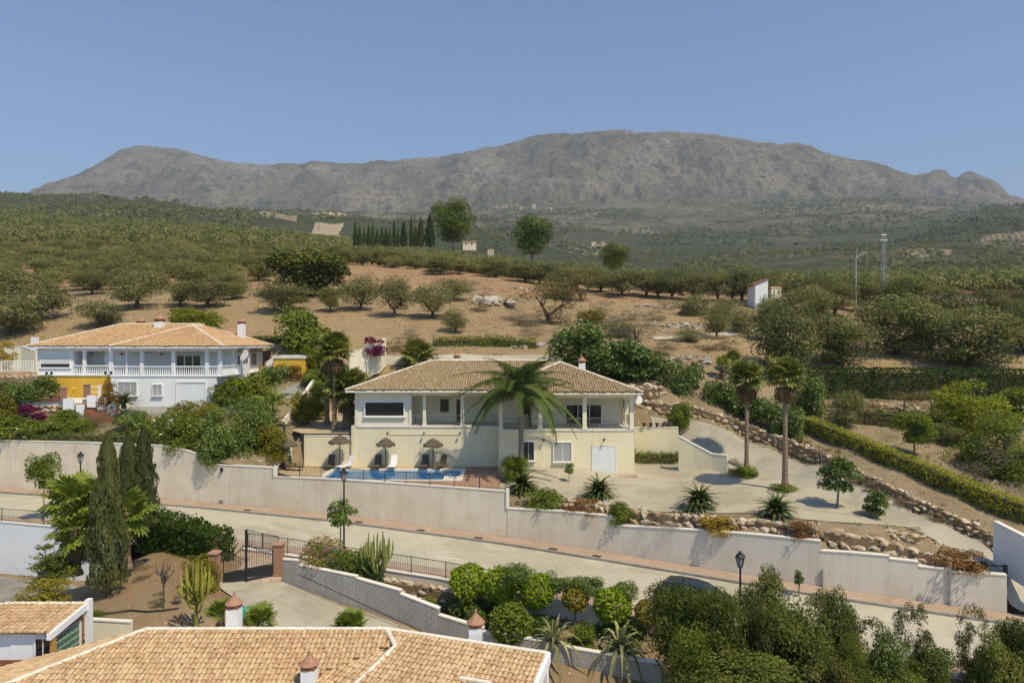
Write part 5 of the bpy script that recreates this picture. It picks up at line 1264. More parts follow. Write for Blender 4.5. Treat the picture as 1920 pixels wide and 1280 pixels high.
# ================================================================ NEAR ROOFS
def near_house():
    z0, k = -.78, .3; yr = 28.3
    t = thing('tiled_house', 'nearest house of which only the straw coloured tiled roof shows', 'house', (-8, 26, -5))
    x0, x1 = PX(275, yr), PX(725, yr)
    ye = 22.5; dy = yr - ye
    hipx = lambda y: x0 - (yr - y) * (3.6 / 2.8)
    E = lambda x, y: (x, y, z0 - k * (yr - y))
    p0 = Vector((x1, yr, z0)); p1 = P(1025, 1225, 26.1); p1.z = z0
    d = (p1 - p0).normalized(); nn = Vector((d.y, -d.x, 0)); k2 = .22; L = (p1 - p0).length
    def F2(u, v): q = p0 + d * u + nn * v; return Vector((q.x, q.y, z0 - k2 * v))
    def on1(px, py): u, w_ = (px - 960) / F, (py - 640) / F; Y = (CZ - z0 + k * yr) / (w_ + k); return Vector((u * Y, Y, CZ - w_ * Y))
    def on2(px, py):
        u, w_ = (px - 960) / F, (py - 640) / F; Y = (CZ - z0 - k2 * (nn.x * p0.x + nn.y * p0.y)) / (w_ - k2 * (nn.x * u + nn.y)); return Vector((u * Y, Y, CZ - w_ * Y))
    v1, h1 = on1(540, 1290), on2(655, 1295); a3 = on2(742, 1212)
    f1 = [E(hipx(ye), ye), (v1.x, ye, E(0, ye)[2]), v1, on1(733, 1212), E(x1, yr), E(x0, yr)]
    f2 = [h1, F2(L, 5.4), F2(L, 0), p0, a3]
    roof_plane(t, [v1, h1, a3], M['tile_near'], .19, .28, .02, 4, 0, random.Random(8), True)
    key = lambda q: -q.y
    vis = lambda q: HY - (q.z - CZ) / q.y * F < 1310
    roof_plane(t, f1, M['tile_near'], .185, .275, .022, 4, 190, random.Random(1), True, vis, lambda q: (q.y < 25.6, abs(960 + F * q.x / q.y - 520)))
    roof_plane(t, f2, M['tile_near'], .185, .275, .022, 4, 110, random.Random(2), True, vis, lambda q: (q.y < 24.6, abs(960 + F * q.x / q.y - 860)))
    f0 = [E(hipx(ye) - 0, ye), E(x0, yr), (x0 - 1.2, yr + .9, z0 - .28 + .0), (hipx(ye) - 3.5, ye + 3.5, E(0, ye)[2] - .55)]
    f0 = [Vector(f0[3]), Vector(f0[0]), Vector(f0[1])]
    roof_plane(t, [f0[0], f0[1], f0[2]], M['tile_near'], .185, .275, .022, 4, 0, random.Random(3), True)
    b0, b1 = Vector((x0, yr, z0)), Vector((x1, yr, z0))
    m = MB(); m.seg(b0, b1, .02, .3, -6, z0 - .02, -6, z0 - .02); m.seg(p0, p1, .02, .3, -6, z0 - .02, -6, z0 - .02); m.part('rear_wall', M['white'], t)
    ridge_caps(t, [b0, b1], .1, .33, M['mortar'], single=True); ridge_caps(t, [p0, p1], .1, .33, M['mortar'], single=True)
    ridge_caps(t, [Vector(E(hipx(24.4), 24.4)), b0], .11, .33, M['mortar'], single=True)
    ridge_caps(t, [h1, a3, p0], .11, .33, M['mortar'], single=True)
    m = MB(); q0, q1 = F2(L, 0), F2(L, 5.4); m.add([q0 + Vector((0, 0, .09)), q1 + Vector((0, 0, .09)), q1 + d * .16 + Vector((0, 0, .09)), q0 + d * .16 + Vector((0, 0, .09)), q0 - Vector((0, 0, .3)), q1 - Vector((0, 0, .3)), q1 + d * .16 - Vector((0, 0, .3)), q0 + d * .16 - Vector((0, 0, .3))], [(0, 1, 2, 3), (4, 7, 6, 5), (0, 4, 5, 1), (3, 2, 6, 7), (0, 3, 7, 4), (1, 5, 6, 2)]); m.part('verge', M['white'], t)
    # walls below
    m = MB(); m.box(-17.5, -5, 23.5, 27.8, -6, -2.75); m.part('wall', M['white'], t)
    # upstand where the two parts of the roof meet
    for c, w, z1, zb in ((P(439, 1180, 28.7), .5, 1138, -1.6), (P(892, 1205, 27.9), .52, 1174, -1.6), (P(580, 1270, 25.4), .5, 1252, -2.2)):
        chimney(t, (c.x, c.y, 0), w, zb, PZ(z1, c.y), True, M['white'], cw=w * .62)
    m = MB(); a, b = P(862, 1272, 25.0), P(920, 1279, 24.6)
    m.obox(a.lerp(b, .5), (b - a).length / 2, .1, .05, Matrix.Rotation(math.atan2(b.y - a.y, b.x - a.x), 3, 'Z'))
    m.part('roof_curb', M['mortar'], t)
near_house()
def lodge():
    y1, y2 = 28.0, 30.3; x1 = PX(101, y1); xl = -26; z1, z2 = PZ(1182, y1), PZ(1133, 30.1)
    t = thing('lodge', 'small tiled outbuilding with green glass block wall at bottom left', 'building', (x1, y1, -5))
    e = lambda x, y: (x, y, z1 + (z2 - z1) * (y - y1) / (30.1 - y1))
    yb = 30.1
    roof_plane(t, [e(xl, y1 - .25), e(x1, y1 - .25), e(x1, yb), e(PX(25, yb), yb), e(xl, y1 + 1.2)], M['tile_near'], .24, .27, .03, 4, 60, random.Random(9), True, None, lambda q: abs(q.x + 20.3))
    m = MB(); m.box(xl, x1 - .35, y1, yb - .1, -6, z1 - .06); m.part('wall', M['white'], t)
    m = MB(); m.box(xl, PX(66, y1), y1 - .05, y1 + .01, -6, PZ(1236, y1)); m.part('brick_base', M['brick'], t)
    d = MB(); d.box(PX(68, y1), PX(94, y1), y1 - .03, y1 + .01, PZ(1240, y1), PZ(1196, y1)); dd = d.part('door', M['glass'], t)
    f = MB(); f.box(PX(65, y1), PX(68, y1), y1 - .06, y1 + .01, -4.5, z1 - .1); f.box(PX(68, y1), PX(95, y1), y1 - .06, y1 + .01, PZ(1196, y1), PZ(1194, y1) + .02); f.box(PX(81, y1), PX(82.5, y1), y1 - .05, y1, PZ(1240, y1), PZ(1196, y1)); f.part('frame', M['white_paint'], dd)
    MB().box(PX(83, y1), PX(89, y1), y1 - .1, y1 - .05, PZ(1231, y1), PZ(1229.5, y1)).part('handle', M['white_paint'], dd)
    m = MB(); m.box(PX(96, y1), PX(103, y1), y1 - .1, y1 + .1, -5, z1 - .05); m.part('post', flat('ochre_timber', (0.5, 0.26, 0.07), .6), t)
    # flank with glass blocks
    xs = x1 - .12; m = MB(); m.add([(xs, y1 + .15, -5), (xs, yb, -5), (xs, yb, z2 - .1), (xs, y1 + .15, z1 - .08), (xs - .2, y1 + .15, -5), (xs - .2, yb, -5), (xs - .2, yb, z2 - .1), (xs - .2, y1 + .15, z1 - .08)], [(0, 1, 2, 3), (4, 7, 6, 5), (0, 3, 7, 4), (1, 5, 6, 2)]); m.part('flank_wall', M['brick'], t)
    gm = glassm('green_glass_block', (0.05, 0.16, 0.10), .15)
    gw = MB(); gw.box(xs - .005, xs + .012, y1 + .3, yb - .12, z1 - 1.75, z1 - .33); fr = gw.part('glass_block_panel', M['cap'], t)
    blk = MB().box(-.02, .02, -.105, .105, -.105, .105).mesh('glass_block', gm)
    zz0, zz1 = z1 - 1.75, z1 - .33; nz = max(2, int((zz1 - zz0) / .24)); ny = int((yb - .12 - y1 - .3) / .25)
    for i in range(ny):
        for j in range(nz): put('glass_block', blk, fr, Vector((xs + .015, y1 + .3 + (i + .5) * .25, zz0 + (j + .5) * (zz1 - zz0) / nz)) - ORG[fr.name])
    m = MB(); m.add([e(x1 - .1, y1 - .3), e(x1 + .08, y1 - .3), e(x1 + .08, yb), e(x1 - .1, yb)] + [(p[0], p[1], p[2] - .28) for p in (e(x1 - .1, y1 - .3), e(x1 + .08, y1 - .3), e(x1 + .08, yb), e(x1 - .1, yb))], [(0, 1, 2, 3), (1, 5, 6, 2), (0, 4, 5, 1), (3, 2, 6, 7)]); m.v = [(a, b, c + .06) for a, b, c in m.v]; m.part('verge', M['white'], t)
    m = MB(); m.box(x1 - .05, x1 + .16, yb, yb + .25, -5, z2 + .2); m.part('corner_pier', M['white'], t)
    ridge_caps(t, [e(xl, y1 + 1.2), e(PX(25, yb), yb), e(x1, yb)], .12, .3, M['mortar'])
lodge()
plain_wall('garden_wall', 'low cream wall between the dirt garden and the near roof', [P(162, 1172, 31.5), P(245, 1177, 31.5)], .3, M['cream_pale'], .2, down=1.5)
drape('paved_yard', [(-62, 20), (-62, 57), (-48, 52.6), (-30, 47.4), (-26.2, 45.6), (-26.8, 41), (-27.6, 36), (-27.5, 20)], -5.7, M['yard'], zf=lambda x, y: np.zeros_like(x), register=False)
# ================================================================ POOL, DECK FURNITURE
def pool():
    X0, X1, Y0, Y1 = -15.2, -4.3, 54.9, 59.2
    d = MB(); cw = .35
    # deck pieces round the basin, between the wall and the house
    def piece(name, poly, mat, z=0.0):
        m = MB(); m.add([(x, y, z) for x, y in poly], [tuple(range(len(poly)))]); return m.top(name, mat, (0, 0, 0), kind='structure')
    xs = np.linspace(-18.9, X1 + cw, 12); wlp = [wl(float(x), .28) for x in xs]
    piece('pool_deck_front', [(X0 - cw, Y0 - cw)] + [p for p in wlp if p[0] < X0 - cw] [::-1] + [] if False else [wl(X0 - cw, .28)] + [wl(float(x), .28) for x in np.linspace(X0 - cw, X1 + cw, 10)[1:]] + [(X1 + cw, Y0 - cw), (X0 - cw, Y0 - cw)], M['decktile'])
    piece('pool_deck_left', [wl(-18.9, .28), wl(-17, .28), wl(X0 - cw, .28), (X0 - cw, 61.4), (-20.4, 61.4), (-20.6, 57.5)], M['sanddeck'])
    piece('pool_deck_back', [(X0 - cw, Y1 + cw), (X1 + cw, Y1 + cw), (X1 + cw, 60.95), (X0 - cw, 60.95)], M['sanddeck'])
    piece('pool_deck_right', [wl(X1 + cw, .28), wl(-2.2, .28), wl(-1.0, .28), (-1.0, 60.95), (X1 + cw, 60.95)], M['decktile'])
    t = thing('swimming_pool', 'blue rectangular swimming pool with white coping below the villa', 'pool', (X0, Y0, 0))
    c = MB()
    c.box(X0 - cw, X1 + cw, Y0 - cw, Y0, -.3, .06); c.box(X0 - cw, X1 + cw, Y1, Y1 + cw, -.3, .06); c.box(X0 - cw, X0, Y0, Y1, -.3, .06); c.box(X1, X1 + cw, Y0, Y1, -.3, .06); c.part('coping', M['cap'], t)
    c = MB(); c.box(X1 - 1.2, X1, Y0, Y0 + 1.5, -.25, .05); c.part('corner_step', M['cap'], t)
    bl = flat('blue_pool_tile', (0.05, 0.22, 0.42), .3, var=.15, scale=6)
    c = MB(); c.box(X0, X1, Y0, Y0 + .03, -1.5, -.3); c.box(X0, X1, Y1 - .03, Y1, -1.5, -.3); c.box(X0, X0 + .03, Y0 + .03, Y1 - .03, -1.5, -.3); c.box(X1 - .03, X1, Y0 + .03, Y1 - .03, -1.5, -.3); c.box(X0, X1, Y0, Y1, -1.55, -1.5); c.part('basin', bl, t)
    m, tr, b = newmat('pool_water'); b.inputs['Base Color'].default_value = (0.02, 0.13, 0.30, 1); b.inputs['Roughness'].default_value = .06; b.inputs['IOR'].default_value = 1.33
    n = noise(tr, 2.2, 3, .5, geo(tr)); r = ramp(tr, n.outputs[0], [(.3, (.015, .10, .27)), (.7, (.03, .17, .36))]); tr.links.new(r.outputs[0], b.inputs['Base Color']); bump(tr, n.outputs[0], b, .06, .35)
    w = MB(); w.add([(X0, Y0, -.1), (X1, Y0, -.1), (X1, Y1, -.1), (X0, Y1, -.1)], [(0, 1, 2, 3)]); w.part('water', m, t)
pool()
def thatchm():
    m, t, b = newmat('dry_thatch'); tc = nd(t, 'ShaderNodeTexCoord'); mp = nd(t, 'ShaderNodeMapping'); mp.inputs['Scale'].default_value = (18, 18, 2); t.links.new(tc.outputs['Object'], mp.inputs[0])
    n = noise(t, 2, 4, .7, mp.outputs[0]); r = ramp(t, n.outputs[0], [(.3, (.06, .045, .03)), (.7, (.16, .125, .085))]); t.links.new(r.outputs[0], b.inputs['Base Color']); b.inputs['Roughness'].default_value = .95; bump(t, n.outputs[0], b, .04, .8); return m
M['thatch'] = thatchm()
def parasol(px, py_top, py_base, w_px, d, label):
    o = Vector((PX(px, d), d, 0)); s = d / F; h = (py_base - py_top) * s; r = w_px * s / 2
    t = thing('thatched_parasol', label, 'parasol', o, 0, 'thatched parasols by the pool')
    MB().tube([o, o + Vector((0, 0, h - .1))], .05, 8).part('pole', M['wood'], t)
    MB().lathe([(.18, 0), (.16, .06), (.06, .07)], 10, o).part('base', M['kerb'], t)
    rg = random.Random(int(px)); m = MB(); n = 22; zc = h
    rings = [(.06, 0), (.25, -.10), (.5, -.24), (.5, -.30), (.8, -.40), (1.0, -.52)]
    m.lathe([(r * a, z * 1.0) for a, z in [(1.0, -.54), (.98, -.5), (.62, -.30), (.60, -.24), (.28, -.08), (.05, .02)]], n, o + Vector((0, 0, h)))
    m.part('canopy', M['thatch'], t)
    f = MB()
    for k in range(70):
        a = 2 * math.pi * k / 70 + rg.uniform(-.03, .03); rr = r * rg.uniform(.95, 1.03); q = o + Vector((math.cos(a) * rr, math.sin(a) * rr, h - .50)); u = Vector((-math.sin(a), math.cos(a), 0)) * .06
        dn = Vector((math.cos(a) * rg.uniform(-.02, .05), math.sin(a) * .03, -rg.uniform(.12, .26))); f.add([q - u, q + u, q + u * .6 + dn, q - u * .6 + dn], [(0, 1, 2, 3)])
    f.part('fringe', M['thatch'], t, 'stuff')
parasol(538, 818, 874, 36, 60.0, 'thatched parasol in front of the garden steps')
parasol(637, 819, 882, 41, 59.75, 'thatched parasol over the left pair of loungers')
parasol(723, 819, 877, 36, 59.8, 'thatched parasol over the middle pair of loungers')
parasol(812, 820, 877, 37, 59.8, 'thatched parasol over the right pair of loungers')
def lounger(px, py, d, rz, fm, cm, label):
    o = Vector((PX(px, d), d, 0.0)); t = thing('sun_lounger', label, 'lounger', o, rz, 'sun loungers by the pool')
    fr = M['white_paint'] if fm else M['wood']
    def L(m, n, mat): m.part(n, mat, t, world=False)
    m = MB()
    for sx in (-.3, .3): m.box(sx - .03, sx + .03, -1.2, .25, .30, .36)
    m.box(-.33, .33, -1.22, -1.16, .295, .365); L(m, 'frame', fr)
    for sx in (-.29, .29):
        for sy in (-1.05, .15):
            m = MB(); m.box(sx - .03, sx + .03, sy - .03, sy + .03, 0, .30); L(m, 'leg', fr)
    m = MB(); m.box(-.27, .27, -1.15, .1, .33, .38); L(m, 'seat', cm)
    m = MB(); Rb = Matrix.Rotation(R(62), 3, 'X'); m.obox(Vector((0, .1, .36)) + Rb @ Vector((0, .42, 0)), .28, .42, .03, Rb); L(m, 'backrest', cm)
    m = MB()
    for sx in (-.32, .32): m.box(sx - .03, sx + .03, -.45, .1, .52, .56); m.box(sx - .02, sx + .02, -.42, -.38, .36, .52)
    L(m, 'armrest', fr)
olv = flat('olive_sling_fabric', (0.10, 0.095, 0.065), .8); wsl = flat('white_sling_fabric', (0.72, 0.72, 0.72), .7, var=.05)
lounger(543, 872, 59.2, R(80), 0, olv, 'dark reclined lounger at the foot of the steps')
lounger(620, 877, 60.2, 0, 0, olv, 'dark lounger left of the second parasol pole')
lounger(653, 880, 59.9, R(-35), 1, wsl, 'white lounger turned aside right of the second pole')
lounger(708, 877, 60.2, 0, 0, olv, 'olive lounger left of the middle parasol pole')
lounger(738, 877, 60.1, 0, 1, wsl, 'white lounger facing the pool under the middle parasol')
lounger(797, 877, 60.2, 0, 0, olv, 'olive lounger left of the right parasol pole')
lounger(829, 876, 60.2, R(-22), 0, olv, 'olive lounger angled right of the right parasol pole')

# ================================================================ STREET LAMPS, POLES
def street_lamp(px, py_top, base, label):
    h = PZ(py_top, base.y) - base.z
    t = thing('street_lamp', label, 'street lamp', base, 0, 'street lamps along the road'); b = Vector(base)
    MB().lathe([(.16, 0), (.16, .12), (.10, .2), (.085, .7), (.06, .8), (.05, h - .85)], 10, b).part('pole', M['iron'], t)
    q = b + Vector((0, 0, h - .85))
    ln_ = MB(); 
    for k in range(6):
        a = math.pi / 3 * k; ln_.tube([q + Vector((math.cos(a) * .12, math.sin(a) * .12, .1)), q + Vector((math.cos(a) * .23, math.sin(a) * .23, .55))], .014, 4)
    ln_.lathe([(.05, 0), (.13, .06), (.13, .1)], 6, q); ln_.lathe([(.25, .54), (.26, .57), (.16, .70), (.08, .74), (.10, .78), (.03, .85)], 6, q)
    l = ln_.part('lantern', M['iron'], t)
    MB().lathe([(.11, .1), (.215, .54)], 6, q).part('glass', glassm('lantern_glass', (.35, .34, .31), .2), l)
street_lamp(151, 843, road_pt(-32.2, ROAD_W1 + .7, .12)[0], 'old style black street lamp left of the cypresses')
street_lamp(645, 868, road_pt(-11.15, ROAD_W1 + .6, .12)[0], 'black street lamp in front of the swimming pool')
street_lamp(1388, 1007, road_pt(11.15, ROAD_W1 + .6, .12)[0], 'black street lamp rising out of the dark bushes')
def fix_lamp_x():
    # stand each lamp where it is seen
    for o in [o for o in C.objects if o.name.startswith('street_lamp')]:
        want = {'street_lamp': 151, 'street_lamp.001': 645, 'street_lamp.002': 1388}[o.name]
        x = o.location.x
        for _ in range(30):
            p, _, _ = road_pt(x, ROAD_W1 + .65, .12); u = 960 + F * p.x / p.y
            x += (want - u) / F * p.y * .7
        o.location = p
fix_lamp_x()
# chain link fence posts on the dirt strip
FP = [(1540, 868), (1595, 894), (1655, 920), (1719, 948), (1790, 980), (1868, 1012)]
for k, (px, py) in enumerate(FP):
    b = hit(px, py); h = 1.35; m = MB(); m.tube([b - Vector((0, 0, .2)), b + Vector((0, 0, h))], .028, 6); m.tube([b + Vector((0, 0, h)), b + Vector((0, 0, h + .03))], .04, 6)
    m.tube([b + Vector((0, 0, h - .15)), b + Vector((.0, .05, h - .1))], .02, 4)
    m.top('fence_post', M['galv'], b, ['uppermost', 'second', 'third', 'fourth', 'fifth', 'lowest'][k] + ' thin grey fence post on the dirt strip, counting downhill', 'post', 'fence posts on the dirt strip')
# ================================================================ CAR
def car():
    p, d, q = road_pt(10.2, ROAD_W1 - 1.15, .0)
    for _ in range(20):
        u = 960 + F * p.x / p.y; p, d, q = road_pt(p.x + 0, ROAD_W1 - 1.15, 0) if False else road_pt(10.4, ROAD_W1 - 1.2, 0)
    t = thing('parked_car', 'dark grey car parked on the road behind the bushes', 'car', p, math.atan2(d.y, d.x))
    t.rotation_euler = (0, -math.atan2(road_pt(12, 6)[0].z - road_pt(9, 6)[0].z, 3.2), math.atan2(d.y, d.x))
    paint, tt, b = newmat('dark_grey_car_paint'); b.inputs['Base Color'].default_value = (.018, .02, .026, 1); b.inputs['Roughness'].default_value = .28; b.inputs['Coat Weight'].default_value = .6; b.inputs['Metallic'].default_value = .3
    gl = glassm('car_glass', (.02, .024, .028), .03); rub = flat('tyre_rubber', (.02, .02, .02), .85)
    # cross sections along x (front at +x): x, half width low, half width belt, z low, z belt
    def loft(secs, name, mat, n=None, parent=t):
        m = MB(); k = len(secs[0])
        for s in secs: m.v += s
        for i in range(len(secs) - 1):
            for j in range(k - 1): m.f.append((i * k + j, i * k + j + 1, (i + 1) * k + j + 1, (i + 1) * k + j)); m.m.append(0)
        m.f.append(tuple(range(k))[::-1]); m.f.append(tuple((len(secs) - 1) * k + j for j in range(k))); m.m += [0, 0]
        return m.part(name, mat, parent, world=False, smooth=False)
    body = []
    for x, w, zt in ((-2.12, .72, .82), (-2.08, .80, .92), (-1.7, .86, .96), (-1, .88, .95), (0, .88, .93), (.9, .87, .93), (1.5, .84, .86), (1.95, .76, .74), (2.08, .66, .62)):
        zb = .24 if -1.9 < x < 1.9 else .32
        body.append([(x, -w * .92, zb), (x, -w, .42), (x, -w * .99, zt * .8), (x, -w * .9, zt), (x, 0, zt + .05), (x, w * .9, zt), (x, w * .99, zt * .8), (x, w, .42), (x, w * .92, zb)])
    loft(body, 'body', paint)
    cab = []
    for x, w, z in ((-1.95, .74, .95), (-1.55, .66, 1.38), (-.9, .63, 1.47), (-.1, .63, 1.47), (.45, .63, 1.38), (1.15, .74, .93)):
        wl_ = .8; cab.append([(x, -wl_, .9), (x, -w, z - .06), (x, -w * .85, z), (x, 0, z + .03), (x, w * .85, z), (x, w, z - .06), (x, wl_, .9)])
    loft(cab, 'roof', paint)
    for s in (-1, 1):
        m = MB(); m.add([(.95, s * .815, .97), (.42, s * .665, 1.33), (-.35, s * .66, 1.40), (-.35, s * .81, .97)], [(0, 1, 2, 3)]); m.part('side_window', gl, t, world=False)
        m = MB(); m.add([(-.43, s * .81, .97), (-.43, s * .66, 1.40), (-1.45, s * .675, 1.33), (-1.7, s * .79, .98)], [(0, 1, 2, 3)]); m.part('side_window', gl, t, world=False)
        m = MB(); m.box(.7, .9, s * .9 - .08, s * .9 + .08, .92, 1.05); m.part('mirror', paint, t, world=False)
        m = MB(); m.box(1.82, 2.06, s * .6 - .14, s * .6 + .14, .58, .70); m.part('headlight', M['dish'], t, world=False)
        m = MB(); m.box(-2.13, -2.02, s * .66 - .1, s * .66 + .1, .68, .88); m.part('tail_light', flat('red_lens', (.3, .01, .01), .2), t, world=False)
        for x in (-1.3, 1.32):
            m = MB(); m.lathe([(.2, -.1), (.31, -.1), (.32, -.06), (.32, .06), (.31, .1), (.2, .1)], 16); m.v = [(x + a, s * .80 + c, .32 + b_) for a, b_, c in m.v]; wh = m.part('wheel', rub, t, world=False)
            m = MB(); m.lathe([(.2, -.09), (.2, .09), (.05, .11 * s)], 10); m.v = [(x + a, s * .80 + c, .32 + b_) for a, b_, c in m.v]; m.part('rim', M['galv'], wh, world=False)
    m = MB(); m.add([(1.17, -.68, .97), (1.17, .68, .97), (.49, .56, 1.37), (.49, -.56, 1.37)], [(0, 1, 2, 3)]); m.v = [(a + .012, b_, c + .015) for a, b_, c in m.v]; m.part('windscreen', gl, t, world=False)
    m = MB(); m.add([(-1.99, .62, 1.0), (-1.99, -.62, 1.0), (-1.62, -.56, 1.33), (-1.62, .56, 1.33)], [(0, 1, 2, 3)]); m.part('rear_window', gl, t, world=False)
    x = 10.4
    for _ in range(30):
        p, d, q = road_pt(x, ROAD_W1 - 1.25, 0.0); u = 960 + F * p.x / p.y; x += (1305 - u) / F * p.y * .7
    t.location = p
car()
# ================================================================ NEIGHBOUR TERRACE
def terrace():
    t = thing('brick_planter', 'long terracotta planter box on the neighbour terrace edge', 'planter', P(62, 752, 68.4)); o = P(62, 752, 68.4); e = P(114, 752, 68.4)
    MB().box(o.x, e.x, 68.3, 68.8, o.z, PZ(741, 68.4)).part('box', M['brick'], t); MB().box(o.x - .05, e.x + .05, 68.25, 68.85, PZ(741, 68.4), PZ(740, 68.4)).part('rim', M['terracotta'], t)
    for px, y0, y1, lab in ((119, 752, 728, 'square brick pillar at the right end of the long planter'), (163, 745, 722, 'square brick pillar beside the white stair balustrade')):
        b = P(px, y0, 68.3); brick_post('terrace_pillar', lab, b, .45, (y0 - y1) * 68.3 / F)
    # stair in three flights of white cheeks
    t = thing('terrace_stairs', 'brown steps with white cheek walls rising to the yellow terrace', 'stairs', P(205, 782, 66.8))
    n = 9
    for k in range(n):
        u = k / (n - 1); a = P(180 - 42 * u, 783 - 31 * u, 66.4 + 2.2 * u); b = P(217 - 42 * u, 776 - 33 * u, 66.6 + 2.2 * u)
        m = MB(); c = a.lerp(b, .5); L = (Vector((b.x, b.y)) - Vector((a.x, a.y))).length; R3 = Matrix.Rotation(.12, 3, 'Z'); z = a.z
        m.obox(Vector((c.x, c.y, z - .3)), L / 2, .2, .3, R3); m.part('tread', M['brick'], t)
    for (a, b, h) in (((138, 783), (172, 790), .45), ((142, 768), (158, 768), .5), ((118, 757), (138, 757), .5), ((163, 752), (180, 752), .55), ((182, 757), (200, 757), .6), ((200, 768), (218, 766), .5)):
        q, e = P(*a, 67.4), P(*b, 67.6); m = MB(); m.seg(q, e, 0, .25, q.z - .6, q.z + h, e.z - .6, e.z + h); m.part('cheek_wall', M['white'], t)
    t = thing('stair_balustrade', 'short white slatted balustrade at the head of the stairs', 'balustrade', P(167, 745, 69)); a, b = P(167, 745, 69), P(186, 745, 69)
    m = MB(); m.box(a.x, b.x, 69, 69.15, a.z + 1.0, a.z + 1.12); m.box(a.x, b.x, 69, 69.15, a.z + .5, a.z + .58); m.box(a.x, b.x, 69, 69.15, a.z, a.z + .1); m.part('rail', M['white_paint'], t)
    for x in (a.x, b.x): MB().box(x - .1, x + .1, 68.97, 69.18, a.z - .1, a.z + 1.25).part('post', M['white_paint'], t)
    t = thing('fountain', 'small terracotta fountain bowl beside the stairs', 'fountain', P(220, 770, 67.5)); o = P(220, 770, 67.5)
    MB().lathe([(.35, -.2), (.3, .1), (.12, .3), (.12, .8), (.3, .95)], 14, o).part('pedestal', M['terracotta'], t); MB().lathe([(.25, .9), (.5, 1.05), (.55, 1.12), (.5, 1.12), (.3, 1.05)], 16, o).part('bowl', M['terracotta'], t); MB().lathe([(.1, 1.05), (.08, 1.4), (.26, 1.5), (.28, 1.55), (.05, 1.6), (.04, 1.75)], 12, o).part('upper_bowl', M['terracotta'], t)
    for k, px in enumerate((103, 124)):
        o = P(px, 747, 70.4); o.z = 5.2; t = thing('garden_chair', ['yellow cushioned white chair nearer the dark pole', 'yellow cushioned white chair behind the brick pillar'][k], 'chair', o, 0, 'yellow chairs on the terrace')
        ym = bpy.data.materials.get('yellow_cushion') or flat('yellow_cushion', (.75, .5, .04), .8)
        MB().box(o.x - .3, o.x + .5, o.y - .3, o.y + .3, o.z + .35, o.z + .47).part('seat', ym, t); m = MB(); m.obox(o + Vector((.62, 0, .72)), .08, .3, .36, Matrix.Rotation(.5, 3, 'Y')); m.part('backrest', ym, t)
        for sx in (-.25, .45):
            for sy in (-.25, .25): MB().tube([o + Vector((sx, sy, 0)), o + Vector((sx, sy, .36))], .03, 5).part('leg', M['white_paint'], t)
    o = P(92, 748, 69.6); o.z = 5.2; m = MB(); m.tube([o, o + Vector((0, 0, 2.5))], .04, 6)
    for sx in (-1, 1): m.tube([o + Vector((0, 0, 2.3)), o + Vector((sx * .25, 0, 2.35)), o + Vector((sx * .25, 0, 2.5))], .025, 5); m.lathe([(.05, 0), (.12, .12), (.13, .25), (.04, .32)], 8, o + Vector((sx * .25, 0, 2.45)))
    m.top('garden_lamp', M['iron'], o, 'dark twin headed garden lamp in front of the yellow wall', 'lamp')
    o = P(203, 722, 68.9); m = MB(); zb = gz(o.x, o.y); m.tube([(o.x, o.y, zb - .1), (o.x, o.y, PZ(702, 68.9))], .04, 6)
    for sx in (-1, 1): m.tube([(o.x, o.y, PZ(704, 68.9)), (o.x + sx * .28, o.y, PZ(702, 68.9))], .025, 5); m.lathe([(.05, 0), (.12, .12), (.13, .25), (.04, .32)], 8, (o.x + sx * .28, o.y, PZ(702, 68.9)))
    m.top('garden_lamp', M['iron'], o, 'dark twin headed garden lamp beside the white column', 'lamp')
    railing('side_fence', 'pale green and white fence left of the shutter room', [P(2, 698, 72), P(35, 698, 72), P(62, 698, 72)], 1.2, 1.6, M['white_paint'], bar=.16, rb=.03, rail=.04)
    plain_wall('rear_white_wall', 'white garden wall behind the fence at left', [P(0, 700, 80), P(40, 700, 80), P(66, 700, 79)], [3.2, 3.2, 2.6], M['cream_pale'], .25)
terrace()
# green sheet behind the chimney
o = lhit(463, 1150, 28, 45); m = MB(); tq = flat('turquoise_plastic', (.05, .33, .24), .4)
for k in range(8):
    a, b = 2 * math.pi * k / 8, 2 * math.pi * (k + 1) / 8; f = lambda an, r, z: o + Vector((math.cos(an) * r * .6, math.sin(an) * r * .45, z))
    m.add([f(a, 1, 0), f(b, 1, 0), f(b, .6, .28 + .05 * (k % 2)), f(a, .6, .28 + .05 * ((k + 1) % 2))], [(0, 1, 2, 3)]); m.add([f(a, .6, .28 + .05 * ((k + 1) % 2)), f(b, .6, .28 + .05 * (k % 2)), o + Vector((0, 0, .35))], [(0, 1, 2)])
m.top('plastic_tub', tq, o, 'turquoise upturned plastic tub beside the white chimney', 'tub')
# hose in the dirt garden
pts = [lhit(px, py, 28, 45) + Vector((0, 0, .06)) for px, py in ((185, 1152), (215, 1150), (245, 1146), (275, 1148), (305, 1146), (335, 1142))]
MB().tube(pts, .04, 6).top('hose', M['iron'], pts[0], 'dark hose lying across the dirt garden', 'hose')
b = lhit(241, 1125, 28, 45); MB().tube([b, b + Vector((.03, 0, .55))], .02, 5).tube([b + Vector((.03, 0, .55)), b + Vector((.05, 0, .6))], .03, 5).top('marker_stake', flat('pink_stake', (.6, .2, .15), .6), b, 'thin pink stake standing in the dirt garden', 'stake')

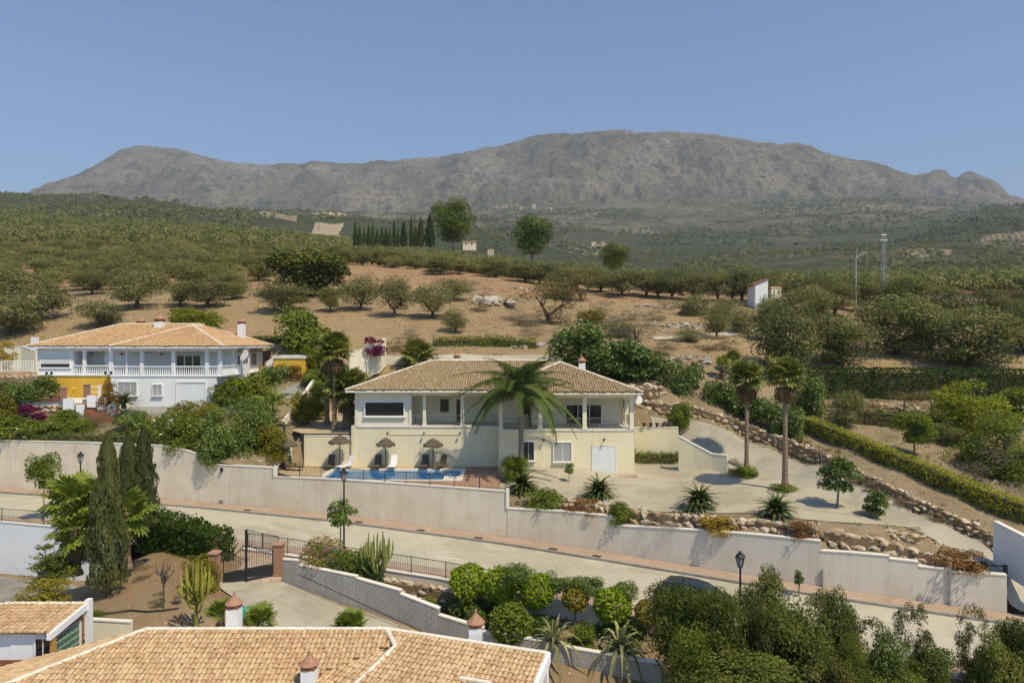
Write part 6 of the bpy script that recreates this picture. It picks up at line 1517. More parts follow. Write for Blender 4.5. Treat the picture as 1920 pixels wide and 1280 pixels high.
# ================================================================ FAR BUILDINGS, POLES
def far_house(px, py, wpx, hpx, label, roof=True, dmin=130, grp='white farmhouses on the far hills', rm='terracotta', d=None):
    c = hit(px, py, dmin) if d is None else P(px, py, d); s = c.y / F; w, h = wpx * s, hpx * s
    t = thing('farmhouse', label, 'house', c, 0, grp)
    MB().box(c.x - w / 2, c.x + w / 2, c.y, c.y + w * .7, c.z - h, c.z + h * .68).part('wall', M['cream_pale'], t)
    m = MB(); a, b, y0, y1, z = c.x - w * .54, c.x + w * .54, c.y - w * .04, c.y + w * .74, c.z + h * .68; ym = (y0 + y1) / 2
    if roof: m.add([(a, y0, z), (b, y0, z), (b, y1, z), (a, y1, z), (a, ym, z + h * .34), (b, ym, z + h * .34)], [(0, 1, 5, 4), (2, 3, 4, 5), (0, 4, 3), (1, 2, 5), (0, 3, 2, 1)])
    else: m.box(a, b, y0, y1, z, z + h * .1)
    m.part('roof', M[rm] if roof else M['cap'], t)
    for k in (-.25, .2): MB().box(c.x + w * (k - .05), c.x + w * (k + .05), c.y - .06, c.y, c.z + h * .15, c.z + h * .45).part('window', M['glass'], t)
rg = random.Random(12)
for k, (px, py, w_, h_) in enumerate([(345, 390, 14, 5), (353, 391, 8, 4), (240, 385, 10, 4), (205, 407, 8, 5), (128, 398, 7, 4), (296, 412, 7, 4)]):
    far_house(px, py, w_, h_, 'tiny white farmhouse among groves on the left hill', dmin=450)
for k in range(22):
    px = 925 + rg.random() * 110; py = 384 + (px - 925) * .04 + rg.uniform(-3, 7); far_house(px, py, rg.uniform(4, 9), rg.uniform(3, 4.5), 'tiny white house of the hamlet beyond the pines', dmin=900, grp='houses of the far hamlet')
for k in range(14):
    px = 1088 + rg.random() * 60; py = 460 + rg.uniform(-6, 8); far_house(px, py, rg.uniform(5, 12), rg.uniform(3.5, 5), 'small white house in the valley behind the third pine', dmin=500, grp='houses in the valley')
far_house(880, 460, 24, 9, 'white house roof between the two tall pines', dmin=150, d=205, rm='terracotta')
far_house(920, 476, 11, 9, 'small house with pale gable left of the second pine', dmin=150, d=195)
far_house(1536, 503, 46, 7, 'long low white barn in the valley at right', False, dmin=350)
far_house(1795, 560, 78, 15, 'low white bungalow behind the right olive trees', dmin=130, d=150, rm='brick')
far_house(1880, 492, 12, 6, 'tiny white cottage under dark tree at far right', dmin=300)
far_house(1456, 550, 18, 13, 'red roofed shed beside the white gable house', d=128, rm='terracotta')
def gable():
    d = 124; o = P(1428, 575, d); t = thing('gable_house', 'narrow white gable house among the olive trees', 'house', o); x0, x1 = PX(1416, d), PX(1440, d)
    MB().add([(x0, d, o.z - 1), (x1, d, o.z - 1), (x1, d, PZ(524, d)), (x0, d, PZ(534, d)), (x0, d + 4, o.z - 1), (x1, d + 4, o.z - 1), (x1, d + 4, PZ(524, d)), (x0, d + 4, PZ(534, d))], [(0, 1, 2, 3), (4, 7, 6, 5), (0, 3, 7, 4), (1, 5, 6, 2), (3, 2, 6, 7)]).part('wall', M['white'], t)
    m = MB(); m.add([(x0 - .4, d - .2, PZ(535, d)), (x1 + .1, d - .2, PZ(523, d)), (x1 + .1, d + 4.2, PZ(523, d)), (x0 - .4, d + 4.2, PZ(535, d))] + [(x0 - .4, d - .2, PZ(535, d) + .2), (x1 + .1, d - .2, PZ(523, d) + .2), (x1 + .1, d + 4.2, PZ(523, d) + .2), (x0 - .4, d + 4.2, PZ(535, d) + .2)], [(4, 5, 6, 7), (0, 1, 5, 4), (0, 3, 2, 1)]); m.part('roof', M['brick'], t)
    MB().box(PX(1430, d), PX(1433, d), d - .05, d, PZ(566, d), PZ(559, d)).part('window', M['glass'], t)
gable()
plain_wall('far_white_wall', 'bright white wall at the right edge behind the olives', [P(1875, 586, 150), P(1900, 590, 146), P(1960, 598, 140)], 1.8, M['white'], .3)
def pole_lattice(px, y0, y1, d, label):
    b = P(px, y1, d); h = PZ(y0, d) - b.z; t = thing('lattice_pole', label, 'pole', b); m = MB(); w0, w1 = .45, .2
    for sx in (-1, 1):
        for sy in (-1, 1): m.tube([b + Vector((sx * w0, sy * w0, -1)), b + Vector((sx * w1, sy * w1, h))], .05, 4)
    n = 14
    for k in range(n):
        u0, u1 = k / n, (k + 1) / n; wa, wb = w0 + (w1 - w0) * u0, w0 + (w1 - w0) * u1; sg = 1 if k % 2 else -1
        for sy in (-1, 1): m.tube([b + Vector((-sg * wa, sy * wa, h * u0)), b + Vector((sg * wb, sy * wb, h * u1))], .035, 4)
    m.part('mast', M['galv'], t); a = MB(); a.tube([b + Vector((-.7, 0, h * .9)), b + Vector((.7, 0, h * .9))], .05, 4); a.tube([b + Vector((-.5, 0, h)), b + Vector((.5, 0, h))], .05, 4); a.part('crossarm', M['galv'], t)
pole_lattice(1657, 440, 545, 135, 'tall steel lattice power pole above the olive trees')
b = P(1605, 562, 128); h = PZ(485, 128) - b.z; m = MB(); m.tube([b - Vector((0, 0, 1)), b + Vector((0, 0, h)), b + Vector((.9, 0, h + .9)), b + Vector((1.3, 0, h + 1.1))], [.13, .1, .08, .07], 6); m.box(b.x + 1.2, b.x + 2.0, b.y - .15, b.y + .15, b.z + h + 1.02, b.z + h + 1.18); m.tube([b + Vector((0, 0, h)), b + Vector((.25, 0, h + 1.9))], .06, 5)
m.top('light_pole', M['galv'], b, 'pale concrete lamp pole left of the lattice power pole', 'pole')
for k, (px, y0, y1, lab) in enumerate(((598, 396, 418, 'thin distant utility pole above the grove left of the quarry'), (438, 404, 424, 'thin distant utility pole above the left grove'), (1515, 505, 530, 'thin utility pole by the white barn'))):
    d = 420 if k < 2 else 300; b = P(px, y1 + 6, d); m = MB(); m.tube([b - Vector((0, 0, 3)), (b.x, b.y, PZ(y0, d))], .18, 5); m.box(b.x - 1.2, b.x + 1.2, b.y - .1, b.y + .1, PZ(y0, d) - .8, PZ(y0, d) - .55); m.top('utility_pole', M['greytrunk'], b, lab, 'pole')
# ================================================================ FOLIAGE
def quad_mesh(name, V, mat, tint=None):
    n = len(V) // 4; me = bpy.data.meshes.new(name)
    me.vertices.add(len(V)); me.vertices.foreach_set('co', V.astype(np.float32).ravel())
    me.loops.add(n * 4); me.loops.foreach_set('vertex_index', np.arange(n * 4, dtype=np.int32))
    me.polygons.add(n); me.polygons.foreach_set('loop_start', (np.arange(n) * 4).astype(np.int32))
    me.materials.append(mat)
    if tint is not None: set_tint(me, tint)
    me.update(); me.validate(); return me
def nrm(a): return a / np.maximum(1e-9, np.linalg.norm(a, axis=-1, keepdims=True))
def leaf_quads(Pt, out, size, rg, aspect=.5, outw=.6, droop=0.0):
    n = len(Pt); N = nrm(out * outw + rg.normal(0, 1, (n, 3)) * .6 + np.array([0, 0, .35]))
    a = nrm(np.cross(N, rg.normal(0, 1, (n, 3)))); a[:, 2] -= droop; a = nrm(a); b = nrm(np.cross(N, a))
    s = size * rg.uniform(.6, 1.35, (n, 1))
    return np.stack([Pt - a * s, Pt + b * s * aspect, Pt + a * s, Pt - b * s * aspect], 1).reshape(-1, 3)
def crown(name, mat, seed, n=2500, lobes=14, leaf=.05, base=.12, shape='round', lobe_r=(.16, .30), fill=.25, aspect=.5, top=1.0, flower=None, droop=0.0, outw=.6):
    """unit crown: radius about .5 in plan, from z=0 to 1; leaves sit on and in overlapping boughs"""
    rg = np.random.default_rng(seed); c = []
    while len(c) < lobes:
        q = rg.uniform(-1, 1, 3)
        if np.linalg.norm(q) > 1 or np.linalg.norm(q) < .35: continue
        x, y, z = q
        if shape == 'cone': k = 1 - (z * .5 + .5) * .85; x, y = x * k, y * k
        if shape == 'flat' and z < -.4: continue
        if shape == 'vase': k = .55 + .45 * (z * .5 + .5); x, y = x * k, y * k
        c.append((x * .36, y * .36, .5 + z * .34))
    c = np.array(c); r = rg.uniform(*lobe_r, lobes)
    n = int(n * 1.25); leaf *= 1.2
    k = rg.choice(lobes, n, p=r ** 2 / (r ** 2).sum())
    d = nrm(rg.normal(0, 1, (n, 3))); d[:, 2] = np.where(d[:, 2] < -.3, -d[:, 2] * .6, d[:, 2]); d = nrm(d)
    rad = r[k] * np.where(rg.random(n) < fill, rg.uniform(.3, 1, n), rg.uniform(.85, 1.12, n))
    Pt = c[k] + d * rad[:, None] * np.array([1, 1, .85])
    Pt[:, 2] = np.clip(Pt[:, 2], .01, None)
    if shape == 'ball':
        Pt = d * (.5 * np.where(rg.random(n) < .2, rg.uniform(.7, 1, n), 1 + rg.normal(0, .05, n)))[:, None]; dd_ = nrm(rg.normal(0, 1, (n, 3))); bm_ = 1 + .42 * (fbm(dd_[:, 0] * 2.6 + 9, dd_[:, 1] * 2.6 + dd_[:, 2] * 2.1 + 9, 3, seed) - .42); Pt = dd_ * (np.linalg.norm(Pt, axis=1) * bm_)[:, None]; d = dd_
    lo, hi = np.percentile(Pt, 1.5, 0), np.percentile(Pt, 98.5, 0)
    Pt = (Pt - (lo + hi) / 2) / (hi - lo) * np.array([1, 1, 1.0]); Pt[:, 2] += .5
    if shape != 'ball': Pt[:, 2] = np.clip(Pt[:, 2], 0.0, None)
    out = nrm(d * .7 + nrm(Pt - np.array([0, 0, .45])) * .6)
    V = leaf_quads(Pt, out, leaf, rg, aspect, outw, droop)
    lt = rg.random(lobes)[k] * .5 + rg.random(n) * .5
    me = quad_mesh(name, V, mat, lt)
    if flower is not None:
        me.materials.append(flower[0]); mi = np.zeros(n, np.int32)
        sel = (rg.random(n) < flower[1]) & (rad > r[k] * .9) & (Pt[:, 2] > .3); mi[sel] = 1; me.polygons.foreach_set('material_index', mi)
    return me
def trunk_mesh(name, mat, seed, limbs=3, r=.05, h0=.22, spread=.3, top=.75, lean=.05, n=6):
    rg = random.Random(seed); m = MB(); bx, by = rg.uniform(-lean, lean), rg.uniform(-lean, lean); f = Vector((bx, by, h0))
    m.tube([(0, 0, -.06), (bx * .3, by * .3, h0 * .4), f], [r * 1.35, r * 1.05, r * .9], 7)
    for k in range(limbs):
        a = 2 * math.pi * (k + rg.uniform(-.2, .2)) / limbs; e = Vector((math.cos(a) * spread, math.sin(a) * spread, top * rg.uniform(.75, 1.05)))
        q = f.lerp(e, .45) + Vector((math.cos(a) * spread * .22, math.sin(a) * spread * .22, 0))
        m.tube([f - Vector((0, 0, .02)), q, e], [r * .72, r * .45, r * .15], 6)
        for j in range(2):
            e2 = e + Vector((rg.uniform(-.16, .16), rg.uniform(-.16, .16), rg.uniform(-.08, .14))); m.tube([q, q.lerp(e2, .6) + Vector((0, 0, .03)), e2], [r * .4, r * .25, r * .08], 5)
    return m.mesh(name, mat)
LM = {}
LM['olive'] = leafm('olive_leaf', (0.096, 0.109, 0.040), (0.186, 0.195, 0.071), (0.298, 0.290, 0.121), 0.30)
LM['olive_y'] = leafm('yellow_olive_leaf', (0.125, 0.139, 0.044), (0.229, 0.235, 0.076), (0.353, 0.338, 0.126), 0.28)  # paler, yellower olive leaf, mixed at random with the plain one
LM['olive_dry'] = leafm('dry_olive_leaf', (0.114, 0.089, 0.036), (0.191, 0.151, 0.058), (0.274, 0.215, 0.086), 0.25)
LM['olive_g'] = leafm('grey_olive_leaf', (0.094, 0.106, 0.034), (0.173, 0.185, 0.061), (0.267, 0.279, 0.097), .25)
LM['carob'] = leafm('dark_evergreen_leaf', (0.048, 0.061, 0.013), (0.094, 0.112, 0.023), (0.171, 0.182, 0.039), 0.25)
LM['green'] = leafm('garden_leaf', (0.076, 0.108, 0.015), (0.157, 0.206, 0.028), (0.292, 0.314, 0.044), 0.35)
LM['bright'] = leafm('fresh_leaf', (0.083, 0.121, 0.009), (0.182, 0.218, 0.017), (0.305, 0.314, 0.030), .3)
LM['lime'] = leafm('lime_leaf', (0.114, 0.189, 0.011), (0.216, 0.296, 0.018), (0.320, 0.390, 0.032), .3)
LM['yellowg'] = leafm('yellow_green_leaf', (0.130, 0.129, 0.017), (0.260, 0.230, 0.027), (0.411, 0.331, 0.049), 0.35)
LM['citrus'] = leafm('citrus_leaf', (0.055, 0.095, 0.016), (0.113, 0.168, 0.027), (0.217, 0.273, 0.043), 0.30, .4, .4)
LM['cypress'] = leafm('cypress_leaf', (0.033, 0.050, 0.017), (0.071, 0.094, 0.029), (0.129, 0.146, 0.050), 0.20)
LM['cypress_b'] = leafm('browned_cypress_leaf', (0.048, 0.058, 0.018), (0.099, 0.114, 0.035), (0.170, 0.177, 0.061), 0.20)
LM['pine'] = leafm('pine_needle', (0.056, 0.091, 0.020), (0.141, 0.179, 0.033), (0.280, 0.301, 0.053), 0.22)
LM['hedge'] = leafm('dark_hedge_leaf', (0.022, 0.049, 0.004), (0.047, 0.088, 0.007), (0.086, 0.146, 0.012), 0.25)
LM['hedge_y'] = leafm('yellow_hedge_leaf', (0.169, 0.213, 0.021), (0.365, 0.373, 0.029), (0.649, 0.550, 0.044), 0.35)
LM['bush'] = leafm('grey_green_bush_leaf', (0.051, 0.074, 0.014), (0.114, 0.140, 0.025), (0.225, 0.241, 0.048), 0.30)
LM['bush_b'] = leafm('bronze_bush_leaf', (0.063, 0.063, 0.021), (0.120, 0.121, 0.035), (0.207, 0.204, 0.065), 0.30)
LM['rust'] = leafm('rust_shrub_leaf', (0.115, 0.057, 0.018), (0.207, 0.103, 0.029), (0.299, 0.161, 0.046), 0.30)
LM['gold'] = leafm('golden_shrub_leaf', (0.184, 0.127, 0.014), (0.345, 0.241, 0.023), (0.483, 0.345, 0.046), 0.30)
LM['grey'] = leafm('grey_twig', (0.103, 0.090, 0.063), (0.161, 0.138, 0.098), (0.230, 0.201, 0.144), 0.20)
LM['dry'] = leafm('dry_grass', (0.184, 0.138, 0.069), (0.276, 0.207, 0.103), (0.380, 0.299, 0.161), 0.30)
LM['boug'] = leafm('bougainvillea_bract', (0.110, 0.008, 0.049), (0.193, 0.014, 0.083), (0.262, 0.034, 0.124), .3)
LM['palm'] = leafm('palm_frond_leaf', (0.071, 0.098, 0.016), (0.155, 0.181, 0.032), (0.286, 0.284, 0.054), 0.30, .4, .4)
LM['palm_q'] = leafm('queen_palm_leaf', (0.050, 0.079, 0.020), (0.103, 0.144, 0.035), (0.181, 0.222, 0.061), .25)
LM['palm_l'] = leafm('light_palm_leaf', (0.119, 0.170, 0.019), (0.247, 0.296, 0.037), (0.396, 0.413, 0.070), 0.35, .45, .35)
LM['palm_d'] = leafm('dead_palm_leaf', (0.115, 0.075, 0.037), (0.196, 0.132, 0.069), (0.287, 0.207, 0.115), 0.25)
LM['sago'] = leafm('sago_leaf', (0.032, 0.058, 0.011), (0.074, 0.109, 0.019), (0.155, 0.189, 0.035), 0.20, .35, .5)
LM['white_flower'] = flat('white_blossom', (.8, .8, .76), .7, var=.05)
LM['red_flower'] = flat('pink_blossom', (.55, .10, .13), .7, var=.2)
CR = {}
def crowns(key, count, *a, **k):
    CR[key] = [crown('foliage_' + key, *a[:1], 1000 + hash_(key) + i, *a[1:], **k) for i in range(count)]
def hash_(s): return sum(ord(ch) * (i + 3) for i, ch in enumerate(s)) % 900
crowns('olive', 7, LM['olive'], n=4300, lobes=34, leaf=.025, lobe_r=(.14, .23), fill=.45, aspect=.42, outw=.45)
crowns('olive_y', 5, LM['olive_y'], n=3600, lobes=30, leaf=.028, lobe_r=(.14, .24), fill=.45, aspect=.42, outw=.45)
crowns('olive_big', 5, LM['olive_g'], n=8000, lobes=60, leaf=.02, lobe_r=(.12, .2), fill=.45, aspect=.42)
crowns('olive_dry', 3, LM['olive_dry'], n=2300, lobes=22, leaf=.02, lobe_r=(.08, .16), fill=.5, aspect=.35)
crowns('carob', 3, LM['carob'], n=4500, lobes=35, leaf=.032, lobe_r=(.12, .22), fill=.3)
crowns('shrub', 4, LM['green'], n=3250, lobes=22, leaf=.035, lobe_r=(.14, .26))
crowns('shrub_dark', 4, LM['citrus'], n=3750, lobes=28, leaf=.032, lobe_r=(.13, .24))
crowns('shrub_bright', 4, LM['bright'], n=3250, lobes=24, leaf=.034, lobe_r=(.13, .24))
crowns('shrub_yellow', 3, LM['yellowg'], n=3250, lobes=25, leaf=.03, lobe_r=(.12, .22))
crowns('shrub_rust', 3, LM['rust'], n=2200, lobes=16, leaf=.03, lobe_r=(.10, .2), fill=.4)
crowns('shrub_gold', 2, LM['gold'], n=2000, lobes=12, leaf=.035, lobe_r=(.12, .22))
crowns('shrub_grey', 4, LM['grey'], n=1700, lobes=18, leaf=.03, lobe_r=(.1, .2), fill=.6, aspect=.12)
crowns('shrub_dry', 4, LM['dry'], n=900, lobes=12, leaf=.06, lobe_r=(.1, .2), fill=.6, aspect=.12)
crowns('oleander', 3, LM['green'], n=3750, lobes=25, leaf=.042, lobe_r=(.14, .26), aspect=.28, flower=(LM['white_flower'], .012))
crowns('pinkshrub', 2, LM['green'], n=3000, lobes=20, leaf=.03, lobe_r=(.1, .2), aspect=.35, flower=(LM['red_flower'], .26))
crowns('boug', 2, LM['boug'], n=1800, lobes=14, leaf=.04, lobe_r=(.12, .22))
crowns('ball', 4, LM['lime'], n=1700, lobes=26, leaf=.052, outw=.35, shape='ball')
crowns('ball_dark', 2, LM['green'], n=1700, lobes=24, leaf=.05, outw=.35, shape='ball')
crowns('ball_brown', 2, LM['yellowg'], n=1500, lobes=22, leaf=.05, outw=.35, shape='ball')
crowns('sapling', 3, LM['citrus'], n=1625, lobes=19, leaf=.05, lobe_r=(.13, .22), fill=.3)
crowns('bush_big', 4, LM['bush'], n=13000, lobes=60, leaf=.018, lobe_r=(.1, .18), fill=.35, aspect=.5)
crowns('bush_bronze', 3, LM['bush_b'], n=6500, lobes=46, leaf=.016, lobe_r=(.06, .12), fill=.5, aspect=.5)
crowns('bush_green', 3, LM['green'], n=12000, lobes=50, leaf=.018, lobe_r=(.1, .18), fill=.35, aspect=.45)
crowns('bush_dark', 3, LM['citrus'], n=9000, lobes=50, leaf=.02, lobe_r=(.1, .18), fill=.35, aspect=.45)
crowns('bush_lime', 3, LM['bright'], n=8000, lobes=48, leaf=.02, lobe_r=(.1, .18), fill=.35, aspect=.45)
crowns('pine', 2, LM['pine'], n=7000, lobes=40, leaf=.026, lobe_r=(.15, .24), fill=.25, aspect=.4)
TRK = [trunk_mesh('trunk_olive', M['trunk'], i, random.Random(i).choice((2, 3, 3)), .045, .2, .28, .62) for i in range(5)]
TRKB = [trunk_mesh('trunk_big_olive', M['trunk'], 20 + i, 3, .04, .17, .3, .7) for i in range(3)]
TRKT = [trunk_mesh('trunk_slim', M['greytrunk'], 40 + i, 3, .03, .45, .12, .8) for i in range(3)]
PR = random.Random(77)
def tree(name, label, cat, base, w, h, ck, tk, group=None, c0=.2, crown_name='crown', depth=1.0):
    """trunk and crown on an empty; crown spans from c0*h to h"""
    t = thing(name, label, cat, base, PR.uniform(0, 6.28), group)
    put('trunk', PR.choice(tk), t, (0, 0, 0), (0, 0, 0), (w, w, h))
    put(crown_name, PR.choice(CR[ck]), t, (0, 0, c0 * h), (0, 0, PR.uniform(0, 6.28)), (w, w * depth, h * (1 - c0)))
    return t
def shrub(label, px, py, wpx, hpx, ck, d=None, name='shrub', cat='shrub', low_=False, group=None, depth=1.0, sink=.06):
    b = (lhit(px, py) if low_ else hit(px, py)) if d is None else P(px, py, d)
    if d is not None:
        g = lz(b.x, b.y) if low_ else gz(b.x, b.y)
    s = b.y / F; w, h = wpx * s, hpx * s
    o = put(name, PR.choice(CR[ck]), None, b - Vector((0, 0, h * sink)), (0, 0, PR.uniform(0, 6.28)), (w, w * depth, h * (1 + sink)))
    return tag(o, label, cat, group)
def px_tree(label, px, py, wpx, hpx, ck, tk=TRK, d=None, name='olive_tree', cat='olive tree', group=None, c0=.2, low_=False):
    b = (lhit(px, py) if low_ else hit(px, py)) if d is None else P(px, py, d)
    s = b.y / F * (.76 if ck == 'olive_big' else .86 if 'olive' in ck else 1)
    return tree(name, label, cat, b, wpx * s, hpx * s, ck, tk, group, c0)

ORD = 'first second third fourth fifth sixth seventh eighth ninth tenth eleventh twelfth thirteenth fourteenth fifteenth sixteenth'.split()
# ---------------- olive trees on the slope
G1_ = 'single olive trees on the bare slope'
for px, py, w_, h_, ck, lab in [
 (255, 578, 100, 78, 'olive', 'round olive tree on bare soil above the white house left chimney'), (387, 577, 95, 66, 'olive', 'wide olive tree uphill of the white house right chimney'),
 (337, 574, 60, 54, 'olive_y', 'small olive tree between two wider ones above the white house'), (172, 553, 68, 52, 'olive', 'leaning olive tree left of the round olive, on open soil'),
 (78, 600, 108, 80, 'olive', 'broad olive tree above the left end of the white house'), (188, 613, 88, 58, 'olive', 'pale grey olive tree just behind the white house roof'),
 (18, 566, 95, 72, 'olive', 'olive tree at the left edge standing upright on soil'), (15, 628, 130, 90, 'olive', 'large shaded olive tree at the left edge beside the white house'),
 (530, 584, 104, 60, 'olive', 'low olive tree in front of the dark carob'), (620, 584, 50, 52, 'olive_y', 'narrow olive tree right of the dark carob'),
 (675, 582, 74, 74, 'olive_y', 'olive tree second left of the villa roof ridge, upslope'), (740, 594, 74, 86, 'olive', 'tall full olive tree directly above the villa roof'),
 (812, 596, 84, 72, 'olive', 'full dark olive tree right of the tallest one above the villa'), (850, 562, 78, 46, 'olive', 'olive tree behind the dark one, beside the boulder'),
 (853, 624, 50, 52, 'olive', 'small olive tree nearest the villa roof on bare soil'), (930, 520, 66, 48, 'olive', 'olive tree on the crest with a dark trunk'),
 (1165, 556, 76, 60, 'olive', 'olive tree with thick trunk and round shadow on the crest'), (1343, 634, 62, 66, 'olive', 'dense olive tree right of the farm track'),
 (825, 515, 60, 40, 'olive_y', 'small olive at the front of the crest row under the tall pine'), (1090, 566, 84, 76, 'olive_dry', 'sparse olive tree with bare lower limbs on the crest')]:
    px_tree(lab, px, py, w_, h_, ck, group=G1_)
px_tree('olive tree half covering the white gable house', 1452, 606, 84, 66, 'olive_big', TRKB, d=113); px_tree('large dark carob tree on the bare slope', 575, 556, 138, 84, 'carob', d=118, name='carob_tree', cat='tree', c0=.05)
px_tree('dry thicket of thin stems on the bare slope', 1030, 606, 130, 92, 'olive_dry', name='dry_tree', cat='tree', c0=.03)
px_tree('leafless grey shrubby tree beside the farm track', 1187, 655, 84, 70, 'shrub_grey', name='bare_tree', cat='tree', c0=.2)
for px, py, w_, h_, ck, lab in [
 (1475, 705, 150, 190, 'olive_big', 'huge olive tree reaching down behind the left hedge end'), (1575, 684, 165, 120, 'olive_big', 'wide old olive tree with short trunk above the dark hedge'),
 (1683, 664, 190, 140, 'olive_big', 'old olive tree with forked twisted trunk above the dark hedge'), (1745, 656, 110, 105, 'olive_big', 'slimmer olive tree behind the forked one'),
 (1818, 690, 210, 145, 'olive_big', 'massive low olive tree touching the dark hedge'), (1925, 660, 150, 120, 'olive_big', 'olive tree cut by the right edge above the hedge')]:
    px_tree(lab, px, py, w_, h_, ck, TRKB, group='old olive trees above the dark hedge', c0=.1)
for k, (px, py, w_, h_) in enumerate(sorted([(1450, 640, 90, 100), (1520, 610, 100, 95), (1565, 592, 100, 85), (1625, 585, 100, 80), (1700, 590, 110, 90), (1770, 600, 120, 80), (1850, 605, 110, 80), (1920, 600, 110, 70), (1545, 562, 90, 60), (1640, 560, 90, 55)])):
    px_tree(ORD[k] + ' olive from the left in the line behind the old olives at right', px, py, w_, h_, 'olive_big', TRKB, group='olive trees behind the old olives')
px_tree('dark broadleaf tree crown among the right olives', 1690, 610, 60, 70, 'carob', TRKB, name='dark_tree', cat='tree')
for k, (px, w_, h_) in enumerate(sorted([(1035, 76, 50), (1075, 70, 46), (1125, 76, 52), (1212, 72, 58), (1258, 76, 62), (1303, 70, 60), (1345, 74, 66), (1390, 80, 70), (1425, 80, 66), (985, 70, 46), (1235, 60, 50), (1375, 60, 52), (1010, 60, 44)])):
    py = float(np.interp(px, [980, 1160, 1300, 1430], [528, 553, 562, 566])); px_tree(ORD[k] + ' olive from the left in the crest row right of the pines', px, py, w_, h_, 'olive', group='olive row along the crest')
# the row behind the crest and the grove on the left
count = 0
G2 = 'olive grove on the left hillside'; rgv = random.Random(5)
def soil_gap(px, py): return in_poly(np.array([px]), np.array([py]), [(640, 497), (1000, 530), (1160, 552), (1400, 566), (1430, 700), (600, 660), (440, 590), (470, 545), (545, 505)])[0]
rows = []
d = 112.0
while d < 330:
    x = -d * .82 + rgv.uniform(0, 5)
    while x < 60:
        xx, dd = x + rgv.uniform(-1.6, 1.6), d + rgv.uniform(-1.6, 1.6); px = 960 + F * xx / dd
        if -60 < px < 1010: rows.append((xx, dd, px))
        x += rgv.uniform(6.2, 7.8) * (1 + .10 * (d > 200))
    d += 7.6 * (1 + .12 * (d > 200))
placed = []
xs_ = np.array([r[0] for r in rows]); ds_ = np.array([r[1] for r in rows]); zs_ = land(xs_, ds_)
for (xx, dd, px), z in zip(rows, zs_):
    py = HY - (z - CZ) / dd * F
    if soil_gap(px, py): continue
    if px < 450 and py > 572: continue
    if px < 480 and dd < 120 and rgv.random() < .45: continue
    if dd < 125 and any(abs(px - q) < 40 for q in (255, 387, 172, 78)): continue
    placed.append((dd, xx, z, px, py))
placed.sort()
far_list = []
edge = sorted(q[3] for q in placed[:235] if q[0] < 135 and q[3] <= 610)
for i, (dd, xx, z, px, py) in enumerate(placed):
    w_ = rgv.uniform(4.0, 6.2); h_ = w_ * rgv.uniform(.62, .86)
    if i < 235:
        lab = 'olive tree in the crest row behind the bare slope' if px > 610 else (ORD[min(15, edge.index(px))] + ' olive from the left along the near edge of the left grove' if dd < 135 else 'olive tree deep in the dense left grove')
        grp = 'olive trees along the crest' if px > 610 else ('near edge of the left olive grove' if dd < 135 else G2)
        tree('olive_tree', lab, 'olive tree', (xx, dd, z - .1), w_, h_, 'olive_y' if rgv.random() < .7 else 'olive', TRK, grp)
    else: far_list.append((xx, dd, z, w_, h_))
# everything farther: one mass of small crowns
def tree_mass(name, label, items, mat, seed, per=26, leaf=.17):
    rg = np.random.default_rng(seed); it = np.array(items); n = len(it)
    d = nrm(rg.normal(0, 1, (n, per, 3))); d[..., 2] = np.abs(d[..., 2]) * 1.1 - .25
    Pt = it[:, None, :3] + d * np.stack([it[:, 3] * .46, it[:, 3] * .46, it[:, 4] * .5], -1)[:, None, :] * rg.uniform(.75, 1.05, (n, per, 1)) + np.array([0, 0, 1.0]) * it[:, None, 4:5] * .52
    Pt = Pt.reshape(-1, 3); out = d.reshape(-1, 3); sz = np.repeat(it[:, 3] * leaf, per)[:, None]
    N = nrm(out + rg.normal(0, .35, out.shape)); a = nrm(np.cross(N, rg.normal(0, 1, out.shape))); b = np.cross(N, a); s = sz * rg.uniform(.7, 1.2, sz.shape)
    V = np.stack([Pt - a * s, Pt + b * s * .8, Pt + a * s, Pt - b * s * .8], 1).reshape(-1, 3)
    tint = np.repeat(rg.random(n), per) * .6 + rg.random(n * per) * .4
    o = put(name, quad_mesh(name, V, mat, tint)); return tag(o, label, 'trees', None, 'stuff')
rg = np.random.default_rng(4)
def hz(x, y): 
    z = land_raw(x, y); amp = np.clip((y - 300) / 900, 0, 1)
    return z + (fbm(x / 190, y / 190, 4, 9) - .46) * 75 * amp * np.clip((3250 - y) / 600, .15, 1) + (fbm(x * .1, y * .1, 3, 5) - .45) * .8
n = 34000; dd = np.exp(rg.uniform(math.log(215), math.log(1300), n) ); px = rg.uniform(-150, 2070, n); xx = (px - 960) / F * dd
keep = (fbm(xx / 130, dd / 130, 3, 61) > .36) | ((px < 620) & (dd < 700)); keep &= rg.random(n) < np.where(px < 650, .55, .62)
# plough gaps in rows
rowk = (np.sin(xx * .55 + dd * .25) > -.55); keep &= rowk | (dd < 420)
keep &= (dd > 330) | ((px < 640) & (dd > 250)) | (px > 1420); xx, dd = xx[keep], dd[keep]; zz = hz(xx, dd); w_ = rg.uniform(4.5, 8.5, len(xx)); h_ = w_ * rg.uniform(.6, .95, len(xx))
items = list(far_list) + list(zip(xx, dd, zz, w_, h_))
near_i = [q for q in items if q[1] < 560]; far_i = [q for q in items if q[1] >= 560]
tree_mass('mid_grove', 'dense olive grove on the hill beyond the nearer trees', near_i, LM['olive_y'], 18, 110, .06)
tree_mass('far_groves', 'far olive groves and scrub covering the hills', far_i, LM['olive'], 8, 18, .16)
n = 22000; dd = rg.uniform(1150, 3200, n); px = rg.uniform(-150, 2070, n); xx = (px - 960) / F * dd; k = fbm(xx / 260, dd / 260, 3, 63) > .43; xx, dd = xx[k], dd[k]
